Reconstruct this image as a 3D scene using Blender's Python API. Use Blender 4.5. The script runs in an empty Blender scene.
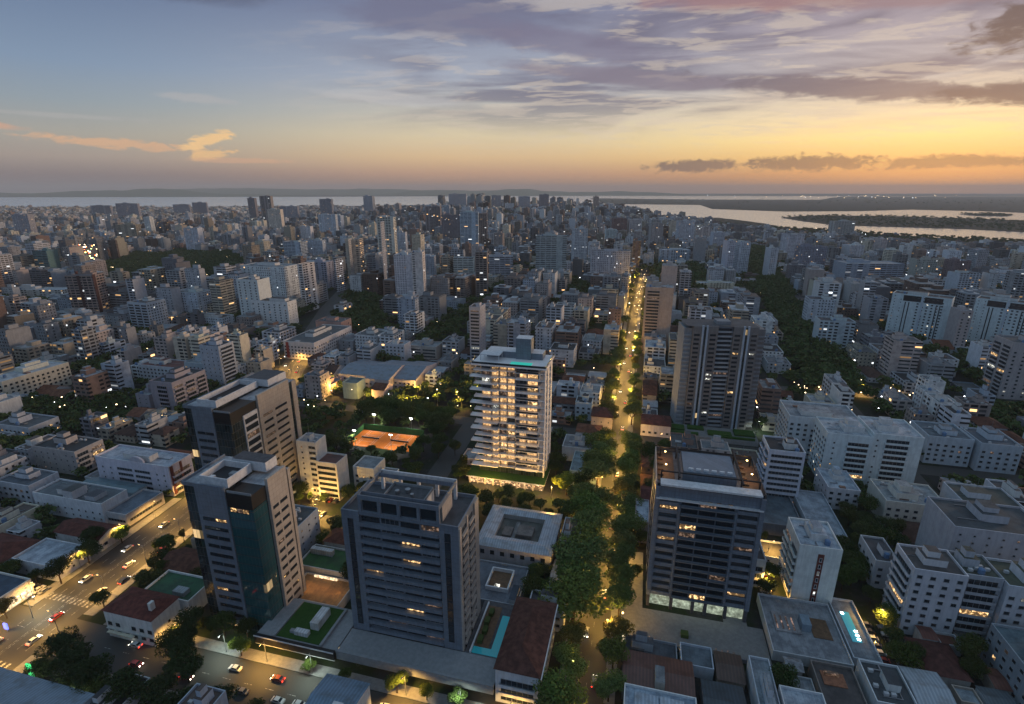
import bpy, math, random
import numpy as np
from mathutils import Vector, Matrix, noise as mnoise
from collections import defaultdict
sc = bpy.context.scene
C = sc.collection
rnd = random.Random(7)
R = math.radians

# ------------------------------------------------------------------ camera
F, H = 524.5, 150.0
TH = math.atan(162 / F)
cam = bpy.data.cameras.new('camera'); co = bpy.data.objects.new('camera', cam); C.objects.link(co)
cam.sensor_width = 36.0; cam.lens = 36.0 * F / 1024
cam.clip_start = 1.0; cam.clip_end = 90000
co.location = (0, 0, H); co.rotation_euler = (R(90) - TH, 0, 0)
sc.camera = co

# ------------------------------------------------------------------ exposure
sc.view_settings.view_transform = 'Standard'; sc.view_settings.look = 'None'
sc.view_settings.exposure = 0.0; sc.view_settings.gamma = 1.0
try: sc.view_settings.use_curve_mapping = False
except Exception: pass
sc.render.engine = 'CYCLES'
sc.cycles.use_denoising = True
sc.cycles.max_bounces = 4; sc.cycles.diffuse_bounces = 2; sc.cycles.glossy_bounces = 2
sc.cycles.transmission_bounces = 2; sc.cycles.volume_bounces = 0; sc.cycles.transparent_max_bounces = 6
sc.cycles.sample_clamp_indirect = 3.0
sc.cycles.use_fast_gi = False

# ------------------------------------------------------------------ world: dusk sky
SUN_AZ, SUN_EL = 38.0, 3.0            # azimuth clockwise from straight ahead, degrees
world = bpy.data.worlds.new('World'); sc.world = world; world.use_nodes = True
class NT:
    """small helper round a node tree"""
    def __init__(s, tree): s.t = tree; s.n = tree.nodes; s.l = tree.links
    def new(s, typ, **kw):
        n = s.n.new(typ)
        for k, v in kw.items(): setattr(n, k, v)
        return n
    def put(s, sock, v):
        if isinstance(v, bpy.types.NodeSocket): s.l.new(v, sock)
        elif v is not None:
            if hasattr(sock.default_value, '__len__') and not isinstance(v, (int, float)):
                v = tuple(v)
                if len(sock.default_value) == 4 and len(v) == 3: v = v + (1,)
            sock.default_value = v
    def m(s, op, a, b=None, c=None, clamp=False):
        n = s.new('ShaderNodeMath', operation=op); n.use_clamp = clamp
        s.put(n.inputs[0], a)
        if b is not None: s.put(n.inputs[1], b)
        if c is not None: s.put(n.inputs[2], c)
        return n.outputs[0]
    def mix(s, f, a, b, mode='MIX'):
        n = s.new('ShaderNodeMix', data_type='RGBA', blend_type=mode)
        s.put(n.inputs[0], f); s.put(n.inputs[6], a); s.put(n.inputs[7], b)
        return n.outputs[2]
    def ramp(s, f, stops, interp='LINEAR'):
        n = s.new('ShaderNodeValToRGB'); n.color_ramp.interpolation = interp
        e = n.color_ramp.elements
        while len(e) > 1: e.remove(e[-1])
        for i, (p, c) in enumerate(stops):
            x = e[0] if i == 0 else e.new(p)
            x.position = p; x.color = tuple(c) + (1,) if len(c) == 3 else c
        s.put(n.inputs[0], f)
        return n.outputs[0]
    def smooth(s, x, a, b):
        n = s.new('ShaderNodeMapRange', interpolation_type='SMOOTHSTEP')
        s.put(n.inputs[0], x); n.inputs[1].default_value = a; n.inputs[2].default_value = b
        n.inputs[3].default_value = 0; n.inputs[4].default_value = 1
        return n.outputs[0]
    def noise(s, vec, scale, detail=4, rough=.55, dist=0, dims='3D', w=None):
        n = s.new('ShaderNodeTexNoise', noise_dimensions=dims)
        if vec is not None: s.put(n.inputs['Vector'], vec)
        n.inputs['Scale'].default_value = scale; n.inputs['Detail'].default_value = detail
        n.inputs['Roughness'].default_value = rough; n.inputs['Distortion'].default_value = dist
        return n.outputs[0]
    def xyz(s, x, y, z=0.0):
        n = s.new('ShaderNodeCombineXYZ'); s.put(n.inputs[0], x); s.put(n.inputs[1], y); s.put(n.inputs[2], z)
        return n.outputs[0]
    def sep(s, v):
        n = s.new('ShaderNodeSeparateXYZ'); s.put(n.inputs[0], v); return n.outputs
def lin(r, g, b):
    f = lambda c: ((c / 255 + .055) / 1.055) ** 2.4 if c > 10 else c / 255 / 12.92
    return (f(r), f(g), f(b))
w = NT(world.node_tree)
for n in list(w.n): w.n.remove(n)
tc = w.new('ShaderNodeTexCoord').outputs['Generated']
sx, sy, sz = w.sep(tc)
el = w.m('MULTIPLY', w.m('ARCSINE', sz), 180 / math.pi)                 # elevation, degrees
az = w.m('MULTIPLY', w.m('ARCTAN2', sx, sy), 180 / math.pi)             # azimuth from straight ahead, degrees
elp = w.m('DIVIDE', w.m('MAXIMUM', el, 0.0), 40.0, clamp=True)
left = w.ramp(elp, [(0, lin(128, 118, 124)), (.03, lin(136, 124, 126)), (.065, lin(168, 154, 146)), (.11, lin(170, 166, 158)), (.17, lin(148, 160, 170)), (.24, lin(130, 150, 176)), (.40, lin(98, 116, 150)), (.62, lin(146, 172, 204)), (1, lin(130, 168, 194))])  # all three ramps: stops above the view brightened to light the city
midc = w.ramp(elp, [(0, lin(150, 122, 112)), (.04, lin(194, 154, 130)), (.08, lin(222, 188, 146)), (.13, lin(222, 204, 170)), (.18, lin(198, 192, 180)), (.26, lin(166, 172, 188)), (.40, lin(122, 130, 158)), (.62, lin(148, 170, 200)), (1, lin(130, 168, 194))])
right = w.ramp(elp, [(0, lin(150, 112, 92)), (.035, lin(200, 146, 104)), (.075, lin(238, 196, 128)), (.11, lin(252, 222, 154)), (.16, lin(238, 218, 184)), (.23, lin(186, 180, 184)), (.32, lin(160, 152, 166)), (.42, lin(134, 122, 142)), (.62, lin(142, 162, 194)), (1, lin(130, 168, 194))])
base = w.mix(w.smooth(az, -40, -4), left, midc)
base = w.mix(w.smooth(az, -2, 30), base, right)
# sky behind the camera: blue, brightened to light the city
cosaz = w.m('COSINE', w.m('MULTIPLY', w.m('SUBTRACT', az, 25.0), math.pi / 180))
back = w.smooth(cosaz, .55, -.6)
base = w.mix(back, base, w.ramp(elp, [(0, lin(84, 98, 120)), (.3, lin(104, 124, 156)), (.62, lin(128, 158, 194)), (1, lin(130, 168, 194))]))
# streaked high cloud: a flat layer seen in perspective
invz = w.m('DIVIDE', 1.0, w.m('ADD', w.m('MAXIMUM', sz, 0.0), .06))
px = w.m('MULTIPLY', sx, invz); py = w.m('MULTIPLY', sy, invz)
lay = w.xyz(w.m('ADD', w.m('MULTIPLY', px, .55), w.m('MULTIPLY', py, .25)), py, 3.7)
n1 = w.noise(lay, 1.35, 7, .56, .6)
n2 = w.noise(lay, 4.2, 6, .6, .4)
lay3 = w.xyz(w.m('MULTIPLY', az, .05), w.m('MULTIPLY', el, .42), 1.3)
n3 = w.noise(lay3, 1.0, 6, .55, .9)
CN = {}
def cloud_noise(s):
    if s not in CN: CN[s] = w.noise(w.xyz(w.m('MULTIPLY', az, s), w.m('MULTIPLY', el, s * (2.6 if s < 1 else 1.5)), s * 7), 1.0, 7, .62, .5)
    return CN[s]
def blob(a0, e0, wa, we, slope=0.0, rough=.55, scale=.5, edge=.9, seed=0.0):
    """a cloud in one direction of the sky: azimuth, elevation, half sizes in degrees"""
    da = w.m('SUBTRACT', az, a0)
    de = w.m('SUBTRACT', w.m('SUBTRACT', el, e0), w.m('MULTIPLY', da, slope))
    r = w.m('SQRT', w.m('ADD', w.m('POWER', w.m('DIVIDE', da, wa), 2.0), w.m('POWER', w.m('DIVIDE', de, we), 2.0)))
    nn = cloud_noise(.18 if scale < .3 else .5 if scale < .9 else 1.1)
    rr = w.m('ADD', r, w.m('MULTIPLY', w.m('SUBTRACT', nn, .5), rough * 3.2))
    return w.smooth(rr, edge, edge - .55)
cover = w.m('MULTIPLY', w.smooth(el, 4.0, 9.5), w.smooth(az, -24, 2))
dark = w.m('MULTIPLY', cover, w.smooth(w.m('ADD', w.m('MULTIPLY', n3, .65), w.m('MULTIPLY', n1, .35)), .43, .60))
base = w.mix(w.m('MULTIPLY', dark, .80), base, lin(104, 100, 124))
lightc = w.m('MULTIPLY', w.m('MULTIPLY', w.smooth(el, 2.5, 6), w.smooth(az, -30, 8)), w.smooth(n2, .50, .60))
base = w.mix(w.m('MULTIPLY', lightc, .45), base, lin(216, 200, 184))
def add(maskv, col, amt):
    global base
    base = w.mix(w.m('MULTIPLY', maskv, amt), base, col)
# long grey-violet banks
add(blob(-28, 15.9, 8, 1.6, 0, .25, .2, 1.0, 1), lin(84, 88, 112), .75)
add(blob(-6, 15.2, 14, 2.2, -.06, .35, .15, 1.0, 2), lin(112, 112, 138), .8)
add(blob(6, 13.2, 13, 1.5, -.15, .35, .16, 1.0, 3), lin(120, 114, 138), .75)
add(blob(12, 10.2, 15, 1.0, -.11, .35, .16, 1.0, 4), lin(128, 118, 136), .72)
add(blob(30, 8.3, 14, 1.1, -.13, .5, .5, 1.0, 5), lin(108, 100, 118), .9)
add(blob(43, 6.8, 8, 1.1, -.05, .5, .5, 1.0, 6), lin(88, 80, 98), .92)
add(blob(41.5, 11.5, 5, 1.9, .12, .55, .6, 1.0, 7), lin(84, 72, 84), .95)
add(blob(24, 15.8, 16, 1.3, -.05, .4, .2, 1.0, 8), lin(164, 122, 122), .7)
add(blob(35, 14.2, 12, 1.0, -.08, .4, .2, 1.0, 9), lin(150, 116, 122), .6)
# bright low streaks on the left, lit orange from below
add(blob(-35, 3.7, 7, .5, -.05, .9, .6, 1.0, 10), lin(226, 178, 140), .75)
add(blob(-28.6, 4.1, 2.5, .62, .34, .9, .8, 1.0, 11), lin(246, 202, 146), .95)
add(blob(-28.4, 3.1, 2.4, .5, .22, .9, .8, 1.0, 12), lin(242, 196, 140), .85)
add(blob(-43, 4.7, 3, .35, -.1, .3, .5, 1.0, 13), lin(214, 166, 140), .7)
add(blob(-26, 2.6, 6, .30, 0, .4, .5, 1.0, 14), lin(220, 172, 140), .55)
add(blob(-29, 7.6, 4, .45, -.05, .4, .3, 1.0, 15), lin(178, 176, 178), .6)
add(blob(-38, 5.6, 7, .25, 0, .4, .3, 1.0, 16), lin(176, 174, 174), .5)
add(blob(-12, 8.5, 9, .7, -.05, .45, .25, 1.0, 17), lin(196, 194, 196), .5)
# low dark cumulus row over the right horizon
add(blob(18.6, 2.25, 5.6, .66, .03, .62, 1.1, 1.0, 18), lin(104, 92, 98), .92)
add(blob(28.2, 2.35, 7.0, .85, 0, .62, 1.1, 1.0, 19), lin(106, 92, 94), .92)
add(blob(37.5, 2.2, 7.8, .66, 0, .62, 1.0, 1.0, 20), lin(112, 96, 94), .9)
add(blob(46, 2.3, 5.0, .40, 0, .4, 1.0, 1.0, 21), lin(118, 98, 92), .85)
nish = w.new('ShaderNodeTexSky', sky_type='NISHITA'); nish.sun_disc = False
nish.sun_elevation = R(SUN_EL); nish.sun_rotation = R(SUN_AZ); nish.altitude = 150
bg1 = w.new('ShaderNodeBackground'); w.put(bg1.inputs[0], nish.outputs[0]); bg1.inputs[1].default_value = 0.012
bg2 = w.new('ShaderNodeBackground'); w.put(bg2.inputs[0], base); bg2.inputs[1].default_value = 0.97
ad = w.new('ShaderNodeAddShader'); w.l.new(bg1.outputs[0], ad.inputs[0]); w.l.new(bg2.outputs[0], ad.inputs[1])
world.cycles.sampling_method = 'MANUAL'; world.cycles.sample_map_resolution = 512
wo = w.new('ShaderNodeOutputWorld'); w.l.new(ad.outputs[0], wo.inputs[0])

# ------------------------------------------------------------------ sun: the last warm light from the right
sl = bpy.data.lights.new('sun', 'SUN'); so = bpy.data.objects.new('sun', sl); C.objects.link(so)
sl.energy = 1.8; sl.angle = R(14); sl.color = (1.0, .69, .43)
LAZ, LEL = 72.0, 7.0
so.rotation_euler = Vector((math.sin(R(LAZ)) * math.cos(R(LEL)), math.cos(R(LAZ)) * math.cos(R(LEL)), math.sin(R(LEL)))).to_track_quat('Z', 'Y').to_euler()

# ------------------------------------------------------------------ plane geometry of the site
GA = R(-14)                                   # yaw of the street grid
cG, sG = math.cos(GA), math.sin(GA)
cT, sT = math.cos(TH), math.sin(TH)
def ray(x, y, z=0.0):                         # where a sight line meets the level z
    a, b = x - 512, 352 - y
    dy = F * cT + b * sT; dz = -F * sT + b * cT
    t = (z - H) / dz
    return a * t, dy * t
def proj(X, Y, Z=0.0):
    dz = Z - H; zc = Y * cT - dz * sT
    if zc < 1: return (-9999, 9999)
    return 512 + F * X / zc, 352 - F * (Y * sT + dz * cT) / zc
def to_uv(X, Y, a=GA): return X * math.cos(a) + Y * math.sin(a), -X * math.sin(a) + Y * math.cos(a)
def to_xy(u, v, a=GA): return u * math.cos(a) - v * math.sin(a), u * math.sin(a) + v * math.cos(a)
def uvp(x, y, z=0.0): return to_uv(*ray(x, y, z))
def height_at(N, by):
    ny = 352 + F / math.tan(TH); t = (by - N[1]) / (ny - N[1])
    X, Y = ray(N[0] + (512 - N[0]) * t, by)
    lo, hi = 0.0, 149.0
    for _ in range(40):
        m = (lo + hi) / 2
        if proj(X, Y, m)[1] > N[1]: lo = m
        else: hi = m
    return lo
def sstep(a, b, x):
    t = max(0., min(1., (x - a) / (b - a))); return t * t * (3 - 2 * t)
def terrain(X, Y):                            # the old town stands on a low ridge
    g = 70 * max(0., math.exp(-(((X + 60) / 760) ** 2 + ((Y - 2650) / 620) ** 2)) - .07)
    g += 28 * max(0., math.exp(-(((X + 3300) / 800) ** 2 + ((Y - 2600) / 700) ** 2)) - .07)
    return g * sstep(1150, 1700, Y)

# ------------------------------------------------------------------ materials
MATS = {}
def mat(name, col=None, rough=.7, metal=0, spec=.3, emit=None, es=0, build=None):
    if name in MATS: return MATS[name]
    m = bpy.data.materials.new(name); m.use_nodes = True; t = NT(m.node_tree)
    bs = m.node_tree.nodes['Principled BSDF']
    bs.inputs['Roughness'].default_value = rough; bs.inputs['Metallic'].default_value = metal
    bs.inputs['Specular IOR Level'].default_value = spec
    if col: bs.inputs['Base Color'].default_value = (*col, 1)
    if emit: bs.inputs['Emission Color'].default_value = (*emit, 1); bs.inputs['Emission Strength'].default_value = es
    if build: build(t, bs)
    MATS[name] = m; return m
def attr(t, n):
    a = t.new('ShaderNodeAttribute'); a.attribute_name = n; return a.outputs['Color']
def objpos(t): return t.new('ShaderNodeTexCoord').outputs['Object']
def geopos(t): return t.new('ShaderNodeNewGeometry').outputs['Position']
def oinfo(t): return t.new('ShaderNodeObjectInfo').outputs
def stained(col_from, amt=.5, scale=.35, streak=True, lo=.30, hi=.72):
    def b(t, bs):
        c = attr(t, 'col') if col_from == 'attr' else (oinfo(t)['Color'] if col_from == 'obj' else t.mix(0.0, col_from, col_from))
        p = geopos(t); x, y, z = t.sep(p)
        n1 = t.noise(p, scale, 5, .6)
        n2 = t.noise(t.xyz(t.m('MULTIPLY', x, 1.3), t.m('MULTIPLY', y, 1.3), t.m('MULTIPLY', z, .12)), 1.0, 4, .6)
        f = t.m('MULTIPLY', n1, n2) if streak else n1
        k = t.smooth(f, .10, .36) if streak else t.smooth(f, lo, hi)
        dk = t.mix(1.0, c, (1 - amt, 1 - amt, 1 - amt * .95), 'MULTIPLY')
        t.put(bs.inputs['Base Color'], t.mix(k, dk, c))
    return b
WALL = mat('wall_paint', rough=.85, spec=.15, build=stained('attr', .22))
def b_roof(t, bs):
    c = attr(t, 'col'); p = geopos(t); x, y, z = t.sep(p)
    u = t.m('ADD', t.m('MULTIPLY', x, .970), t.m('MULTIPLY', y, -.242)); v = t.m('ADD', t.m('MULTIPLY', x, .242), t.m('MULTIPLY', y, .970))
    n1 = t.noise(p, .22, 5, .7); n2 = t.noise(p, 1.6, 4, .7)
    c1 = t.mix(t.smooth(n1, .36, .62), t.mix(1.0, c, (.52, .53, .56), 'MULTIPLY'), c)
    seam = t.m('LESS_THAN', t.m('FRACT', t.m('DIVIDE', u, 1.6)), .06)
    c1 = t.mix(t.m('MULTIPLY', seam, .35), c1, (.04, .04, .045))
    pu = t.new('ShaderNodeTexWhiteNoise', noise_dimensions='2D'); t.put(pu.inputs['Vector'], t.xyz(t.m('FLOOR', t.m('DIVIDE', u, 3.2)), t.m('FLOOR', t.m('DIVIDE', v, 4.3)), 0.0))
    c1 = t.mix(t.m('MULTIPLY', pu.outputs['Value'], .22), c1, (.03, .032, .036))
    c1 = t.mix(t.m('MULTIPLY', t.smooth(n2, .58, .72), .5), c1, (.05, .045, .04))
    t.put(bs.inputs['Base Color'], c1); t.put(bs.inputs['Roughness'], t.m('ADD', .45, t.m('MULTIPLY', n1, .5)))
ROOF = mat('flat_roof', rough=.8, spec=.3, build=b_roof)
def b_tile(t, bs):
    c = attr(t, 'col'); p = geopos(t)
    n = t.noise(p, .5, 5, .65); n2 = t.noise(p, 3.0, 2)
    c2 = t.mix(t.smooth(n, .35, .68), t.mix(1.0, c, (.45, .42, .42), 'MULTIPLY'), c)
    t.put(bs.inputs['Base Color'], t.mix(t.m('MULTIPLY', n2, .5), c2, (.05, .035, .03)))
TILE = mat('clay_tile_roof', rough=.85, spec=.15, build=b_tile)
def b_metal(t, bs):
    c = attr(t, 'col'); p = objpos(t); x, y, z = t.sep(p)
    s = t.m('SINE', t.m('MULTIPLY', x, 6.0))
    c2 = t.mix(t.smooth(s, -.2, .6), t.mix(1.0, c, (.72, .74, .76), 'MULTIPLY'), c)
    n = t.noise(p, .3, 5, .6)
    t.put(bs.inputs['Base Color'], t.mix(t.smooth(n, .4, .75), c2, t.mix(1.0, c, (.55, .5, .45), 'MULTIPLY')))
METAL = mat('corrugated_roof', rough=.45, spec=.5, build=b_metal)
def facade(name, per, wa, wb, za, zb, lit, balc=False):
    def b(t, bs):
        c = attr(t, 'col')
        uv = t.new('ShaderNodeUVMap').outputs[0]
        u, v, _ = t.sep(uv)
        uu = t.m('DIVIDE', u, per); vv = t.m('DIVIDE', v, 3.05)
        fu = t.m('FRACT', uu); fv = t.m('FRACT', vv)
        inw = t.m('MULTIPLY', t.m('MULTIPLY', t.m('GREATER_THAN', fu, wa), t.m('LESS_THAN', fu, wb)),
                  t.m('MULTIPLY', t.m('GREATER_THAN', fv, za), t.m('LESS_THAN', fv, zb)))
        cell = t.xyz(t.m('FLOOR', uu), t.m('FLOOR', vv), 0.0)
        wn = t.new('ShaderNodeTexWhiteNoise', noise_dimensions='2D'); t.put(wn.inputs['Vector'], cell)
        r1 = wn.outputs['Value']; rc = wn.outputs['Color']
        # some bays have no window
        colr = t.new('ShaderNodeTexWhiteNoise', noise_dimensions='1D'); t.put(colr.inputs['W'], t.m('FLOOR', uu))
        inw = t.m('MULTIPLY', inw, t.m('GREATER_THAN', colr.outputs['Value'], .16))
        p = geopos(t)
        n1 = t.noise(p, .25, 4, .6)
        wallc = t.mix(t.smooth(n1, .35, .62), t.mix(1.0, c, (.68, .68, .70), 'MULTIPLY'), c)
        # floor slabs read as a slightly lighter line
        slab = t.m('LESS_THAN', fv, .10)
        wallc = t.mix(t.m('MULTIPLY', slab, .35 if balc else .15), wallc, t.mix(1.0, c, (1.25, 1.25, 1.25), 'MULTIPLY'))
        _, g2, g3 = t.sep(rc)
        glass = t.mix(t.smooth(g2, .45, .95), (.012, .014, .02), (.10, .10, .11))
        t.put(bs.inputs['Base Color'], t.mix(inw, wallc, glass))
        t.put(bs.inputs['Roughness'], t.m('SUBTRACT', .85, t.m('MULTIPLY', inw, .6)))
        on = t.m('MULTIPLY', inw, t.m('GREATER_THAN', r1, 1 - lit))
        t.put(bs.inputs['Emission Color'], t.mix(t.m('GREATER_THAN', g3, .62), (1.0, .56, .22), (.85, .88, .9)))
        t.put(bs.inputs['Emission Strength'], t.m('MULTIPLY', on, t.m('ADD', .25, t.m('MULTIPLY', t.m('POWER', g2, 3.0), 2.6))))
    m = mat(name, rough=.8, spec=.3, build=b)
    try: m.cycles.emission_sampling = 'NONE'
    except Exception: pass
    return m
FAC = [facade('facade_small_windows', 3.1, .28, .68, .34, .78, .03),
       facade('facade_wide_windows', 4.6, .16, .80, .30, .80, .035),
       facade('facade_balconies', 5.2, .08, .86, .38, .95, .04, True),
       facade('facade_strips', 9.0, .04, .93, .40, .80, .025, True)]
def plain(name, col, rough=.6, metal=0, spec=.3, amt=.2, scale=.8):
    return mat(name, rough=rough, metal=metal, spec=spec, build=stained(col, amt, scale, False))
GLASS = mat('dark_window_glass', (.018, .026, .036), .14, 0, .8)
def b_cur(t, bs):
    x, y, z = t.sep(objpos(t)); h = t.m('ADD', x, y)
    g = t.m('MAXIMUM', t.m('LESS_THAN', t.m('FRACT', t.m('DIVIDE', h, 1.4)), .07), t.m('LESS_THAN', t.m('FRACT', t.m('DIVIDE', z, 3.55)), .05))
    cell = t.xyz(t.m('FLOOR', t.m('DIVIDE', h, 1.4)), t.m('FLOOR', t.m('DIVIDE', z, 3.55)), 0.0)
    wn = t.new('ShaderNodeTexWhiteNoise', noise_dimensions='2D'); t.put(wn.inputs['Vector'], cell)
    gl = t.mix(wn.outputs['Value'], (.008, .014, .016), (.03, .045, .05))
    t.put(bs.inputs['Base Color'], t.mix(g, gl, (.045, .05, .055)))
    t.put(bs.inputs['Roughness'], t.m('ADD', .10, t.m('MULTIPLY', g, .4)))
    wn2 = t.new('ShaderNodeTexWhiteNoise', noise_dimensions='2D')
    t.put(wn2.inputs['Vector'], t.xyz(t.m('FLOOR', t.m('DIVIDE', h, 4.2)), t.m('FLOOR', t.m('DIVIDE', z, 3.55)), 5.0))
    on = t.m('MULTIPLY', t.m('SUBTRACT', 1.0, g), t.m('GREATER_THAN', wn2.outputs['Value'], .965))
    t.put(bs.inputs['Emission Color'], (1, .68, .32)); t.put(bs.inputs['Emission Strength'], t.m('MULTIPLY', on, t.m('MULTIPLY', wn.outputs['Value'], .9)))
CURT = mat('curtain_wall_glass', rough=.12, spec=.6, build=b_cur)
try: CURT.cycles.emission_sampling = 'NONE'
except Exception: pass
def b_teal(t, bs):
    b_cur(t, bs)
    x, y, z = t.sep(objpos(t)); h = t.m('ADD', x, y)
    g = t.m('LESS_THAN', t.m('FRACT', t.m('DIVIDE', z, 3.55)), .12)
    t.put(bs.inputs['Base Color'], t.mix(g, (.02, .075, .085), (.03, .04, .045)))
TEAL = mat('teal_curtain_glass', rough=.15, spec=.6, build=b_teal)
def litmat(name, c1, c2, s, steady=False):
    def b(t, bs):
        p = geopos(t); n = t.noise(p, 1.1, 2, .6); n2 = t.noise(p, .5, 2)
        t.put(bs.inputs['Emission Color'], t.mix(n, c1, c2))
        if steady: t.put(bs.inputs['Emission Strength'], t.m('MULTIPLY', t.m('POWER', t.m('ADD', n, n2), 3.0), s))
        else: t.put(bs.inputs['Emission Strength'], t.m('ADD', t.m('MULTIPLY', t.m('MULTIPLY', t.smooth(n, .44, .62), t.smooth(n2, .36, .6)), s * 1.9), s * .10))
    m = mat(name, (.05, .04, .03), .4, 0, .4, build=b)
    try: m.cycles.emission_sampling = 'NONE'
    except Exception: pass
    return m
LITW = litmat('lit_room_warm', (1, .42, .12), (1, .74, .36), 1.3)
LITC = litmat('lit_room_cool', (.8, .85, .8), (1, .95, .8), 1.2)
LITD = litmat('dim_room', (.9, .35, .12), (.7, .6, .5), .22)
LITS = litmat('lit_shop', (1, .62, .25), (1, .9, .66), 1.5, True)
LITG = litmat('lit_lobby', (.62, .8, .55), (.9, 1, .8), .32, True)
FRAME = plain('window_frame', (.30, .31, .33))
WHITE = plain('white_paint', (.62, .63, .66), .6, 0, .3, .25)
def panelled(c, pw, ph, amt=.18):
    base_b = stained(c, amt, .35, True)
    def b(t, bs):
        base_b(t, bs)
        src = bs.inputs['Base Color'].links[0].from_socket
        x, y, z = t.sep(objpos(t)); h = t.m('ADD', x, y)
        ln = t.m('MAXIMUM', t.m('LESS_THAN', t.m('FRACT', t.m('DIVIDE', h, pw)), .05), t.m('LESS_THAN', t.m('FRACT', t.m('DIVIDE', z, ph)), .05))
        wn = t.new('ShaderNodeTexWhiteNoise', noise_dimensions='2D'); t.put(wn.inputs['Vector'], t.xyz(t.m('FLOOR', t.m('DIVIDE', h, pw)), t.m('FLOOR', t.m('DIVIDE', z, ph)), 0.0))
        c2 = t.mix(t.m('MULTIPLY', wn.outputs['Value'], .16), src, (.02, .02, .025))
        t.put(bs.inputs['Base Color'], t.mix(t.m('MULTIPLY', ln, .45), c2, (.03, .03, .035)))
    return b
GREYC = mat('grey_cladding', rough=.45, spec=.45, build=panelled((.17, .20, .25), 1.25, 1.6))
BEIGE = mat('beige_cladding', rough=.6, spec=.3, build=panelled((.42, .375, .34), 1.5, 1.775, .12))
CONC = plain('concrete', (.26, .27, .285), .85, 0, .2, .2)
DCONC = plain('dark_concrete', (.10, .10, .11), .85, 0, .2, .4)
BLACK = plain('black_metal', (.018, .018, .02), .5, .3, .4, .2)
STEEL = plain('steel', (.3, .31, .33), .4, .7, .5, .2)
WOOD = plain('timber_deck', (.15, .085, .045), .6, 0, .3, .4)
BRICKR = plain('red_brown_panel', (.16, .05, .04), .7, 0, .2, .3)
TERRA = plain('terracotta_deck', (.30, .13, .075), .8, 0, .2, .4)
def b_grass(t, bs):
    n = t.noise(geopos(t), .6, 6, .7)
    t.put(bs.inputs['Base Color'], t.mix(n, (.012, .04, .010), (.05, .11, .025)))
GRASS = mat('turf', rough=.9, spec=.1, build=b_grass)
POOL = mat('pool_water', (.02, .22, .27), .08, 0, .5, emit=(.02, .42, .55), es=.12)
POOLLIT = mat('lit_pool_water', (.05, .35, .45), .08, 0, .5, emit=(.10, .55, .70), es=.2)
TEALGLOW = mat('teal_pool_glow', (.05, .4, .35), .1, 0, .5, emit=(.05, .8, .6), es=.4)
def b_asph(t, bs):
    p = geopos(t); n = t.noise(p, .12, 5, .6); n2 = t.noise(p, 2.5, 3, .6)
    c = t.mix(n, (.028, .028, .030), (.066, .064, .062))
    t.put(bs.inputs['Base Color'], t.mix(t.m('MULTIPLY', n2, .4), c, (.03, .03, .03)))
    t.put(bs.inputs['Roughness'], t.m('ADD', .5, t.m('MULTIPLY', n, .35)))
ASPH = mat('asphalt', rough=.75, spec=.35, build=b_asph)
PAVE = mat('paving', rough=.85, spec=.2, build=stained((.20, .20, .205), .25, .9, False))
PAINT = mat('road_paint', rough=.7, spec=.3, build=stained((.36, .36, .34), .8, 1.2, False, .42, .6))
def b_ground(t, bs):
    p = geopos(t); n = t.noise(p, .045, 6, .65); n2 = t.noise(p, .3, 5, .7)
    c = t.mix(t.smooth(n, .42, .58), (.028, .028, .03), (.014, .024, .010))
    c = t.mix(t.smooth(n2, .55, .8), c, (.07, .066, .062))
    t.put(bs.inputs['Base Color'], c)
GROUND = mat('city_ground', rough=.9, spec=.15, build=b_ground)
def b_water(t, bs):
    p = geopos(t); x, y, z = t.sep(p)
    b = t.new('ShaderNodeBump'); b.inputs['Strength'].default_value = .25; b.inputs['Distance'].default_value = .5
    t.put(b.inputs['Height'], t.noise(t.xyz(x, t.m('MULTIPLY', y, .5), 0), .05, 4, .6)); t.l.new(b.outputs[0], bs.inputs['Normal'])
WATER = mat('river_water', (.80, .82, .84), .22, .88, .8, build=b_water)
def b_leaf(t, bs):
    oi = oinfo(t); p = geopos(t)
    n = t.noise(p, .35, 3, .6); n2 = t.noise(p, 2.0, 2)
    c = t.mix(n, (.022, .044, .012), (.085, .125, .034))
    c = t.mix(t.m('MULTIPLY', n2, .5), c, (.05, .06, .02))
    t.put(bs.inputs['Base Color'], t.mix(1.0, c, oi['Color'], 'MULTIPLY'))
LEAF = mat('foliage', rough=.75, spec=.15, build=b_leaf)
BARK = plain('bark', (.07, .05, .035), .9, 0, .1, .4)
def lampmat(name, col, s):
    m = mat(name, (.1, .1, .1), emit=col, es=s)
    try: m.cycles.emission_sampling = 'NONE'
    except Exception: pass
    return m
LAMPY = lampmat('lamp_amber', (1, .62, .22), 14)
LAMPW = lampmat('lamp_white', (.95, 1, .92), 14)
LAMPDOT = lampmat('distant_lamp', (1, .72, .4), 9)
LAMPDOTW = lampmat('distant_lamp_white', (.9, .95, 1), 9)

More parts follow.
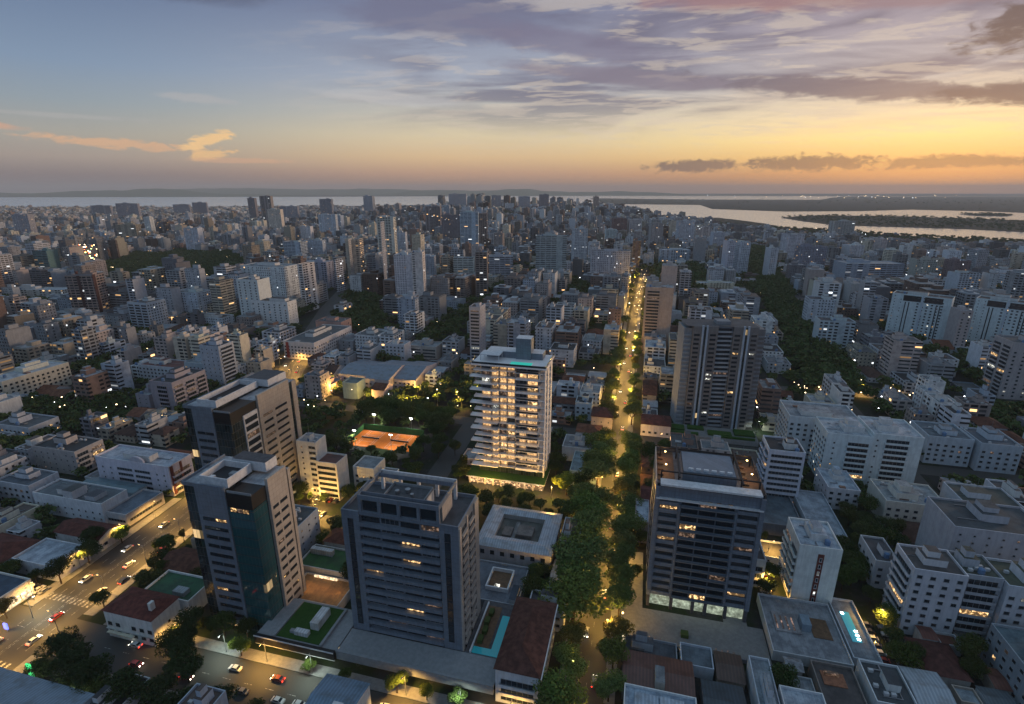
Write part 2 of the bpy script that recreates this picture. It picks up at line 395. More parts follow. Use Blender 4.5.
# ------------------------------------------------------------------ mesh builder
class MB:
    def __init__(s): s.v = []; s.f = []; s.uv = []; s.c = []; s.m = []; s.mats = []
    def mi(s, m):
        if m not in s.mats: s.mats.append(m)
        return s.mats.index(m)
    def face(s, pts, m, col=(.3, .3, .3), uv=None):
        b = len(s.v); s.v.extend(pts); s.f.append(tuple(range(b, b + len(pts))))
        s.uv.extend(uv if uv else [(0, 0)] * len(pts)); s.c.append(col); s.m.append(s.mi(m))
    def box(s, x0, x1, y0, y1, z0, z1, m, col=(.3, .3, .3), top=None, tcol=None, uo=0., caps=True, yaw=None, org=(0, 0), bottom=False, blank=()):
        if yaw is None: P = lambda x, y: (x, y)
        else:
            ca, sa = math.cos(yaw), math.sin(yaw)
            P = lambda x, y: (org[0] + x * ca - y * sa, org[1] + x * sa + y * ca)
        a, b, c, d = P(x0, y0), P(x1, y0), P(x1, y1), P(x0, y1)
        u = uo
        for kk, (p, q, L) in enumerate(((a, b, x1 - x0), (b, c, y1 - y0), (c, d, x1 - x0), (d, a, y1 - y0))):
            s.face([(*p, z0), (*q, z0), (*q, z1), (*p, z1)], WALL if kk in blank else m, col, [(u, 0), (u + L, 0), (u + L, z1 - z0), (u, z1 - z0)])
            u += L + 3
        if caps: s.face([(*a, z1), (*b, z1), (*c, z1), (*d, z1)], top or m, tcol or col)
        if bottom: s.face([(*d, z0), (*c, z0), (*b, z0), (*a, z0)], m, col)
    def shell(s, w, d, h, m, col, par=.9, th=.3, uo=0., z0=0., blank=()):
        """outer walls with a parapet ring; the roof is laid inside it as a part of its own"""
        s.box(0, w, 0, d, z0, h, m, col, uo=uo, caps=False, blank=blank)
        o = [(0, 0), (w, 0), (w, d), (0, d)]; i = [(th, th), (w - th, th), (w - th, d - th), (th, d - th)]
        for k in range(4):
            a, b, c2, d2 = o[k], o[(k + 1) % 4], i[(k + 1) % 4], i[k]
            s.face([(*a, h), (*b, h), (*c2, h), (*d2, h)], CAP, tuple(min(.7, x * 1.2) for x in col))
            s.face([(*d2, h), (*c2, h), (*c2, h - par), (*d2, h - par)], CAP, col)
    def hip(s, x0, x1, y0, y1, z, rise, m, col, over=.5):
        x0 -= over; x1 += over; y0 -= over; y1 += over
        w_, d_ = x1 - x0, y1 - y0
        if w_ >= d_: r0, r1 = (x0 + d_ / 2, (y0 + y1) / 2), (x1 - d_ / 2, (y0 + y1) / 2)
        else: r0, r1 = ((x0 + x1) / 2, y0 + w_ / 2), ((x0 + x1) / 2, y1 - w_ / 2)
        A, B, Cc, D = (x0, y0, z), (x1, y0, z), (x1, y1, z), (x0, y1, z); r0 = (*r0, z + rise); r1 = (*r1, z + rise)
        if w_ >= d_: fs = [[A, B, r1, r0], [B, Cc, r1], [Cc, D, r0, r1], [D, A, r0]]
        else: fs = [[A, B, r0], [B, Cc, r1, r0], [Cc, D, r1], [D, A, r0, r1]]
        for f in fs: s.face(f, m, col)
        s.face([D, Cc, B, A], m, col)
    def gable(s, x0, x1, y0, y1, z, rise, m, col, wm, wcol):
        ym = (y0 + y1) / 2
        s.face([(x0, y0, z), (x1, y0, z), (x1, ym, z + rise), (x0, ym, z + rise)], m, col)
        s.face([(x1, y1, z), (x0, y1, z), (x0, ym, z + rise), (x1, ym, z + rise)], m, col)
        s.face([(x1, y0, z), (x1, y1, z), (x1, ym, z + rise)], wm, wcol)
        s.face([(x0, y1, z), (x0, y0, z), (x0, ym, z + rise)], wm, wcol)
    def tube(s, p, q, r0, r1, m, n=8, col=(.3, .3, .3), cap=True):
        p = Vector(p); q = Vector(q); ax = (q - p).normalized()
        t = ax.cross(Vector((0, 0, 1)) if abs(ax.z) < .9 else Vector((1, 0, 0))).normalized(); b2 = ax.cross(t)
        A = [tuple(p + (t * math.cos(k * 2 * math.pi / n) + b2 * math.sin(k * 2 * math.pi / n)) * r0) for k in range(n)]
        B = [tuple(q + (t * math.cos(k * 2 * math.pi / n) + b2 * math.sin(k * 2 * math.pi / n)) * r1) for k in range(n)]
        for k in range(n): s.face([A[k], B[k], B[(k + 1) % n], A[(k + 1) % n]], m, col)
        if cap: s.face(B[::-1], m, col); s.face(A, m, col)
    def mesh(s, name):
        me = bpy.data.meshes.new(name)
        nv = len(s.v); nf = len(s.f)
        me.vertices.add(nv); me.vertices.foreach_set('co', np.asarray(s.v, dtype=np.float32).ravel())
        lens = np.fromiter((len(f) for f in s.f), dtype=np.int32, count=nf)
        me.loops.add(int(lens.sum())); me.polygons.add(nf)
        me.loops.foreach_set('vertex_index', np.arange(int(lens.sum()), dtype=np.int32))
        st = np.zeros(nf, dtype=np.int32); st[1:] = np.cumsum(lens)[:-1]
        me.polygons.foreach_set('loop_start', st)
        me.polygons.foreach_set('material_index', np.asarray(s.m, dtype=np.int32))
        for m in s.mats: me.materials.append(m)
        uvl = me.uv_layers.new(name='UVMap'); uvl.data.foreach_set('uv', np.asarray(s.uv, dtype=np.float32).ravel())
        ca = me.attributes.new('col', 'FLOAT_COLOR', 'FACE')
        ca.data.foreach_set('color', np.asarray([(*c, 1) for c in s.c], dtype=np.float32).ravel())
        me.update(calc_edges=True); me.validate()
        return me
    def obj(s, name, parent=None, loc=None):
        o = bpy.data.objects.new(name, s.mesh(name)); C.objects.link(o)
        if parent: o.parent = parent
        if loc: o.location = loc
        return o
CAP = WALL
def tag(o, label=None, cat=None, group=None, kind=None):
    if label: o['label'] = label
    if cat: o['category'] = cat
    if group: o['group'] = group
    if kind: o['kind'] = kind
    return o
def empty(name, loc=(0, 0, 0), rz=0, label=None, cat=None, group=None):
    o = bpy.data.objects.new(name, None); C.objects.link(o); o.empty_display_size = .5
    o.location = loc; o.rotation_euler = (0, 0, rz); return tag(o, label, cat, group)
def copy_tree(o, parent=None, color=None):
    c = o.copy(); C.objects.link(c)
    if parent: c.parent = parent
    if color and o.type == 'MESH': c.color = color
    for ch in o.children: copy_tree(ch, c, color)
    return c

# ------------------------------------------------------------------ window parts (shared meshes)
WM = {}
def win_mesh(wd, ht, glass, style='plain'):
    k = (round(wd, 1), round(ht, 1), glass.name, style)
    if k in WM: return WM[k]
    b = MB(); w2 = k[0] / 2; hh = k[1]; f = .09
    fm = {'plain': FRAME, 'dark': BLACK, 'white': WHITE}[style]
    b.box(-w2, w2, -.10, .05, hh - f, hh, fm, bottom=True); b.box(-w2 - .08, w2 + .08, -.16, .05, -.06, f, fm, bottom=True)
    b.box(-w2, -w2 + f, -.10, .05, f, hh - f, fm); b.box(w2 - f, w2, -.10, .05, f, hh - f, fm)
    n = max(1, int(k[0] / 1.5))
    for i in range(1, n): x = -w2 + i * k[0] / n; b.box(x - .04, x + .04, -.08, .05, f, hh - f, fm)
    b.face([(-w2 + f, -.04, f), (w2 - f, -.04, f), (w2 - f, -.04, hh - f), (-w2 + f, -.04, hh - f)], glass)
    WM[k] = b.mesh('window'); return WM[k]
def pick_glass(r, lit):
    x = r.random()
    if x < lit * .55: return LITW
    if x < lit * .75: return LITC
    if x < lit * 1.6: return LITD
    return GLASS
def window(parent, x, y, z, rot, wd, ht, glass, style='plain'):
    o = bpy.data.objects.new('window', win_mesh(wd, ht, glass, style)); C.objects.link(o)
    o.parent = parent; o.location = (x, y, z); o.rotation_euler = (0, 0, rot); return o
def balc_mesh(wd, dp, col, rail):
    k = ('b', round(wd, 1), round(dp, 1), col, rail)
    if k in WM: return WM[k]
    b = MB(); w2 = k[1] / 2
    b.box(-w2, w2, -dp, .02, 0, .18, WALL, col, bottom=True)
    if rail == 'solid': 
        b.box(-w2, w2, -dp, -dp + .12, .18, 1.1, WALL, col); b.box(-w2, -w2 + .12, -dp + .12, 0, .18, 1.1, WALL, col); b.box(w2 - .12, w2, -dp + .12, 0, .18, 1.1, WALL, col)
    else:
        b.box(-w2, w2, -dp, -dp + .05, .18, 1.05, GLASS); b.box(-w2, w2, -dp - .02, -dp + .08, 1.05, 1.12, STEEL)
    WM[k] = b.mesh('balcony'); return WM[k]
def balcony(parent, x, y, z, rot, wd, dp, col, rail='solid'):
    o = bpy.data.objects.new('balcony', balc_mesh(wd, dp, tuple(round(c, 2) for c in col), rail)); C.objects.link(o)
    o.parent = parent; o.location = (x, y, z); o.rotation_euler = (0, 0, rot); return o
def side_frame(side, w_, d_):
    """start point, direction, rotation, length of a side seen from outside, left to right"""
    return {'front': ((0, 0), (1, 0), 0, w_), 'right': ((w_, 0), (0, 1), R(90), d_),
            'left': ((0, d_), (0, -1), R(-90), d_), 'back': ((w_, d_), (-1, 0), R(180), w_)}[side]
def dress(e, w_, d_, h, side, style, r, lit=.05, wall=(.4, .4, .4), z0=1.0, fh=3.05, span=(0, 1), cap=70, frame='plain'):
    (sx_, sy_), (dx, dy), rot, L = side_frame(side, w_, d_)
    a, b_ = span[0] * L, span[1] * L; L2 = b_ - a
    nf = max(1, int((h - z0 - 1.0) / fh))
    def at(t): return sx_ + dx * (a + t), sy_ + dy * (a + t)
    if style == 'blank': return
    if style in ('grid', 'small'):
        per = 3.4 if style == 'grid' else 4.2
        nc = max(1, int(L2 / per))
        while nc * nf > cap and nc > 1: nc -= 1
        ww = min(1.7 if style == 'grid' else .9, L2 / nc * .6); wh = 1.35 if style == 'grid' else .9
        for k in range(nf):
            for c in range(nc):
                if r.random() < .04: continue
                x, y = at((c + .5) * L2 / nc)
                window(e, x, y, z0 + k * fh + .95, rot, ww, wh, pick_glass(r, lit), frame)
    elif style in ('strip', 'strip2'):
        n = 1 if style == 'strip' else 2
        for k in range(nf):
            for c in range(n):
                ww = L2 / n * .86; x, y = at((c + .5) * L2 / n)
                window(e, x, y, z0 + k * fh + .9, rot, ww, 1.5, pick_glass(r, lit), frame)
    elif style == 'balc':
        n = max(1, int(L2 / 8))
        while n * nf > cap // 2 and n > 1: n -= 1
        for k in range(nf):
            for c in range(n):
                x, y = at((c + .5) * L2 / n); ww = L2 / n * .84
                window(e, x, y, z0 + k * fh + .25, rot, ww * .9, 2.2, pick_glass(r, lit * 1.3), frame)
                if k: balcony(e, x, y, z0 + k * fh - .1, rot, ww, 1.1, wall, 'solid')
ROOFC = [(.26, .28, .30), (.18, .19, .21), (.07, .07, .08), (.46, .49, .53), (.04, .04, .045), (.12, .09, .08), (.34, .36, .39), (.10, .11, .12)]
FOOTOF = {}
FOOT = []       # (u0,u1,v0,v1) in the street grid, used to keep other things clear
def footprint(ox, oy, yaw, w_, d_):
    P = [to_uv(ox + a * math.cos(yaw) - b * math.sin(yaw), oy + a * math.sin(yaw) + b * math.cos(yaw)) for a, b in ((0, 0), (w_, 0), (w_, d_), (0, d_))]
    FOOT.append((min(p[0] for p in P), max(p[0] for p in P), min(p[1] for p in P), max(p[1] for p in P)))
def roof_kit(e, w_, d_, h, r, wall, top, rc=None, big=True):
    """flat roof inside the parapet with what stands on it"""
    rc = rc or r.choice(ROOFC)
    b = MB(); b.face([(.3, .3, h - .85), (w_ - .3, .3, h - .85), (w_ - .3, d_ - .3, h - .85), (.3, d_ - .3, h - .85)], ROOF, rc)
    rf = b.obj('roof', e)
    if top == 'none' or min(w_, d_) < 6: return rf
    b = MB(); pw = w_ * r.uniform(.25, .45); pd = d_ * r.uniform(.3, .5); px_ = r.uniform(.15, .85) * (w_ - pw - 1) + .5; py_ = r.uniform(.25, .8) * (d_ - pd - 1) + .5
    ph = r.uniform(2.6, 3.6); wc = tuple(min(.62, c * 1.15) for c in wall)
    b.box(px_, px_ + pw, py_, py_ + pd, h - .85, h - .85 + ph, WALL, wc, ROOF, rc)
    if big and r.random() < .7:
        b.box(px_ + pw * .15, px_ + pw * .7, py_ + pd * .2, py_ + pd * .8, h - .85 + ph, h + ph + r.uniform(.8, 2.2), WALL, wc, ROOF, rc)
    rh = b.obj('rooftop_house', e)
    if big and r.random() < .5:
        b = MB(); x = r.uniform(.15, .8) * w_; y = r.uniform(.1, .3) * d_
        b.tube((x, y, h - .85), (x, y, h + .9), 1.0, 1.0, WALL, 10, (.12, .2, .34)); b.tube((x, y, h + .9), (x, y, h + 1.3), 1.05, .5, WALL, 10, (.12, .2, .34))
        b.obj('water_tank', e)
    if big and r.random() < .35:
        b = MB(); x = px_ + pw / 2; y = py_ + pd / 2; b.tube((x, y, h + ph - .9), (x, y, h + ph + r.uniform(3, 6)), .10, .05, STEEL, 5)
        b.tube((x - .8, y, h + ph + 1.5), (x + .8, y, h + ph + 1.5), .04, .04, STEEL, 4); b.obj('antenna', rh)
    if big and w_ > 12 and r.random() < .5:
        b = MB(); x = r.uniform(1, w_ - 5); y = r.uniform(1, max(1.2, d_ - 5)); a_ = r.uniform(2.5, 4.5); b.box(x, min(x + a_, w_ - .6), y, min(y + a_ * .7, d_ - .6), h - .85, h - .2, ROOF, r.choice([(.45, .47, .5), (.12, .12, .13), (.25, .14, .1)])); b.obj('skylight', rf)
    if big and w_ > 10 and d_ > 9:
        for k in range(r.randint(1, 3)):
            b = MB(); y = r.uniform(.8, d_ - 1.4); x = r.uniform(.8, w_ * .4); L_ = r.uniform(w_ * .25, w_ * .5); q_ = r.uniform(.12, .35)
            b.box(x, x + L_, y, y + q_, h - .80, h - .80 + q_ * 1.4, STEEL); b.box(x + L_ - q_, x + L_, y + q_, min(y + q_ + r.uniform(1, 4), d_ - .5), h - .80, h - .80 + q_ * 1.4, STEEL); b.obj('duct', rf)
    if r.random() < .6:
        for k in range(r.randint(2, 5)):
            b = MB(); x = r.uniform(1, w_ - 2.5); y = r.uniform(.6, d_ - 2.2)
            b.box(x, x + 1.3, y, y + .9, h - .85, h + .1, WALL, (.45, .46, .48)); b.obj('air_conditioner', e)
    return rf
def building(label, ox, oy, yaw, w_, d_, h, wall, sides=None, name='apartment_building', cat='apartment block', group=None,
             fac=None, lit=.05, top='kit', roof='flat', rc=None, seed=0, z0=1.0, fh=3.05, base=0.0, cap=70, frame='plain'):
    r = random.Random(seed * 7919 + int(abs(ox * 13 + oy * 7)))
    wall = tuple(min(.68, c * 1.28) for c in wall)
    e = empty(name, (ox, oy, base), yaw, label, cat, group)
    footprint(ox, oy, yaw, w_, d_); FOOTOF[e.name] = (ox, oy, yaw, w_, d_, h) if label else None
    b = MB(); wm = WALL if fac is None else FAC[fac]
    if roof == 'flat':
        b.shell(w_, d_, h, wm, wall, uo=r.randint(0, 60) * 7.3, blank=[k for k in (1, 3) if fac is not None and r.random() < .4]); b.obj('wall', e)
        roof_kit(e, w_, d_, h, r, wall, top, rc)
    else:
        b.box(0, w_, 0, d_, 0, h, wm, wall, uo=r.randint(0, 60) * 7.3); b.obj('wall', e)
        b = MB(); tcol = rc or r.choice([(.20, .075, .045), (.15, .06, .04), (.11, .06, .05), (.24, .10, .06)])
        if roof == 'hip': b.hip(0, w_, 0, d_, h + .02, min(w_, d_) * .24, TILE, tcol)
        elif roof == 'gable': b.gable(-.4, w_ + .4, -.5, d_ + .5, h + .02, d_ * .22, TILE, tcol, WALL, wall)
        elif roof == 'metal': b.gable(-.3, w_ + .3, -.3, d_ + .3, h + .02, d_ * .09, METAL, rc or (.22, .26, .31), WALL, wall)
        ro = b.obj('roof', e)
    for s, st in (sides or {}).items():
        if isinstance(st, str): dress(e, w_, d_, h, s, st, r, lit, wall, z0, fh, cap=cap, frame=frame)
        else:
            for q in st: dress(e, w_, d_, h, s, q[0], r, lit, wall, z0, fh, span=(q[1], q[2]), cap=cap, frame=frame)
    return e
def bp(label, FL, FR, d, h=None, by=None, yaw=GA, wall=(.45, .45, .46), wmin=None, **kw):
    """building whose roof's front left and front right corners are seen at FL and FR"""
    if h is None: h = height_at(FR, by)
    a, b = ray(*FL, h), ray(*FR, h)
    ua, va = to_uv(*a, yaw); ub, vb = to_uv(*b, yaw)
    if isinstance(d, tuple): d = max(5., to_uv(*ray(*d, h), yaw)[1] - vb)
    w_ = ub - ua
    ox, oy = to_xy(ua, vb, yaw)
    return building(label, ox, oy, yaw, w_, d, h, wall, **kw)
def bx(label, u0, u1, v0, v1, h, wall=(.4, .4, .4), **kw):
    return building(label, *to_xy(u0, v0), GA, u1 - u0, v1 - v0, h, wall, **kw)

# ================================================================== THE SETTING
def poly_sheet(name, pts, z, m, kind='structure', thick=None, col=(.3, .3, .3)):
    b = MB()
    if thick:
        n = len(pts)
        b.face([(*p, z) for p in pts], m, col)
        for k in range(n): b.face([(*pts[k], z - thick), (*pts[(k + 1) % n], z - thick), (*pts[(k + 1) % n], z), (*pts[k], z)], m, col)
    else: b.face([(*p, z) for p in pts], m, col)
    return tag(b.obj(name), kind=kind)
def ccw(pts):
    a = sum(pts[i][0] * pts[(i + 1) % len(pts)][1] - pts[(i + 1) % len(pts)][0] * pts[i][1] for i in range(len(pts)))
    return pts if a > 0 else pts[::-1]
# ground: one sheet to the horizon, with the ridge of the old town in it
b = MB()
xs = [-34000, -16000, -9000] + list(range(-6000, 6001, 150)) + [9000, 16000, 34000]
ys = [-400, 0, 500, 1000] + list(range(1150, 4601, 150)) + [6000, 9000, 15000, 24000]
GZ = [[terrain(x, y) for x in xs] for y in ys]
for j in range(len(ys) - 1):
    for i in range(len(xs) - 1):
        b.face([(xs[i], ys[j], GZ[j][i]), (xs[i + 1], ys[j], GZ[j][i + 1]), (xs[i + 1], ys[j + 1], GZ[j + 1][i + 1]), (xs[i], ys[j + 1], GZ[j + 1][i])], GROUND)
tag(b.obj('ground'), kind='structure')
# river
WPX = [(-260, 208), (40, 208.5), (200, 209), (345, 206), (440, 204.8), (600, 204.5), (648, 212), (655, 216), (691, 218), (696, 222), (729, 225.5), (785, 228.5), (857, 232.4), (903, 236), (967, 239), (1130, 244), (1130, 196.2), (820, 196.2), (600, 195.8), (300, 196.8), (40, 197.2), (-260, 197.4)]
RIVER = [ray(*p) for p in WPX]
poly_sheet('river', ccw(RIVER), .35, WATER)
LANDS = [[(590, 198.3), (700, 199.6), (820, 199.8), (840, 196.5), (1130, 196.5), (1130, 215), (1024, 212.9), (980, 211.2), (911, 209.7), (860, 211.2), (785, 211.6), (712, 209), (700, 205), (606, 204)],
         [(781, 217.8), (800, 216.2), (830, 215.6), (900, 216.4), (988, 219.3), (1130, 225), (1130, 236), (1024, 232.2), (960, 229), (857, 226), (832, 225), (800, 221)],
         [(958, 214.0), (985, 213.6), (1014, 215), (1008, 216.4), (975, 216.0)],
         [(560, 200.2), (590, 199.6), (596, 203), (560, 204)]]
LW = [[ray(*p) for p in L] for L in LANDS]
for L in LW[:3]: poly_sheet('river_island', ccw(L), 1.6, GROUND, thick=1.2)
# far hills beyond the river
def hill(px0, px1, dist, tops, seed):
    b = MB(); n = 60; rr = random.Random(seed); prof = []
    for k in range(n + 1):
        t = k / n; px_ = px0 + (px1 - px0) * t
        hh = 0
        for (c, wd, a) in tops: hh += a * math.exp(-((px_ - c) / wd) ** 2)
        hh *= 1 + .25 * (mnoise.noise(Vector((px_ * .06, seed, 0))))
        hh *= min(1, t * 6, (1 - t) * 6)
        prof.append(((px_ - 512) / F * dist / cT, max(1., hh)))
    dy = 1500
    for k in range(n):
        (x0, h0), (x1, h1) = prof[k], prof[k + 1]
        b.face([(x0, dist - dy, 0), (x1, dist - dy, 0), (x1, dist - dy * .35, h1 * .7), (x0, dist - dy * .35, h0 * .7)], LEAF)
        b.face([(x0, dist - dy * .35, h0 * .7), (x1, dist - dy * .35, h1 * .7), (x1, dist, h1), (x0, dist, h0)], LEAF)
        b.face([(x0, dist, h0), (x1, dist, h1), (x1, dist + dy, 0), (x0, dist + dy, 0)], LEAF)
    return tag(b.obj('distant_hills'), kind='structure')
hill(-60, 330, 14500, [(20, 60, 90), (190, 45, 180), (120, 40, 110), (290, 40, 60)], 1)
hill(360, 720, 16500, [(450, 70, 150), (525, 30, 110), (610, 60, 110)], 2)
hill(120, 520, 19000, [(250, 90, 210), (400, 80, 170)], 3)

# ------------------------------------------------------------------ streets
STREETS = []      # (list of uv points, half width)
def strip(name, pts, half, z, m, z2=None):
    """a flat band along a line of street-grid points"""
    b = MB(); P = [Vector(to_xy(*p)) for p in pts]; L, Rr = [], []
    for i, p in enumerate(P):
        d0 = (P[i] - P[i - 1]).normalized() if i else (P[1] - P[0]).normalized()
        d1 = (P[i + 1] - P[i]).normalized() if i < len(P) - 1 else d0
        d = (d0 + d1).normalized(); nrm = Vector((-d.y, d.x))
        L.append(p + nrm * half[0]); Rr.append(p + nrm * half[1])
    for i in range(len(P) - 1):
        b.face([(*Rr[i], z), (*Rr[i + 1], z), (*L[i + 1], z), (*L[i], z)], m)
    return tag(b.obj(name), kind='structure')
AVE = [(-8, 40), (-8, 300), (-5, 700), (2, 1100)]
LAVE = [(-199, 40), (-204, 130), (-208, 190), (-260, 310), (-311, 413), (-400, 600), (-520, 900)]
TUN = [uvp(*p, 10) for p in ((836, 384), (815, 347), (790, 314), (774, 287), (762, 265), (755, 246))]
BST = [(-330, 104), (170, 104)]
near_streets = [('avenue_road', AVE, 5.5, .010), ('boulevard_road', LAVE, 11.0, .014), ('street_road', BST, 7.5, .018),
                ('street_road', [(-340, 222), (-222, 222)], 4.5, .010), ('street_road', [(-170, 310), (-200, 310), (-250, 310)], 5, .022),
                ('street_road', [(-170, 310), (330, 310)], 6, .022), ('street_road', [(150, 60), (152, 420)], 5, .026),
                ('street_road', [(-100, 186), (-104, 310)], 6, .026), ('street_road', [(-187, 186), (-94, 186)], 4.5, .030),
                ('street_road', [(-420, 428), (700, 428)], 6, .030), ('tree_tunnel_road', TUN, 8, .010)]
for nme, pts, hw, z in near_streets:
    strip(nme, pts, (hw, -hw), z, ASPH); STREETS.append((pts, hw + 3))
# kerbed pavements along the three main streets (real steps), cut at the crossings
def pavement(pts, off, wd):
    b = MB()
    P = [Vector(to_xy(*p)) for p in pts]
    for i in range(len(P) - 1):
        d = (P[i + 1] - P[i]).normalized(); n_ = Vector((-d.y, d.x))
        a0, a1 = P[i] + n_ * off, P[i + 1] + n_ * off; b0, b1 = P[i] + n_ * (off + wd), P[i + 1] + n_ * (off + wd)
        q = [a0, a1, b1, b0] if wd < 0 else [a0, b0, b1, a1]
        q = ccw([tuple(v) for v in q])
        b.face([(*v, .13) for v in q], PAVE)
        for k in range(4): b.face([(*q[k], 0), (*q[(k + 1) % 4], 0), (*q[(k + 1) % 4], .13), (*q[k], .13)], CONC)
    return tag(b.obj('pavement'), kind='structure')
for v0, v1 in ((40, 95), (113, 302), (318, 420), (436, 700)):
    pavement([(-8, v0), (-8, v1)], 5.6, 3.4); pavement([(-8, v0), (-8, v1)], -5.6, -3.4)
for (q0, q1) in (((-199, 40), (-202, 95)), ((-203, 113), (-208, 186)),):
    pavement([q0, q1], 11.2, 4.5); pavement([q0, q1], -11.2, -4.5)
pavement([(-212, 200), (-256, 303)], 11.2, 3.5); pavement([(-212, 200), (-256, 303)], -11.2, -3.5)
for u0, u1 in ((-180, -14), (2, 144)):
    pavement([(u0, 104), (u1, 104)], 7.7, 4); pavement([(u0, 104), (u1, 104)], -7.7, -4)
# lane paint
b = MB()
def dash(pts, off, z, on=3.0, gap=5.0, wd=.16):
    P = [Vector(to_xy(*p)) for p in pts]
    for i in range(len(P) - 1):
        d = P[i + 1] - P[i]; L = d.length; d.normalize(); n_ = Vector((-d.y, d.x)); t = 0
        while t < L - on:
            a = P[i] + d * t + n_ * off; c = a + d * on
            q = ccw([tuple(a - n_ * wd), tuple(c - n_ * wd), tuple(c + n_ * wd), tuple(a + n_ * wd)])
            b.face([(*v, z) for v in q], PAINT); t += on + gap
dash(BST, 0, .034, wd=.09); dash([(-8, 60), (-8, 420)], 0, .030, 2.5, 6, .05)
for off in (-7.4, -3.8, 3.8, 7.4): dash(LAVE[:5], off, .032, wd=.09)
dash(LAVE[:5], .35, .032, 6, .01, .07); dash(LAVE[:5], -.35, .032, 6, .01, .07)
for (c, dirv) in (((-204, 118), 0), ((-204, 90), 0)):
    for k in range(-10, 11, 2):
        q = ccw([to_xy(c[0] + k - .45, c[1] - 1.5), to_xy(c[0] + k + .45, c[1] - 1.5), to_xy(c[0] + k + .45, c[1] + 1.5), to_xy(c[0] + k - .45, c[1] + 1.5)])
        b.face([(*v, .036) for v in q], PAINT)
tag(b.obj('road_markings'), kind='structure')

# ================================================================== THE TOWERS
def part(mb, name, e): return mb.obj(name, e)
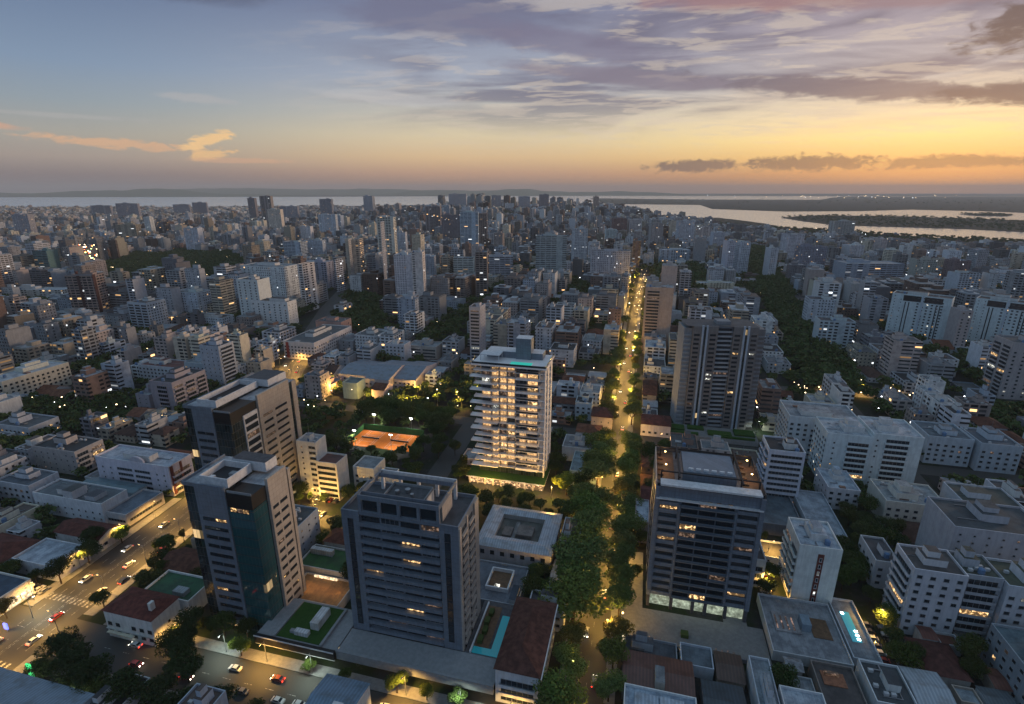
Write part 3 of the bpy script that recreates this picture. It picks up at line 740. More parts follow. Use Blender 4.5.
# ---- office tower with the teal glass corner, and its twin behind
def office_tower(u, v, w_, d_, h, label, seed, teal=True, zl=2):
    r = random.Random(seed); ox, oy = to_xy(u, v)
    e = empty('office_tower', (ox, oy, 0), GA, label, 'office tower'); footprint(ox, oy, GA, w_, d_); FOOTOF[e.name] = (ox, oy, GA, w_, d_, h)
    b = MB(); b.box(0, w_ * .64, 0, d_, 0, h, CURT); b.box(w_ * .64, w_, 0.02, d_, 0, h - 1.2, CURT); part(b, 'glass_wall', e)
    b = MB(); b.box(w_ * .64, w_ + .12, -.12, d_ * .34, 3, h - 6.5, TEAL if teal else CURT, caps=True); b.box(w_ * .64, w_ + .2, -.2, d_ * .34, h - 6.2, h - 1.0, BLACK); part(b, 'glass_corner', e)
    if teal:
        for (x, z, g) in ((.72, .87, LITW), (.82, .87, LITD), (.90, .87, LITW)):
            window(e, w_ * x, -.22, h * z - .6, 0, w_ * .09, 1.6, g, 'dark')
    # grey front panel with one strip window on every floor
    x0, x1 = w_ * .18, w_ * .635
    b = MB(); b.box(x0, x1, -.5, 0, 2.5, h + .8, GREYC); part(b, 'front_panel', e)
    n = int((h - 11) / 3.55)
    for k in range(n):
        z = 5.2 + k * 3.55
        for (a, c) in ((.12, .50), (.53, .90)) if k % 3 != 1 else ((.12, .90),):
            xa, xb = x0 + (x1 - x0) * a, x0 + (x1 - x0) * c
            g = GLASS if r.random() > .13 else r.choice([LITW, LITC, LITD])
            window(e, (xa + xb) / 2, -.5, z, 0, xb - xa, 1.25, g, 'dark')
    # beige side panel with two strips on every floor
    y0, y1 = d_ * .36, d_ * .86
    b = MB(); b.box(w_, w_ + 1.1, y0, y1, 3, h + 1.2, BEIGE); part(b, 'side_panel', e)
    for k in range(n + 1):
        z = 3.6 + k * 3.55
        for (a, c) in ((.10, .38), (.48, .86)):
            window(e, w_ + 1.1, y0 + (y1 - y0) * (a + c) / 2, z, R(90), (y1 - y0) * (c - a), 1.1, GLASS if r.random() > .04 else LITD, 'dark')
    b = MB(); b.box(w_, w_ + .5, d_ * .93, d_, 3, h - 1, BEIGE); part(b, 'corner_pier', e)
    # roof: pale ledge round a sunk dark well, white enclosure, dark plant box behind
    b = MB(); b.face([(0, 0, h + .02), (w_ * .64, 0, h + .02), (w_ * .64, d_, h + .02), (0, d_, h + .02)], ROOF, (.42, .44, .48))
    b.face([(w_ * .64, 0, h - 1.17), (w_, 0, h - 1.17), (w_, d_, h - 1.17), (w_ * .64, d_, h - 1.17)], ROOF, (.42, .44, .48)); part(b, 'roof', e)
    b = MB(); t = .35; X0, X1, Y0, Y1 = w_ * .24, w_ * .66, d_ * .04, d_ * .62
    b.box(X0, X1, Y0, Y0 + t, h + .03, h + 3.2, WHITE); b.box(X0, X1, Y1 - t, Y1, h + .03, h + 3.2, WHITE)
    b.box(X0, X0 + t, Y0 + t, Y1 - t, h + .03, h + 3.2, WHITE); b.box(X1 - t, X1, Y0 + t, Y1 - t, h + .03, h + 3.2, WHITE); part(b, 'roof_screen', e)
    b = MB(); b.box(X0 + t, X1 - t, Y0 + t, Y1 - t, h + .04, h + .9, ROOF, (.025, .025, .03))
    b.box(X0 + 2, X0 + 3.6, Y0 + 2, Y0 + 3.2, h + 1, h + 2.0, WHITE); b.box(X1 - 4, X1 - 2, Y0 + 5, Y0 + 7, h + 1, h + 2.1, CONC); part(b, 'plant_deck', e)
    b = MB(); b.box(w_ * .34, w_ * .86, d_ * .66, d_ * .96, h + .03, h + 3.6, WHITE, top=DCONC); part(b, 'plant_room', e)
    b = MB(); b.box(-.1, w_ * .2, -.35, -.05, h - .6, h + .8, GREYC); b.box(-.35, -.05, -.35, d_, h - .6, h + .8, GREYC); b.box(w_ * .66, w_ + .3, -.2, -.02, h - 1.1, h - .2, CONC); part(b, 'parapet', e)
    # base
    b = MB(); b.box(w_ * .12, w_ * .66, -1.4, -.52, 2.4, 3.4, CONC, bottom=True); b.box(w_ * .14, w_ * .18, -1.3, -.6, 0, 2.4, CONC); b.box(w_ * .60, w_ * .64, -1.3, -.6, 0, 2.4, CONC); part(b, 'entrance_canopy', e)
    window(e, w_ * .38, -.03, .15, 0, w_ * .4, 2.1, LITW if teal else LITD, 'dark')
    return e
ta = office_tower(-143.5, 122.8, 26.2, 19, 57, 'dark glass office tower with teal corner glazing, grey front panel and beige side panel', 3)
tb = office_tower(-190, 170.5, 23.5, 44, 60, 'taller dark office tower with white roof screen, standing directly behind the teal cornered one', 11, teal=False)
# cream banded bay on the right side of the rear tower
r_ = random.Random(5)
bm = MB(); bm.box(23.5, 24.2, 6.5, 15.2, 20, 55, WHITE); bm.obj('banded_bay', tb)
for k in range(9): window(tb, 24.2, 10.85, 22 + k * 3.6, R(90), 7.6, 2.3, GLASS if r_.random() > .2 else LITD, 'dark')

# ---- residential slab tower with the open roof crown
def slab_tower():
    w_, d_, h = 39.5, 18, 52; ox, oy = to_xy(-87.8, 127)
    e = empty('apartment_tower', (ox, oy, 0), GA, 'grey blue apartment tower with banded balconies and open frame crown beside the roof pool', 'apartment tower'); footprint(ox, oy, GA, w_, d_); FOOTOF[e.name] = (ox, oy, GA, w_, d_, h)
    r = random.Random(4)
    b = MB(); b.box(0, w_, 1.2, d_, 6, h, GREYC); b.box(0, 6.2, 0, 1.2, 6, h, GREYC); b.box(33.2, w_, 0, 1.2, 6, h, GREYC); part(b, 'wall', e)
    # side slots of dark glass between light piers
    for x in (2.2, 35.0):
        for k in range(13): window(e, x + .9, 0, 9 + k * 3.2, 0, 1.9, 2.9, GLASS if r.random() > .06 else LITC, 'dark')
    for k in range(14):
        z = 6.6 + k * 3.2
        b = MB(); b.box(6.3, 33.1, -.35, 1.15, z, z + 1.15, GREYC, bottom=True); part(b, 'balcony', e)
        for c in range(4):
            x = 9.6 + c * 6.75; q = r.random()
            window(e, x, 1.2, z + 1.15, 0, 6.2, 2.0, LITW if q > .965 else LITC if q > .95 else LITD if q > .90 else GLASS, 'dark' if r.random() < .5 else 'plain')
    # right hand side: two stacks of little balconies
    for k in range(14):
        z = 7 + k * 3.15
        for y in (4.3, 10.8):
            b = MB(); b.box(w_, w_ + .9, y - 2.4, y + 2.4, z, z + .95, BEIGE, bottom=True); part(b, 'side_balcony', e)
            window(e, w_, y, z + .95, R(90), 4.4, 1.5, GLASS, 'dark')
    b = MB(); b.box(w_, w_ + .5, 0, 1.4, 6, h + .5, BEIGE); b.box(w_, w_ + .6, 14.2, d_, 6, h + .5, BEIGE); b.box(w_, w_ + .35, 7.0, 8.2, 6, h + .5, BEIGE); part(b, 'side_pier', e)
    b = MB(); b.face([(0, 0, h + .01), (w_, 0, h + .01), (w_, d_, h + .01), (0, d_, h + .01)], ROOF, (.09, .09, .10)); part(b, 'roof', e)
    b = MB()
    for (x0, x1, y0, y1) in ((0, 6.2, 0, .4), (0, .4, .4, d_), (33.2, w_, 0, .4), (w_ - .4, w_, .4, d_), (.4, w_ - .4, d_ - .4, d_)): b.box(x0, x1, y0, y1, h + .02, h + 1.3, GREYC)
    part(b, 'parapet', e)
    # crown: hollow frame of wide beams on piers
    z1 = h + 7.2; b = MB()
    X0, X1, Y0, Y1 = 6.2, 33.4, .2, d_ - 1.5
    for (x0, x1, y0, y1) in ((X0, X1, Y0, Y0 + .4), (X0, X1, Y1 - .4, Y1), (X0, X0 + .4, Y0 + .4, Y1 - .4), (X1 - .4, X1, Y0 + .4, Y1 - .4)):
        b.box(x0, x1, y0, y1, z1 - 1.6, z1, GREYC if y0 < 1 else WHITE, bottom=True)
    for (x0, x1, y0, y1) in ((X0 + .4, X1 - .4, Y0 + 2.2, Y0 + 2.5), (X0 + .4, X1 - .4, Y1 - 2.5, Y1 - 2.2)): b.box(x0, x1, y0, y1, z1 - 1.5, z1, GREYC, bottom=True)
    part(b, 'crown_beam', e)
    for x in (X0, X0 + 6.6, X0 + 13.2, X0 + 19.8, X1 - 1.0):
        b = MB(); b.box(x, x + 1.0, Y0 + .05, Y0 + .9, h + .03, z1 - 1.6, GREYC); part(b, 'crown_pier', e)
        b = MB(); b.box(x, x + 1.0, Y1 - 1.0, Y1 - .1, h + .03, z1 - 1.6, WHITE); part(b, 'crown_pier', e)
    b = MB(); b.box(X1 - .35, X1 - .02, 3.0, 11.5, h + .03, z1 - 1.6, BEIGE); part(b, 'crown_panel', e)
    b = MB(); b.box(X0 + 1.1, X1 - 1.1, Y0 + .92, Y0 + 1.0, h + 1.3, z1 - 2.2, GLASS); b.box(X0 + 1.0, X1 - 1.0, Y0 + .1, Y0 + .9, h + .03, h + 1.3, GREYC); part(b, 'crown_glazing', e)
    b = MB(); b.box(12.5, 26.5, 4.6, 13, h + .03, h + 4.4, WHITE, top=DCONC)
    for (x0, x1, y0, y1) in ((12.5, 26.5, 4.6, 4.9), (12.5, 26.5, 12.7, 13), (12.5, 12.8, 4.9, 12.7), (26.2, 26.5, 4.9, 12.7)): b.box(x0, x1, y0, y1, h + 4.41, h + 5.3, CONC)
    part(b, 'plant_room', e)
    for x, y, s in ((16, 8, 1.2), (19, 9.5, 1.5), (21.5, 7.2, 1.0)):
        b = MB(); b.tube((x, y, h + 4.45), (x, y, h + 5.6), s * .6, s * .6, STEEL, 10); part(b, 'roof_fan', e)
    return e
slab_tower()

# ---- the wide dark tower right of the avenue with the warm roof terraces
RAIL = mat('blue_glass_rail', (.07, .10, .14), .2, 0, .8)
def terrace_tower():
    w_, d_, h = 35.8, 28, 51; ox, oy = to_xy(9.8, 168.5)
    e = empty('apartment_tower', (ox, oy, 0), GA, 'dark blue tower with amber lit roof terraces and pale lit lobby beside the avenue', 'apartment tower'); footprint(ox, oy, GA, w_, d_); FOOTOF[e.name] = (ox, oy, GA, w_, d_, h)
    r = random.Random(9)
    b = MB(); b.box(0, w_, .8, d_, 5.2, h, GREYC); b.box(0, 1.5, 0, .8, 5.2, h, GREYC); b.box(w_ - 1.5, w_, 0, .8, 5.2, h, GREYC)
    b.box(8.2, 8.9, 0.1, .8, 5.2, h - 6, GREYC); b.box(26.8, 27.5, .1, .8, 5.2, h - 6, GREYC); part(b, 'wall', e)
    for k in range(13):
        z = 6.0 + k * 3.2
        for (x0, x1, n) in ((1.6, 8.1, 1), (27.6, 34.2, 1)):
            b = MB(); b.box(x0, x1, .2, .78, z - .2, z + 1.15, GREYC, bottom=True); part(b, 'spandrel', e)
            q = r.random()
            window(e, (x0 + x1) / 2, .8, z + 1.3, 0, x1 - x0 - .6, 1.3, LITW if q > .88 else LITD if q > .8 else GLASS, 'dark')
        b = MB(); b.box(9.0, 26.7, -.45, .75, z - .25, z + .12, STEEL, bottom=True); b.box(9.0, 26.7, -.45, -.38, z + .12, z + 1.1, RAIL); part(b, 'balcony', e)
        for c in range(3):
            q = r.random()
            window(e, 11.95 + c * 5.9, .8, z + .15, 0, 5.5, 2.5, LITD if q > .90 else LITW if q > .86 else GLASS, 'dark')
    for x, z, g in ((18.3, 44.6, LITC), (21.3, 44.6, LITD), (25.0, 44.6, LITW)):
        window(e, x, .66, z + 1.2, 0, 1.3, 1.5, g, 'dark')
    for side, x in (('left', 0), ('right', w_)):
        for k in range(12):
            z = 7.5 + k * 3.4
            for y in (7, 17):
                window(e, x, y, z, R(-90) if side == 'left' else R(90), 5.0, 1.4, GLASS if r.random() > .08 else LITD, 'dark')
    # lobby
    b = MB(); b.box(1.2, w_ - 1.2, 1.6, d_ - 3, .2, 5.2, LITG); part(b, 'lobby_glazing', e)
    for x in (.3, 8.6, 16.2, 20.6, 27.5, 34.4):
        b = MB(); b.box(x, x + 1.1, .1, 1.5, .15, 5.2, DCONC); part(b, 'column', e)
    # crown
    b = MB(); b.face([(0, .8, h + .01), (w_, .8, h + .01), (w_, d_, h + .01), (0, d_, h + .01)], ROOF, (.16, .17, .19)); part(b, 'roof', e)
    b = MB(); b.box(1.5, w_ - 1.5, -.9, 3.2, h + 1.2, h + 1.9, WHITE, bottom=True); b.box(.4, w_ - .4, -.5, .78, h - 4.4, h - 4.0, WHITE, bottom=True); part(b, 'roof_canopy', e)
    b = MB(); b.box(.5, w_ - .5, .9, 1.0, h + .02, h + 1.2, GLASS); b.box(0, .35, .9, d_, h + .02, h + 1.6, BEIGE); b.box(w_ - .35, w_, .9, d_, h + .02, h + 1.6, DCONC); b.box(.35, w_ - .35, d_ - .35, d_, h + .02, h + 1.6, DCONC); part(b, 'parapet', e)
    b = MB(); b.box(9, 27, 6, 22, h + .02, h + 3.6, GREYC, top=DCONC); b.box(9.3, 26.7, 6.3, 21.7, h + 3.61, h + 3.9, GREYC, (.3, .3, .3)); part(b, 'penthouse', e)
    b = MB()
    for x in (7.4, 28): b.box(x, x + .5, .9, d_ - .6, h + 3.9, h + 4.5, BLACK, bottom=True)
    for y in (4, 22.5): b.box(1.5, w_ - 1.5, y, y + .4, h + 4.0, h + 4.4, BLACK, bottom=True)
    for x in (1.5, 7.4, 28, w_ - 2):
        for y in (4, 22.5): b.box(x, x + .5, y, y + .4, h + .02, h + 3.9, BLACK)
    part(b, 'pergola', e)
    for (x0, x1) in ((.5, 6.6), (29.4, w_ - .5)):
        b = MB(); b.box(x0, x1, 5, d_ - .6, h + .02, h + .14, WOOD); part(b, 'terrace_deck', e)
        b = MB()
        for y in (8, 12, 16, 20, 24): b.box(x0 + .3, x0 + 2.2, y, y + 1.6, h + .14, h + .7, WOOD)
        part(b, 'planter', e)
    for k in range(6):
        b = MB(); x = 11 + k * 2.6; b.box(x, x + 1.6, 7.5, 8.3, h + 3.91, h + 4.6, WHITE); part(b, 'air_conditioner', e)
    for x, y in ((3.4, 10), (3.4, 20), (w_ - 3.4, 10), (w_ - 3.4, 20)):
        ld = bpy.data.lights.new('terrace_light', 'POINT'); ld.energy = 260; ld.color = (1, .50, .16); ld.shadow_soft_size = .3
        lo = bpy.data.objects.new('terrace_light', ld); C.objects.link(lo); lo.parent = e; lo.location = (x, y, h + 3.4)
        b = MB(); b.box(x - .25, x + .25, y - .25, y + .25, h + 3.75, h + 3.95, LAMPY); part(b, 'ceiling_lamp', e)
    for x in (6, 13, 19, 26):
        ld = bpy.data.lights.new('lobby_light', 'POINT'); ld.energy = 160; ld.color = (.85, 1, .75); ld.shadow_soft_size = .3
        lo = bpy.data.objects.new('lobby_light', ld); C.objects.link(lo); lo.parent = e; lo.location = (x, .6, 4.6)
    return e
terrace_tower()

# ---- the brightly lit stepped-slab condominium in the middle
def condo():
    w_, d_, h = 37.5, 22, 66; ox, oy = to_xy(-80, 242)
    e = empty('apartment_tower', (ox, oy, 0), GA, 'brightly lit apartment tower with stacked pale slabs and amber rooms in the centre', 'apartment tower'); footprint(ox, oy, GA, w_, d_); FOOTOF[e.name] = (ox, oy, GA, w_, d_, h)
    r = random.Random(12)
    b = MB(); b.box(2.5, 33, 3.0, d_, 4, h - 1, GREYC); part(b, 'wall', e)
    SL = mat('slab_edge', rough=.5, spec=.3, build=stained((.78, .75, .76), .1, .6, False))
    n = 16; fh = (h - 8.0) / n
    for k in range(n):
        z = 8 + k * fh
        ex = 2.6 if k % 2 == 0 else 0.4
        b = MB()
        b.box(-ex, 12.0, -1.2, 3.1, z - .2, z + .12, SL, bottom=True); b.box(12.01, 21.5, 0.4, 3.1, z - .2, z + .12, SL, bottom=True)
        b.box(21.51, 33.5, -.8, 3.1, z - .2, z + .12, SL, bottom=True); b.box(33.51, w_ - .8, -.2, d_ - 1, z - .2, z + .12, SL, bottom=True)
        b.box(-ex, -ex + .1, -1.1, 3.0, z + .12, z + .55, SL)
        b.box(22, 33.4, -.8, -.68, z + .12, z + 1.0, GLASS if k % 2 else SL)
        part(b, 'floor_slab', e)
        # rooms
        for (x, wd) in ((5.2, 4.6), (10.2, 3.6), (14.4, 3.4), (18.6, 3.6)):
            q = r.random(); window(e, x, 3.0, z + .15, 0, wd, 2.7, LITR if q > .34 else LITW if q > .24 else LITC if q > .19 else LITD if q > .09 else GLASS, 'dark')
        q = r.random(); window(e, 24.8, 3.0, z + .15, 0, 3.6, 2.7, LITR if q > .55 else GLASS, 'plain')
        q = r.random(); window(e, 29.8, 3.0, z + .15, 0, 5.2, 2.7, LITR if q > .5 else LITW if q > .35 else LITD if q > .2 else GLASS, 'dark')
        if k % 2 == 0: pass
    for x in (8.0, 12.2, 16.4, 20.9):
        b = MB(); b.box(x, x + .5, 1.2, 2.98, 8, h - 1.5, BEIGE); part(b, 'fin', e)
    b = MB()
    for k in range(n): 
        z = 8 + k * fh
        if k % 2 == 0: b.box(33.6, 34.0, -.1, 2.8, z + .12, z + fh * .98, SL)
    part(b, 'balcony_screen', e)
    b = MB(); b.box(w_ - 1.2, w_ - .8, .6, 3.4, 4, h, SL); b.box(w_ - 1.2, w_ - .8, 8, 12, 4, h, SL); b.box(w_ - 1.2, w_ - .8, 17, d_ - 1, 4, h, SL); part(b, 'side_fin', e)
    for k in range(0, 16):
        z = 8 + k * fh
        window(e, 33.0, 6, z + .4, R(90), 4, 2.2, GLASS if r.random() > .25 else LITD, 'plain')
        window(e, 33.0, 14.5, z + .4, R(90), 4, 2.2, GLASS if r.random() > .25 else LITD, 'plain')
    b = MB(); b.box(-1.5, w_, -1.4, d_, h - 1, h - .2, SL, bottom=True); part(b, 'roof', e)
    b = MB(); b.box(-1.2, w_ - .3, -1.1, -1.0, h - .2, h + .9, GLASS); b.box(w_ - .4, w_ - .3, -1.0, d_ - .3, h - .2, h + .9, GLASS); part(b, 'roof_railing', e)
    b = MB(); b.box(18, 29, 1.5, 6, h - .2, h - .05, TEALGLOW); part(b, 'rooftop_pool', e)
    b = MB(); b.box(3, 33, 12, d_ - 2, h - .2, h + 3.2, GREYC, top=WHITE); b.box(19, 27, 11, 18, h - .2, h + 11, GREYC, top=WHITE); part(b, 'rooftop_house', e)
    b = MB(); b.box(1.5, 12, 4, 11.5, h + 3.0, h + 3.4, WHITE, bottom=True)
    for x in (1.8, 11.4):
        for y in (4.2, 11): b.box(x, x + .3, y, y + .3, h - .2, h + 3, WHITE)
    part(b, 'roof_canopy', e)
    # base: gallery, lit arcade and its garden slab
    b = MB(); b.box(1, w_ - 2, 1, d_, 4.2, 8, CURT); part(b, 'gallery_glazing', e)
    b = MB(); b.box(-4, w_ + 1, -6.5, d_ + 1, 3.6, 4.2, CONC, top=GRASS, bottom=True); part(b, 'podium_slab', e)
    for k in range(9):
        x = -2.5 + k * 4.3
        b = MB(); b.box(x, x + .8, -6.3, -5.4, 0, 3.6, BEIGE); part(b, 'column', e)
    b = MB(); b.box(-3, w_, -5.3, d_, 0, 3.58, LITAR); part(b, 'arcade_glazing', e)
    for x in (0, 9, 18, 27, 35):
        ld = bpy.data.lights.new('arcade_light', 'POINT'); ld.energy = 900; ld.color = (1, .62, .3); ld.shadow_soft_size = .3
        lo = bpy.data.objects.new('arcade_light', ld); C.objects.link(lo); lo.parent = e; lo.location = (x, -8.5, 3.2)
    return e
LITAR = litmat('lit_arcade', (1, .45, .16), (1, .74, .42), .9)
LITR = litmat('lit_apartment', (1, .42, .12), (1, .72, .36), .85, True)
condo()

# ---- the pair of dark twin-core towers beyond the green podium
def fin_tower():
    w_, d_, h = 49.5, 20, 69; ox, oy = to_xy(28.5, 334); yaw = R(-5)
    e = empty('apartment_tower', (ox, oy, 0), yaw, 'broad dark brown grey apartment tower with two pairs of pale vertical fins', 'apartment tower'); footprint(ox, oy, yaw, w_, d_); FOOTOF[e.name] = (ox, oy, yaw, w_, d_, h)
    r = random.Random(21)
    DK = (.21, .195, .195)
    b = MB(); b.box(0, 5, 3, d_, 0, h - 2, WALL, (.27, .29, .32)); b.box(5, 20, 0, d_, 0, h, WALL, DK); b.box(20, 29.5, 2.5, d_, 0, h - 3.5, WALL, (.22, .235, .26)); b.box(29.5, 44.5, 0, d_, 0, h, WALL, DK); b.box(44.5, w_, 3, d_, 0, h - 2, WALL, DK); part(b, 'wall', e)
    for x in (10.0, 12.6, 35.0, 37.6):
        b = MB(); b.box(x, x + 1.1, -.9, 0, 0, h + .6, WALL, (.40, .46, .55)); part(b, 'fin', e)
    for x in (11.15, 36.15):
        b = MB(); b.box(x, x + 1.4, -.35, 0, 0, h - .5, CURT); part(b, 'stair_glazing', e)
    n = 23
    for k in range(n):
        z = 1 + k * 2.9
        b = MB(); b.box(20.1, 29.4, 1.2, 2.45, z, z + 1.0, WALL, (.34, .36, .40), bottom=True); part(b, 'balcony', e)
        q = r.random(); window(e, 24.75, 2.5, z + 1.0, 0, 8.4, 1.6, GLASS if q > .05 else LITD, 'dark')
        for (x, wd, y) in ((7.2, 3.4, 0), (31.8, 3.4, 0), (17.0, 3.6, 0), (41.8, 3.4, 0)):
            if k > 21: continue
            q = r.random(); window(e, x, y, z + .9, 0, wd, 1.3, LITC if q > .972 else LITW if q > .955 else LITD if q > .93 else GLASS, 'dark')
    for k in range(22):
        z = 1 + k * 2.9
        b = MB(); b.box(.3, 4.7, 2.3, 2.98, z, z + 1, WALL, (.32, .34, .37), bottom=True); part(b, 'side_balcony', e)
        b = MB(); b.box(44.8, w_ - .2, 2.3, 2.98, z, z + 1, WALL, (.26, .26, .28), bottom=True); part(b, 'side_balcony', e)
    b = MB(); b.face([(.5, .5, h + .01), (w_ - 5, .5, h + .01), (w_ - 5, d_, h + .01), (.5, d_, h + .01)], ROOF, (.10, .10, .11)); part(b, 'roof', e)
    b = MB(); b.box(20.1, 29.4, 2.6, 3.2, h - 3.4, h - .6, WALL, (.34, .38, .44)); part(b, 'crown_band', e)
    b = MB(); b.box(20.5, 29, 6, 14, h - 3.4, h + 2, WALL, (.25, .25, .27)); part(b, 'rooftop_house', e)
    return e
fin_tower()

# ================================================================== OTHER BUILDINGS ONE CAN POINT TO
WHT = (.50, .52, .56); CRM = (.50, .45, .37); PGR = (.36, .38, .42); GRY = (.24, .25, .28); BEI = (.40, .35, .29); PNK = (.46, .38, .38); BRN = (.17, .10, .08); BLU = (.38, .44, .52)
# -- front left: white three storey corner house with red roof and chimney
e = bx('white three storey house with a dark red hipped roof and chimney on the boulevard corner', -173, -152.5, 108.5, 119.5, 11.2, wall=(.56, .56, .56), roof='hip', rc=(.17, .05, .04), name='corner_house', cat='house', sides={'front': 'grid', 'right': [('small', .2, .9)], 'left': 'grid'}, fh=3.3, lit=.0, frame='dark')
b = MB(); b.box(17.2, 18.3, 2.5, 4.2, 11.4, 15.4, WALL, (.6, .6, .6)); b.obj('chimney', [q for q in e.children if q.name.startswith('roof')][0])
b = MB(); b.box(-.3, 20.8, -.3, 11.3, 3.5, 3.8, WALL, (.5, .5, .5), bottom=True); b.box(1, 12, -1.4, -.3, 2.9, 3.2, WALL, (.6, .56, .45), bottom=True); b.obj('cornice', e)
e = bx('low white building with a flat green roof behind the corner house', -172.5, -151.5, 122.0, 134.0, 7.5, wall=(.48, .5, .52), name='low_building', cat='low building', top='none', rc=(.03, .10, .05), sides={'front': 'small'}, lit=0)
b = MB(); b.box(12, 17, 2, 5, 6.65, 8.4, METAL, (.25, .28, .3)); b.obj('rooftop_unit', e)
e = bx('wide blue grey metal roofed hall at the bottom left corner', -204, -148, 62, 84.5, 8, wall=PGR, name='hall', cat='hall', roof='metal', rc=(.20, .25, .32), sides={'back': 'small'})
for k in range(5):
    b = MB(); x = 30 + k * 5.4; b.box(x, x + 1.3, 22.6, 23.1, 7.0, 7.35, LAMPW, bottom=True); b.obj('roof_lamp', e)
e = bx('small blue gabled roof building with a white dormer at the bottom edge', -84.5, -70.5, 91, 106.5, 9, wall=(.5, .52, .56), name='low_building', cat='low building', roof='metal', rc=(.16, .24, .34))
b = MB(); b.box(8.5, 11.5, 1.5, 6, 9, 12.2, WALL, (.6, .62, .65)); b.obj('dormer', e)
e = bx('lit showroom with a dark blue flat roof on the left side of the boulevard', -250, -220.5, 104, 117.5, 7, wall=(.5, .48, .44), name='showroom', cat='shop', top='none', rc=(.07, .10, .15))
for k in range(3): window(e, 29.5, 2.5 + k * 4.3, .4, R(90), 4.0, 3.6, LITS, 'white')
b = MB(); b.box(29.5, 31.0, 0, 13.5, 4.4, 4.9, WHITE, bottom=True); b.obj('awning', e)
bx('low building with a pale square roof terrace left of the boulevard', -241, -218.5, 124.5, 138, 7, wall=(.4, .42, .45), name='low_building', cat='low building', top='none', rc=(.36, .41, .48), sides={'front': 'small', 'right': 'small'})
bx('row of red tiled low houses beside the pale square roof', -266, -244, 122, 137, 5.5, wall=(.42, .42, .44), name='low_building', cat='house', roof='hip', rc=(.15, .05, .04), sides={'right': 'small', 'front': 'small'})
bx('low red tiled building in front of the pale square roof', -244, -219, 143, 153, 6, wall=(.42, .42, .42), name='low_building', cat='house', roof='gable', rc=(.15, .05, .04), sides={'right': 'grid'})
e = bx('long white block with stepped roof boxes left of the boulevard', -278, -236, 159, 172, 11, wall=(.47, .49, .53), name='low_building', cat='low building', rc=(.14, .16, .18), sides={'front': 'small', 'right': 'small'}, lit=.02)
b = MB(); b.box(19, 25, .4, 7, 10.2, 14.5, WALL, (.5, .5, .53), ROOF, (.08, .08, .08)); b.obj('rooftop_house', e)
b = MB(); b.box(30, 36, 2, 8, 10.2, 12.4, WALL, (.4, .42, .46), ROOF, (.1, .1, .12)); b.obj('rooftop_house', e)
e = bx('pale lilac institutional block with a rounded roof crest and red striped end wall', -271.5, -224.5, 186, 200, 17, wall=(.47, .45, .52), sides={'front': [('small', .03, .25), ('strip2', .27, .75), ('small', .78, .97)], 'right': 'balc'}, rc=(.42, .45, .52), lit=.02)
b = MB(); b.box(47, 47.35, .6, 2.2, 1, 16.5, BRICKR); b.box(47, 47.35, 6.4, 7.6, 1, 16.5, BRICKR); b.obj('red_stripe', e)
b = MB()
for k in range(8): 
    a0, a1 = math.pi * k / 8, math.pi * (k + 1) / 8
    b.face([(27 - 4.5 * math.cos(a0), .1, 16.9 + 3 * math.sin(a0)), (27 - 4.5 * math.cos(a1), .1, 16.9 + 3 * math.sin(a1)), (27 - 4.5 * math.cos(a1), 1.1, 16.9 + 3 * math.sin(a1)), (27 - 4.5 * math.cos(a0), 1.1, 16.9 + 3 * math.sin(a0))], WALL, (.47, .45, .52))
b.face([(27 - 4.5 * math.cos(math.pi * k / 8), .1, 16.9 + 3 * math.sin(math.pi * k / 8)) for k in range(9)], WALL, (.47, .45, .52)); b.obj('roof_crest', e)
bx('low banded parking block between the lilac block and the boulevard', -236, -224, 160, 180, 6.5, wall=(.36, .35, .36), name='low_building', cat='low building', top='none', rc=(.16, .19, .24), sides={'right': 'strip', 'front': 'strip'}, lit=.0)
bx('long narrow teal roofed shed in front of the lilac block', -272, -238, 176, 183.5, 6, wall=(.32, .38, .42), name='shed', cat='shed', roof='metal', rc=(.12, .19, .23))
bp('grey block with a broad flat dark roof at the left edge', (-14, 484), (28, 486), 14, by=508, wall=PGR, sides={'front': 'grid', 'right': 'small'}, rc=(.10, .12, .15))
bp('grey brown block with pale balconies left of the lilac block', (30, 446), (74, 452), 16, by=476, wall=(.30, .28, .28), sides={'front': 'small', 'right': 'balc'})
bp('pale grey block with dark roof panels at the left edge above the lit corner', (-10, 425), (28, 428), 18, by=442, wall=PGR, sides={'front': 'grid', 'right': 'grid'}, lit=.1)
bx('long cream slab block with rows of dark windows at the left edge', -462, -441, 254, 301, 18.5, wall=(.46, .43, .36), sides={'right': 'grid', 'front': 'balc'}, fh=3.0, lit=.0, cap=90, frame='dark')
bx('dark brick block with round topped balconies and a pink balcony wing', -324, -305, 268, 297, 25, wall=(.25, .23, .26), sides={'front': [('balc', .25, .8)], 'right': 'balc'}, lit=.03)
bx('small dark annex in front of the pink winged block', -336, -324.6, 266, 280, 15, wall=(.22, .21, .24), sides={'front': 'small'})
bx('slim tower with a cream window wall and grey blank side', -327.5, -310, 317.5, 333, 36, wall=(.33, .35, .40), sides={'front': 'small', 'right': 'balc'}, lit=.04)
bx('long white and red roofed terrace block behind the pink winged block', -392, -352, 318, 336, 15, wall=(.40, .42, .46), sides={'front': 'grid'}, rc=(.17, .06, .05), lit=.04)
bx('grey blue gridded block beside the red roofed terrace', -350, -331, 322, 338, 19, wall=(.30, .34, .38), sides={'front': 'grid'}, lit=.02)
e = bx('long pale slab block with a pink end stripe facing the lit boulevard bend', -318, -286, 401, 466, 17, wall=(.52, .48, .47), sides={'right': 'grid', 'front': 'grid'}, lit=.03, cap=80)
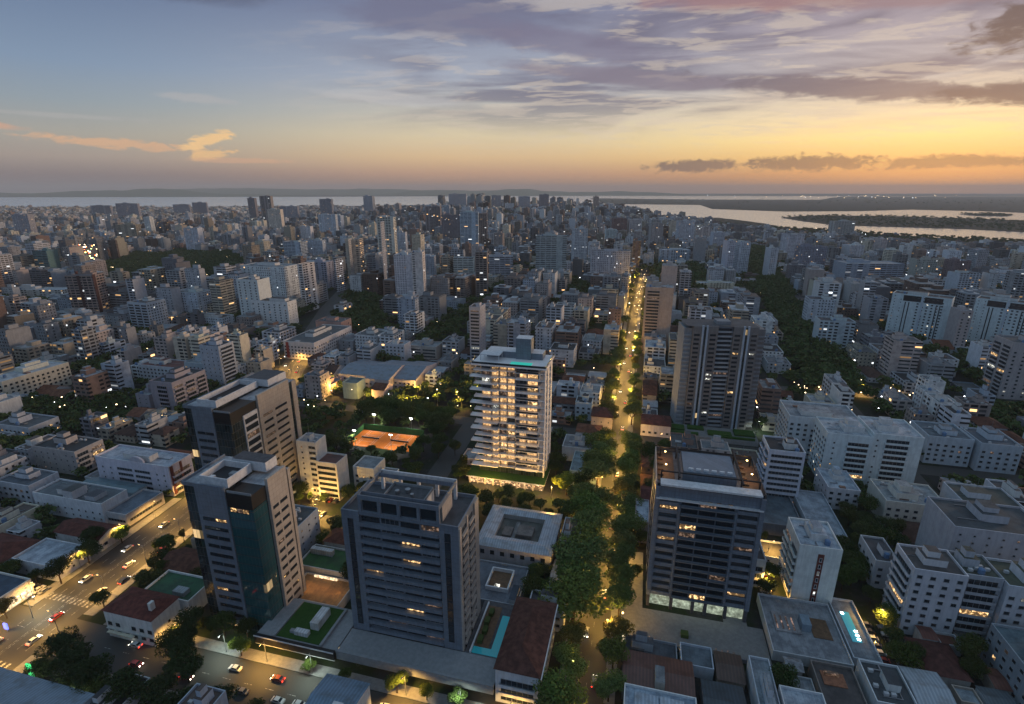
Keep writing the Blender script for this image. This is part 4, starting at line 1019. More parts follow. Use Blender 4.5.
b = MB(); b.box(2.5, 5.5, -.15, -.02, 1, 16, mat('red_stripe_paint', (.32, .06, .04))); b.obj('red_stripe', e)
bx('brown brick wing attached behind the pale slab block', -330, -300, 470, 490, 19, wall=(.30, .20, .18), sides={'right': 'grid'})
# -- white narrow block right of the rear office tower
e = bx('narrow white block with a stepped white wall right of the rear office tower', -163, -152, 205, 214, 30, wall=(.56, .54, .53), sides={'front': [('small', 0, .55), ('strip', .6, 1)]}, lit=.03)
bx('short white block with a red brown terrace and glazed front beside the narrow white block', -151.5, -140, 203, 213, 21, wall=(.54, .51, .49), rc=(.16, .07, .06), top='none', sides={'front': 'strip'}, lit=.0, frame='dark')
bx('small white walled block above the amber lit parking place', -138, -126, 214, 226, 14, wall=(.50, .49, .47), sides={'front': 'grid'}, top='none')
bx('tiny pale kiosk block right of the parking place', -124, -116, 214, 222, 11, wall=(.52, .5, .48), top='none')
bx('dark red tiled long house behind the grey blue apartment tower', -112, -92, 178, 200, 7, wall=(.35, .3, .28), name='long_house', cat='house', roof='hip', rc=(.14, .055, .04))
bx('low red roofed pavilion on the left garden terrace', -124, -113.5, 165, 174, 7, wall=(.4, .4, .38), name='pavilion', cat='house', roof='hip', rc=(.17, .06, .04))
# -- court building
e = empty('courtyard_building', (*to_xy(-60, 177), 0), GA, 'square pale roofed courtyard building below the bright condominium', 'courtyard building'); footprint(*to_xy(-60, 177), GA, 32, 29)
w_, d_, h = 32, 29, 8.5
b = MB(); b.box(0, w_, 0, d_, 0, h, WALL, (.42, .40, .42), caps=False); b.obj('wall', e)
b = MB(); i = 6.5; pc = (.36, .40, .47)
o4 = [(-.5, -.5), (w_ + .5, -.5), (w_ + .5, d_ + .5), (-.5, d_ + .5)]; i4 = [(i, i), (w_ - i, i), (w_ - i, d_ - i), (i, d_ - i)]
m4 = [(i * .5, i * .5), (w_ - i * .5, i * .5), (w_ - i * .5, d_ - i * .5), (i * .5, d_ - i * .5)]
for k in range(4):
    a, c2 = o4[k], o4[(k + 1) % 4]; p, q = m4[k], m4[(k + 1) % 4]; s_, t_ = i4[k], i4[(k + 1) % 4]
    b.face([(*a, h), (*c2, h), (*q, h + 1.5), (*p, h + 1.5)], METAL, pc); b.face([(*p, h + 1.5), (*q, h + 1.5), (*t_, h + .6), (*s_, h + .6)], METAL, pc)
    b.face([(*s_, h + .6), (*t_, h + .6), (*t_, h - 2), (*s_, h - 2)], WALL, (.3, .3, .3))
b.obj('roof', e)
b = MB(); b.face([(*p, h - 1.6) for p in i4], ROOF, (.13, .13, .12)); b.box(9, 13, 9, 15, h - 1.6, h - .2, ROOF, (.18, .16, .15)); b.box(15, 22, 10, 17, h - 1.6, h + .2, ROOF, (.20, .18, .17)); b.box(13.2, 14.8, 8, 20, h - 1.6, h - .8, ROOF, (.25, .25, .25)); b.obj('courtyard_roof', e)
for k in range(7): window(e, 3 + k * 4.3, 0, 4.6, 0, 1.8, 1.9, GLASS, 'dark')
for k in range(6): window(e, w_, 3 + k * 4.6, 4.6, R(90), 1.6, 1.9, GLASS, 'dark')
# -- yard in front of it with a framed skylight
e = bx('low grey annex with a white framed skylight in front of the courtyard building', -62, -36, 152, 173, 4.5, wall=(.25, .27, .30), name='annex', cat='low building', top='none', rc=(.16, .18, .22))
for (x, y, a, c) in ((12, 6, 9, 11),):
    b = MB()
    for (x0, x1, y0, y1) in ((x, x + a, y, y + .5), (x, x + a, y + c - .5, y + c), (x, x + .5, y + .5, y + c - .5), (x + a - .5, x + a, y + .5, y + c - .5)): b.box(x0, x1, y0, y1, 3.7, 5.4, WHITE)
    b.box(x + .5, x + a - .5, y + .5, y + c - .5, 3.68, 3.9, WOOD); b.box(x + 3, x + 5, y + 2, y + 3.4, 3.92, 4.3, LITC); b.obj('skylight', e)
b = MB(); b.box(1, 6.5, 1, 9, 3.7, 6.5, WALL, (.34, .36, .40), ROOF, (.20, .22, .27)); b.box(22.5, 25, 1, 9, 3.7, 5.6, WALL, (.45, .47, .5), ROOF, (.05, .07, .1)); b.obj('rooftop_house', e)
# -- white building with the big red brown hipped roof by the avenue
e = bx('white balconied building with a large red brown hipped roof beside the avenue trees', -34.5, -21, 117.5, 147, 13, wall=(.42, .45, .50), roof='hip', rc=(.13, .055, .045), sides={'front': 'balc', 'right': 'grid'}, lit=.0)
b = MB(); b.box(13.9, 14.3, -.5, 29.5, 12.6, 13.0, WHITE); b.obj('gutter', e)
# -- podiums
def podium(label, u0, u1, v0, v1, h, name='podium'):
    e = empty(name, (*to_xy(u0, v0), 0), GA, label, 'podium'); footprint(*to_xy(u0, v0), GA, u1 - u0, v1 - v0); return e, u1 - u0, v1 - v0
e, w_, d_ = podium('long low shop podium with a dark fascia and lit shop fronts under the apartment tower', -118.5, -88.5, 115.5, 134, 6)
b = MB(); b.box(0, w_, 0, 1.2, 3.6, 6.6, BLACK, bottom=True); b.box(-.1, w_, -.15, -.02, 6.3, 6.75, WHITE, bottom=True); b.box(0, w_, .2, .5, 3.1, 3.5, WHITE, bottom=True); b.obj('fascia', e)
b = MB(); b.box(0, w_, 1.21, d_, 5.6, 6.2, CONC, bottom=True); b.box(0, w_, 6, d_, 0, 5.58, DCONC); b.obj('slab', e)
b = MB(); b.box(7.2, 24, 2, 17.5, 6.21, 6.45, GRASS); b.obj('roof_lawn', e)
b = MB(); b.box(24.05, 24.9, 1.3, 17.5, 6.21, 7.3, CONC); b.box(6.2, 7.1, 1.3, 17.5, 6.21, 7.0, CONC); b.obj('kerb', e)
b = MB(); b.box(17, 20, 7, 14.5, 6.46, 9.4, METAL, (.6, .62, .64)); b.obj('rooftop_unit', e)
b = MB(); b.box(13, 18, 3.6, 5.4, 6.46, 8.0, METAL, (.55, .57, .6)); b.box(11, 12.6, 4, 5.2, 6.46, 7.4, CONC); b.obj('rooftop_unit', e)
for x, g in ((2.5, LITS), (26.5, LITS)): window(e, x + 1, 5.98, .3, 0, 4.2, 2.7, g, 'dark')
e, w_, d_ = podium('pale podium slab with a roof terrace and long turquoise pool under the apartment tower', -88.2, -35.0, 116.5, 126.8, 6)
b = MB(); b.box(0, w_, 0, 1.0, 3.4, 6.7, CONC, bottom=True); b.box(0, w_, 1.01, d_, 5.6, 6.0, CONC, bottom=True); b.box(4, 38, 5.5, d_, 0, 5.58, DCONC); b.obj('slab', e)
for k in range(6):
    window(e, 7 + k * 5.6, 5.48, .2, 0, 5.0, 2.9, LITS if k in (0, 2, 3) else LITW if k == 1 else LITD, 'dark')
e, w_, d_ = podium('timber pool terrace with a turquoise L shaped pool beside the apartment tower', -47.6, -35.0, 127.0, 150, 6)
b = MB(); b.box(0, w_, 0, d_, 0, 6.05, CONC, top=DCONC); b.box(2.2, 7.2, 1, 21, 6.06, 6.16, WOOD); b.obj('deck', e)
b = MB(); b.box(8.2, 11.6, 0.2, 17.5, 6.06, 6.2, POOL); b.box(2.2, 8.19, 0.2, 2.8, 6.06, 6.2, POOL); b.obj('pool', e)
b = MB(); b.box(11.7, 12.1, 0, 22, 6.06, 6.9, WHITE); b.box(1.6, 2.1, 0, 22, 6.06, 6.9, WHITE); b.obj('pool_wall', e)
for k in range(4):
    b = MB(); b.box(3 + (k % 2) * .4, 4.6 + (k % 2) * .4, 4 + k * 4, 6.6 + k * 4, 6.17, 7.6, LEAF); b.obj('planter', e)
STRIPL = litmat('light_strip', (1, .5, .3), (1, .7, .6), .22)
e, w_, d_ = podium('pale podium plaza with slatted skylights around the foot of the dark blue tower', 1.5, 50.5, 150.5, 166.4, .6)
b = MB(); b.box(0, w_, 0, d_, 0, .6, CONC, top=PAVE); b.box(0, 7.3, d_ + .01, 48, 0, .6, CONC, top=PAVE); b.box(36, w_ - 5, d_ + .01, 43, 0, .15, CONC, top=PAVE); b.obj('slab', e)
b = MB(); b.box(0, w_, -.3, 0, 0, 1.6, GREYC); b.box(-.3, 0, -.3, 48, 0, 1.5, CONC); b.obj('parapet', e)
for (x0, n, c) in ((4, 6, (1, .5, .3)), (26, 7, (.9, .6, .6))):
    for k in range(n):
        b = MB(); x = x0 + k * 1.9; b.box(x, x + .22, .8, 3.0, .61, .8, STRIPL); b.obj('light_strip', e)
for k in range(9):
    b = MB(); y = 6 + k * 5.2; b.box(.1, .45, y, y + .35, .61, 1.1, LAMPY); b.obj('bollard_lamp', e)
b = MB(); b.box(20.5, 23, 5, 7.4, .61, 2.0, LEAF); b.obj('planter', e)
b = MB(); b.box(.6, 5.5, -1.9, -.35, .9, 2.2, LITS); b.box(5.6, 16, -1.4, -.35, .4, 1.3, LITS); b.obj('lit_sign', e)
# -- in front of the plaza
bx('dark flat service building right in front of the pale plaza, nearer the avenue', 3, 20, 142.4, 149.6, 3.6, wall=(.20, .22, .25), name='low_building', cat='low building', top='kit', rc=(.10, .11, .13))
bx('grey blank flat building right in front of the pale plaza, middle one', 21, 31, 141, 149.6, 4.6, wall=(.30, .33, .38), name='low_building', cat='low building', top='none', rc=(.14, .17, .20))
bx('brown metal roofed shed right in front of the pale plaza, farthest from the avenue', 32, 40, 139, 149.6, 3.4, wall=(.22, .18, .15), name='shed', cat='shed', roof='metal', rc=(.10, .06, .05))
e = bx('low building with a mottled red tile roof and a stair box below the podium plaza', 3, 24, 127.5, 141, 5.5, wall=(.2, .18, .17), name='low_building', cat='low building', roof='metal', rc=(.13, .06, .05))
b = MB(); b.box(9.5, 12.3, 1, 7, 5.5, 8.6, WALL, (.35, .35, .33), ROOF, (.22, .24, .26)); b.obj('stair_box', e)
e = bx('bright blue white flat roofed building at the bottom edge right of the avenue', 3.5, 24, 108, 126, 8.5, wall=(.45, .5, .56), name='low_building', cat='low building', top='none', rc=(.36, .44, .54))
b = MB(); b.box(3, 9.8, 3, 16, 7.7, 8.2, METAL, (.34, .42, .52)); b.box(10.2, 17, 3, 16, 7.7, 8.3, METAL, (.42, .50, .60)); b.obj('skylight', e)
e = bx('dark low house with a paved yard at the bottom right of centre', 26.5, 38, 121, 135, 6, wall=(.12, .12, .13), name='low_building', cat='house', roof='metal', rc=(.05, .07, .09))
bx('narrow pale concrete block with long roof ledge right of the dark low house', 41.5, 47.5, 112, 146, 8, wall=(.36, .38, .42), name='low_building', cat='low building', top='kit', rc=(.30, .34, .38))
bx('white walled building with a bright flat roof and red yard at the bottom edge', 48.2, 60, 118, 136, 9, wall=(.45, .48, .52), name='low_building', cat='low building', rc=(.40, .45, .52), sides={'front': 'grid'}, lit=0)
e = bx('pale hall with slatted rooflights and timber deck in front of the white narrow tower', 51, 75, 154, 181, 4.0, wall=(.34, .35, .37), name='hall', cat='hall', top='none', rc=(.27, .29, .32))
b = MB(); b.box(3, 11, 10, 19, 3.2, 3.7, ROOF, (.34, .33, .34)); b.obj('roof_slab', e)
b = MB(); b.box(11.5, 14.5, 12, 17, 3.2, 6.1, WALL, (.2, .26, .32)); b.obj('rooftop_house', e)
b = MB(); b.box(15, 21, 10, 19, 3.18, 3.4, WOOD); b.obj('timber_deck', e)
for k in range(4):
    b = MB(); b.box(3.6 + k * 1.8, 4.0 + k * 1.8, 11, 17, 3.71, 3.9, STRIPL); b.obj('light_strip', e)
e = bx('dark low building with an amber lit terracotta courtyard in the lower right', 61, 73, 134, 151, 6, wall=(.16, .14, .13), name='low_building', cat='low building', top='none', rc=(.09, .08, .08))
b = MB(); b.box(2, 8.5, 9, 14, 5.2, 5.5, TERRA); b.box(3, 7, 12.5, 13.6, 5.51, 6.3, LITD); b.obj('roof_terrace', e)
bx('pale walled building with a dark terrace beside the terracotta courtyard', 75, 86, 138, 153, 8, wall=(.40, .42, .44), name='low_building', cat='low building', rc=(.07, .08, .09), sides={'front': 'small'}, lit=0)
bx('white roofed narrow workshop right of the dark terrace', 87, 97, 140, 154, 7, wall=(.33, .35, .38), name='low_building', cat='low building', roof='metal', rc=(.34, .38, .43))
bx('small saw roofed house at the bottom right with a pale flat terrace', 77, 90, 120, 135, 7, wall=(.30, .34, .37), name='low_building', cat='house', rc=(.20, .25, .30), sides={'front': 'small'})
bx('low red tiled house below the grey apartment slab at right', 95.5, 108, 156, 170, 4.5, wall=(.30, .28, .27), name='low_building', cat='house', roof='hip', rc=(.12, .045, .04))
bx('long dark red roofed house at the bottom right', 92, 112, 122, 137, 5, wall=(.30, .28, .27), name='low_building', cat='house', roof='hip', rc=(.09, .04, .035))
e = bx('low glass walled pool hall between the plaza and the car park', 76.2, 84.8, 158, 186, 3.4, wall=(.33, .36, .40), name='pool_terrace', cat='pool terrace', top='none', rc=(.25, .28, .32))
b = MB(); b.box(2.4, 5.4, 8, 22, 2.56, 2.75, POOLLIT); b.obj('pool', e)
for (x, y) in ((2.6, 20.6), (4.2, 8.8), (4.3, 10.6), (4.4, 12.4)):
    b = MB(); b.box(x, x + .9, y, y + .7, 2.76, 2.95, LAMPW); b.obj('pool_lamp', e)
# -- white narrow tower
e = bx('slim white tower with a dark red vertical window stripe on its blank front', 63, 77.2, 183.5, 201, 26, wall=(.50, .53, .60), sides={'left': 'balc'}, rc=(.40, .46, .54), lit=.12)
b = MB(); b.box(6.6, 8.6, -.25, -.02, 1.5, 23, BRICKR); b.obj('stair_stripe', e)
for k, g in enumerate((GLASS, LITC, GLASS, GLASS, LITC, GLASS, GLASS)): window(e, 7.6, -.25, 2.2 + k * 2.95, 0, .8, 1.7, g, 'white')
# -- grey apartment slab at right
e = bx('grey apartment slab with small paired windows and dark stacked balconies at its right end', 96.8, 112.5, 177, 191, 27.3, wall=(.40, .40, .44), sides={'front': 'grid', 'left': 'balc'}, rc=(.10, .09, .09), lit=.03, fh=3.1)
bx('recessed dark balcony wing between two grey apartment slabs', 112.8, 124, 179.5, 192, 26.5, wall=(.28, .29, .32), sides={'front': 'balc'}, rc=(.08, .09, .07), lit=.04)
bx('grey apartment wing with paired windows at the right edge', 124.3, 145, 177.5, 192, 25.8, wall=(.38, .39, .43), sides={'front': 'grid'}, rc=(.09, .10, .07), lit=.04)
bx('big dim grey block rising behind the grey apartment slab at the right edge', 120, 152, 203, 224, 30, wall=(.30, .30, .33), sides={'front': 'small'}, rc=(.08, .09, .10), lit=.05)
bx('dark low rise block with a wide teal grey roof in the bottom right corner', 119, 152, 128, 172, 14.5, wall=(.22, .24, .27), sides={'left': 'grid', 'front': 'grid'}, rc=(.12, .17, .20), lit=.03)
# -- mid right complex
bx('pale blue apartment block with striped loggias and two amber lit balconies', 99.8, 121, 281.5, 303, 29, wall=(.44, .50, .58), sides={'front': [('small', 0, .35), ('balc', .4, 1)], 'left': 'grid'}, lit=.10, rc=(.42, .45, .50))
bx('taller pale blue wing with wide loggias at the right of the complex', 121.3, 144, 283, 306, 30.5, wall=(.46, .51, .58), sides={'front': [('small', 0, .2), ('balc', .2, .8)], 'right': 'small'}, lit=.10, rc=(.45, .47, .52))
e = bx('white apartment block with curved parapet and dark rooftop plant left of the pale blue complex', 88, 125, 308, 333, 26, wall=(.47, .50, .55), sides={'front': 'grid', 'left': 'grid'}, lit=.03, rc=(.30, .32, .35))
bp('narrow pale block with a ribbed left wall right of the dark blue tower', (769, 448), (806, 453), 16, by=508, wall=(.42, .44, .52), sides={'left': 'balc', 'front': 'strip'}, lit=.03)
bp('small white roofed block with red brown window bays', (829, 488), (861, 491), (823, 468), by=512, wall=(.42, .42, .46), sides={'front': 'grid', 'left': 'small'}, rc=(.42, .48, .56))
bp('low cream block with a dark square opening row above the grey slab', (884, 497), (950, 508), 20, h=13, wall=(.42, .41, .38), sides={'front': 'grid'}, rc=(.30, .32, .34), lit=.05)
bp('grey blank walled block with two windows at the right edge', (962, 500), (1030, 512), 20, h=16, wall=(.36, .38, .42), sides={'front': 'small'}, rc=(.08, .09, .08), lit=.03)
bp('pale grey block with a white rooftop box right of the pale blue complex', (925, 432), (975, 440), 22, h=17, wall=(.33, .37, .42), sides={'front': 'grid'}, rc=(.12, .15, .18), lit=.03)
bp('second pale grey block in the row at the right edge', (978, 440), (1024, 447), 22, h=17, wall=(.30, .34, .39), sides={'front': 'grid'}, rc=(.10, .12, .15), lit=.03)
# -- twin white tower blocks at right and the beige tower before them
for i, (FL_, FR_, lab) in enumerate((((893, 292.5), (953, 299), 'left one of the two matching white towers with dark penthouse windows'), ((976.5, 297.6), (1040, 305), 'right one of the two matching white towers, cut by the edge of the photo'))):
    h = 48; a, c2 = ray(*FL_, h), ray(*FR_, h); yaw = math.atan2(c2[1] - a[1], c2[0] - a[0])
    w_ = math.dist(a, c2); e = building(lab, *a, yaw, w_, 20, h, (.46, .51, .60), name='apartment_tower', cat='apartment tower', group='matching white towers', fac=None,
        sides={'front': [('small', 0, .22), ('grid', .42, .9)], 'left': 'small'}, lit=.06, cap=90)
    for (x0, x1) in ((.20, .50), (.56, .86)):
        b = MB(); b.box(w_ * x0, w_ * x1, -.12, -.02, h - 7, h - 1.2, GLASS); b.obj('penthouse_glazing', e)
    for x in (.24, .30, .76, .82):
        b = MB(); b.box(w_ * x, w_ * x + .9, -.10, -.02, 3, h - 8, GLASS); b.obj('stair_glazing', e)
    b = MB(); b.box(w_ * .515, w_ * .545, -.9, 0, 0, h + .8, WALL, (.5, .55, .63)); b.obj('fin', e)
bp('tall beige grey tower with stepped side windows at the right edge', (1001, 337), (1062, 345), 22, by=402, wall=(.30, .28, .29), name='apartment_tower', cat='apartment tower', sides={'left': 'balc', 'front': 'grid'}, lit=.04)
bp('narrow pink beige slab between the twin white towers', (955, 308), (974, 311), 18, h=42, wall=(.32, .28, .28), name='apartment_tower', cat='apartment tower', sides={'front': 'grid'}, lit=.05)
bp('very wide low grey hospital slab behind the twin white towers', (845, 263), (905, 264), 40, by=287, wall=(.24, .27, .33), name='slab_building', cat='slab block', fac=3, yaw=R(-4))
bp('grey green block right of the wide hospital slab', (912, 258), (938, 260), 25, by=284, wall=(.28, .29, .27), fac=0)
bp('white twin stacks block left of the twin white towers', (809, 298), (836, 300), 20, by=333, wall=(.38, .41, .46), fac=0)
bp('pale blue low front block before the white stacks', (818, 318), (856, 322), 18, by=354, wall=(.34, .40, .44), fac=1)
bp('striped balcony block beside the left white tower', (866, 296), (889, 299), 20, by=330, wall=(.30, .30, .33), fac=2)
# -- towers in the middle distance
bp('slim tower with cream horizontal balcony bands and a blank beige side, right of the avenue', (646, 283), (674, 288), 20, h=62, wall=(.34, .27, .235), name='apartment_tower', cat='apartment tower', sides={'front': [('balc', 0, .58)], 'left': 'small'}, lit=.03)
bp('pale vertical ribbed broad block at the far end of the avenue', (591, 250), (631, 251), 22, by=283, wall=(.38, .38, .42), fac=0, yaw=R(-6))
bp('glassy block with bright floor bands left of the ribbed broad block', (536, 236), (567, 236), 22, by=284, wall=(.30, .34, .35), fac=3, lit=.2, yaw=R(-4))
bp('slender pale tower with a lit top beside the glassy banded block', (573, 229), (588, 229), 18, by=270, wall=(.36, .39, .43), fac=0, yaw=0)
bp('pale tower with a stepped crown on the right skyline', (680, 221), (695, 221), 30, by=250, wall=(.38, .40, .45), fac=0, yaw=0)
bp('pale low wide block with a lit window band right of the avenue end', (663, 250), (691, 250), 28, by=266, wall=(.33, .38, .45), fac=1, yaw=0)
bp('left half of the pale split tower beside the tree tunnel', (728, 241), (736, 241), 20, by=279, wall=(.38, .39, .46), fac=0, yaw=0)
bp('right half of the pale split tower beside the tree tunnel', (740, 242), (751, 242), 20, by=278, wall=(.38, .42, .48), fac=0, yaw=0)
bp('white building with flood lit facade in the middle right distance', (700, 283), (735, 283), 20, h=14, wall=(.5, .46, .36), fac=1, yaw=0)
bp('tall slim tower left of the tallest twin in the left centre', (372, 224), (380, 222), 24, by=298, wall=(.30, .31, .35), name='apartment_tower', cat='apartment tower', fac=0, yaw=0)
bp('tallest cream slim tower in the left centre with dark side seam', (381, 216), (393, 217), 24, h=100, wall=(.60, .52, .47), name='apartment_tower', cat='apartment tower', fac=2, yaw=0)
bp('pale many windowed tower in front of the tallest cream tower', (388, 258), (411, 255), 22, by=308, wall=(.54, .50, .53), name='apartment_tower', cat='apartment tower', fac=0, yaw=0)
bp('narrow pale side wing joined to the many windowed tower', (411, 252), (422, 252), 22, by=310, wall=(.50, .47, .46), name='apartment_tower', cat='apartment tower', fac=1, yaw=0)
bp('beige balcony tower standing among trees left of the tallest cream tower', (338, 242), (348, 239), 24, by=286, wall=(.33, .32, .32), name='apartment_tower', cat='apartment tower', fac=0, yaw=0)
bp('cream balcony half of the beige tower left of the tallest cream tower', (348, 238), (359, 239), 24, by=284, wall=(.46, .39, .32), name='apartment_tower', cat='apartment tower', fac=2, yaw=0)
bp('blue white banded tower in the centre skyline with a lit crown', (462, 211), (478, 212), 24, by=254, wall=(.34, .42, .50), name='apartment_tower', cat='apartment tower', fac=3, yaw=0)
bp('dark tower just left of the blue white banded tower', (441, 215), (461, 215), 30, by=246, wall=(.16, .15, .17), name='apartment_tower', cat='apartment tower', fac=0, yaw=0)
bp('pale banded office block above a row of lit arches in the centre', (454, 257), (474, 258), 20, by=281, wall=(.42, .44, .42), fac=3, yaw=0)
bp('brown tower with blinking construction lights right of the banded office block', (475, 252), (487, 252), 22, by=300, wall=(.20, .17, .16), fac=2, yaw=0, lit=.2)
bp('slim banded tower with a pale stair shaft just left of the bright condominium', (465, 309), (480, 307), 16, by=364, wall=(.34, .34, .38), sides={'front': 'balc', 'right': 'small'}, lit=.03)
bp('glass topped mid rise behind the roof of the bright condominium', (508, 322), (526, 324), 18, h=36, wall=(.24, .27, .33), fac=2)
bp('pale block with small red tinted wing, left centre behind the park', (258, 262), (283, 267), 30, by=310, wall=(.50, .52, .58), fac=0)
bp('pink trimmed stepped block rising behind the white cube block', (284, 268), (297, 264), 26, by=312, wall=(.56, .50, .49), fac=2)
bp('bluish white cube block with small square windows in the left centre', (257, 298), (287, 302), 16, by=331, wall=(.54, .58, .66), sides={'front': 'grid', 'right': 'small'}, lit=.04, fh=2.9)
bp('tall pale block with a dark centre seam left of the white cube block', (236, 279), (257, 280), 20, by=328, wall=(.50, .53, .58), sides={'front': 'grid'}, lit=.03)
bp('long banded block with white end wall behind the white cube block', (298, 262), (326, 262), 20, by=290, wall=(.28, .28, .34), fac=1)
bp('white end walled block with diagonal balcony shadows in the left centre', (320, 263), (335, 260), 22, by=292, wall=(.44, .45, .50), fac=2)
bp('mid rise blue block with a flat crown behind the banded block, left centre', (280, 242), (300, 242), 26, by=264, wall=(.36, .42, .50), fac=3)
bp('white block with dark vertical window bays right of the brown tower', (112, 305), (146, 303), 24, by=333, wall=(.36, .40, .45), sides={'front': 'balc', 'right': 'grid'}, lit=.05)
bp('stepped bluish block above the red roofed terrace in the left middle', (169, 292), (196, 293), 22, by=321, wall=(.38, .43, .50), fac=0)
bp('small white cube shaped house group in front of the stepped bluish block', (204, 312), (222, 318), 18, h=13, wall=(.46, .49, .53), fac=0)
DBRN = plain('dark_brown_panel', (.07, .03, .028), .7)
e = building('dark red brown tower with a gridded front, alone at the edge of the park', *to_xy(-643, 458), R(4), 30, 20, 56, (.24, .185, .17), name='apartment_tower', cat='apartment tower', fac=2, lit=.0)
b = MB(); b.box(12.8, 16.2, -.2, -.02, 0, 56, DBRN); b.box(29.9, 30.25, 0, 5, 0, 57, DBRN); b.obj('recess_panel', e)
b = MB(); b.box(1, 29, 1, 1.3, 55.2, 57.4, STEEL); b.box(8, 10, 6, 8, 55.2, 60, BRICKR); b.obj('roof_frame', e)
bp('long low white terraced building at the left edge before the red brown tower', (2, 288), (62, 290), 24, h=12, wall=(.46, .46, .44), fac=1, yaw=R(-2))
bp('teal glazed office block at the far left behind the red brown tower', (24, 252), (46, 251), 24, by=276, wall=(.09, .16, .17), name='office_block', cat='office block', fac=3, yaw=0)
bp('white slab tower with blue shading in the left skyline', (143, 217), (149, 217), 20, by=241, wall=(.50, .52, .56), fac=0, yaw=0)
bp('pale twin pier tower left of centre on the park edge', (183, 228), (197, 228), 22, by=253, wall=(.42, .45, .52), fac=0, yaw=0)
bp('dark slab tower on the left skyline against the water', (247, 198), (254, 198), 22, by=226, wall=(.17, .16, .18), fac=0, yaw=0)
bp('tall pair of dark towers breaking the water line at left centre', (259, 196), (270, 196), 22, by=232, wall=(.22, .20, .20), fac=2, yaw=0)
bp('grey blue blocky tower under the water line, left of the tallest cream tower', (319, 199), (331, 199), 22, by=228, wall=(.20, .21, .25), fac=0, yaw=0)
bp('big pale residential block at the centre skyline', (363, 196), (372, 196), 50, by=222, wall=(.28, .30, .35), fac=0, yaw=0)

# -- towers of the old town and the skyline, each where it stands
def sk(lab, x0, y0, x1, yb, wall, fac, d=22):
    return bp(lab, (x0, y0), (x1, y0 + .4), d, by=yb, wall=wall, fac=fac, yaw=0, name='apartment_tower', cat='apartment tower', group='skyline towers')
PT_ = (.50, .50, .54); DT_ = (.15, .14, .16); CT_ = (.50, .45, .40)
sk('grey tapered tower at the far left skyline before the wooded slope', 19, 214, 27, 242, (.28, .28, .32), 0)
sk('broad dark low block against the water at the left', 101, 205, 110, 218, (.22, .22, .26), 3, 14)
sk('dark twin topped block left of the white slab tower', 127, 203, 137, 222, (.24, .23, .27), 0, 16)
sk('amber banded block just left of the white slab tower', 120, 224, 135, 246, (.28, .25, .20), 3)
sk('short dark block on the water line before the park', 182, 204, 189, 217, (.22, .22, .26), 0, 14)
sk('narrow dark block on the water line beside the short dark one', 202, 202, 206, 216, (.2, .2, .24), 0, 14)
sk('pale beige slim tower right of the dark pair on the water line', 272, 209, 280, 238, CT_, 0)
sk('grey stepped block left of the pale blue slim tower', 285, 206, 297, 226, (.26, .26, .30), 0, 20)
sk('pale blue slim tower left of the beige balcony tower', 321, 214, 335, 240, (.42, .47, .55), 0)
sk('white slim tower between the grey blocks at the left of the skyline', 302, 226, 310, 248, PT_, 0)
sk('wide brown block left of the blue white banded tower', 427, 206, 440, 240, (.20, .18, .19), 2, 30)
sk('pale grey tower behind the dark tower at the skyline centre', 455, 193.5, 466, 214, (.30, .30, .34), 0, 50)
sk('brown slim tower right of the blue white banded tower', 479, 213, 487, 250, (.26, .20, .18), 2)
sk('tall needle topped block at the skyline centre', 493, 195, 501, 216, (.24, .24, .28), 0, 50)
sk('wide grey block with a blank wall right of the brown blinking tower', 489, 256, 513, 282, (.30, .31, .35), 3)
sk('dark stepped tower at the skyline centre right', 537, 194, 549, 216, (.17, .16, .19), 0, 50)
sk('grey tower left of the dark stepped tower on the skyline', 518, 196, 530, 216, (.28, .28, .33), 0, 50)
sk('pale tower between the two grey skyline towers', 505, 203, 514, 222, PT_, 0, 40)
sk('brown tower with a pale edge where the skyline meets the river', 589, 196, 599, 214, (.22, .17, .16), 0, 40)
sk('white slim building beside the brown riverside tower', 574, 198, 579, 212, (.6, .6, .6), 0, 40)
sk('dark red brown block right of the slender pale tower', 612, 218, 627, 238, (.16, .10, .10), 0, 30)
sk('pale flat topped block right of the dark red brown one', 628, 219, 642, 238, (.44, .42, .44), 1, 30)
sk('grey beige tower before the pale stepped crown tower', 650, 223, 664, 254, (.27, .26, .27), 0)
sk('small blue white block below the dark red brown one', 605, 229, 617, 245, (.45, .52, .60), 3)
sk('pale wide block right of the stepped crown tower', 697, 227, 712, 243, (.42, .38, .38), 1, 30)
sk('grey blue block before the split tower', 712, 232, 725, 254, (.36, .38, .44), 0)
sk('dark flat block behind the split tower by the river', 729, 224, 746, 238, (.13, .13, .14), 3, 40)
sk('pale slim block on the far side of the tree tunnel', 770, 248, 779, 282, (.40, .41, .45), 0)
sk('light grey block right of the tree tunnel head', 786, 234, 805, 262, (.42, .42, .47), 0, 30)
sk('broad dark slate block right of the light grey one', 801, 246, 828, 276, (.18, .19, .24), 0, 26)
sk('pale block pair behind the wide hospital slab', 848, 245, 865, 262, (.42, .42, .46), 0, 30)
sk('pinkish slim block behind the hospital slab', 880, 239, 888, 256, (.42, .36, .36), 0, 30)
sk('dark brown block right behind the grey green block', 953, 260, 972, 286, (.15, .11, .12), 0)
sk('grey slim tower right of the dark brown block', 976, 250, 990, 280, (.26, .27, .30), 0)
sk('pale grid block before the grey slim tower', 958, 273, 982, 298, (.38, .41, .46), 1)
sk('lone pale riverside hall block on the quay', 832, 221, 856, 236, (.33, .33, .33), 3, 40)
sk('white slim tower left of the tallest cream tower', 398, 232, 405, 262, (.44, .47, .54), 0)
sk('slate block directly behind the pale many windowed tower', 421, 256, 434, 284, (.27, .30, .35), 0)
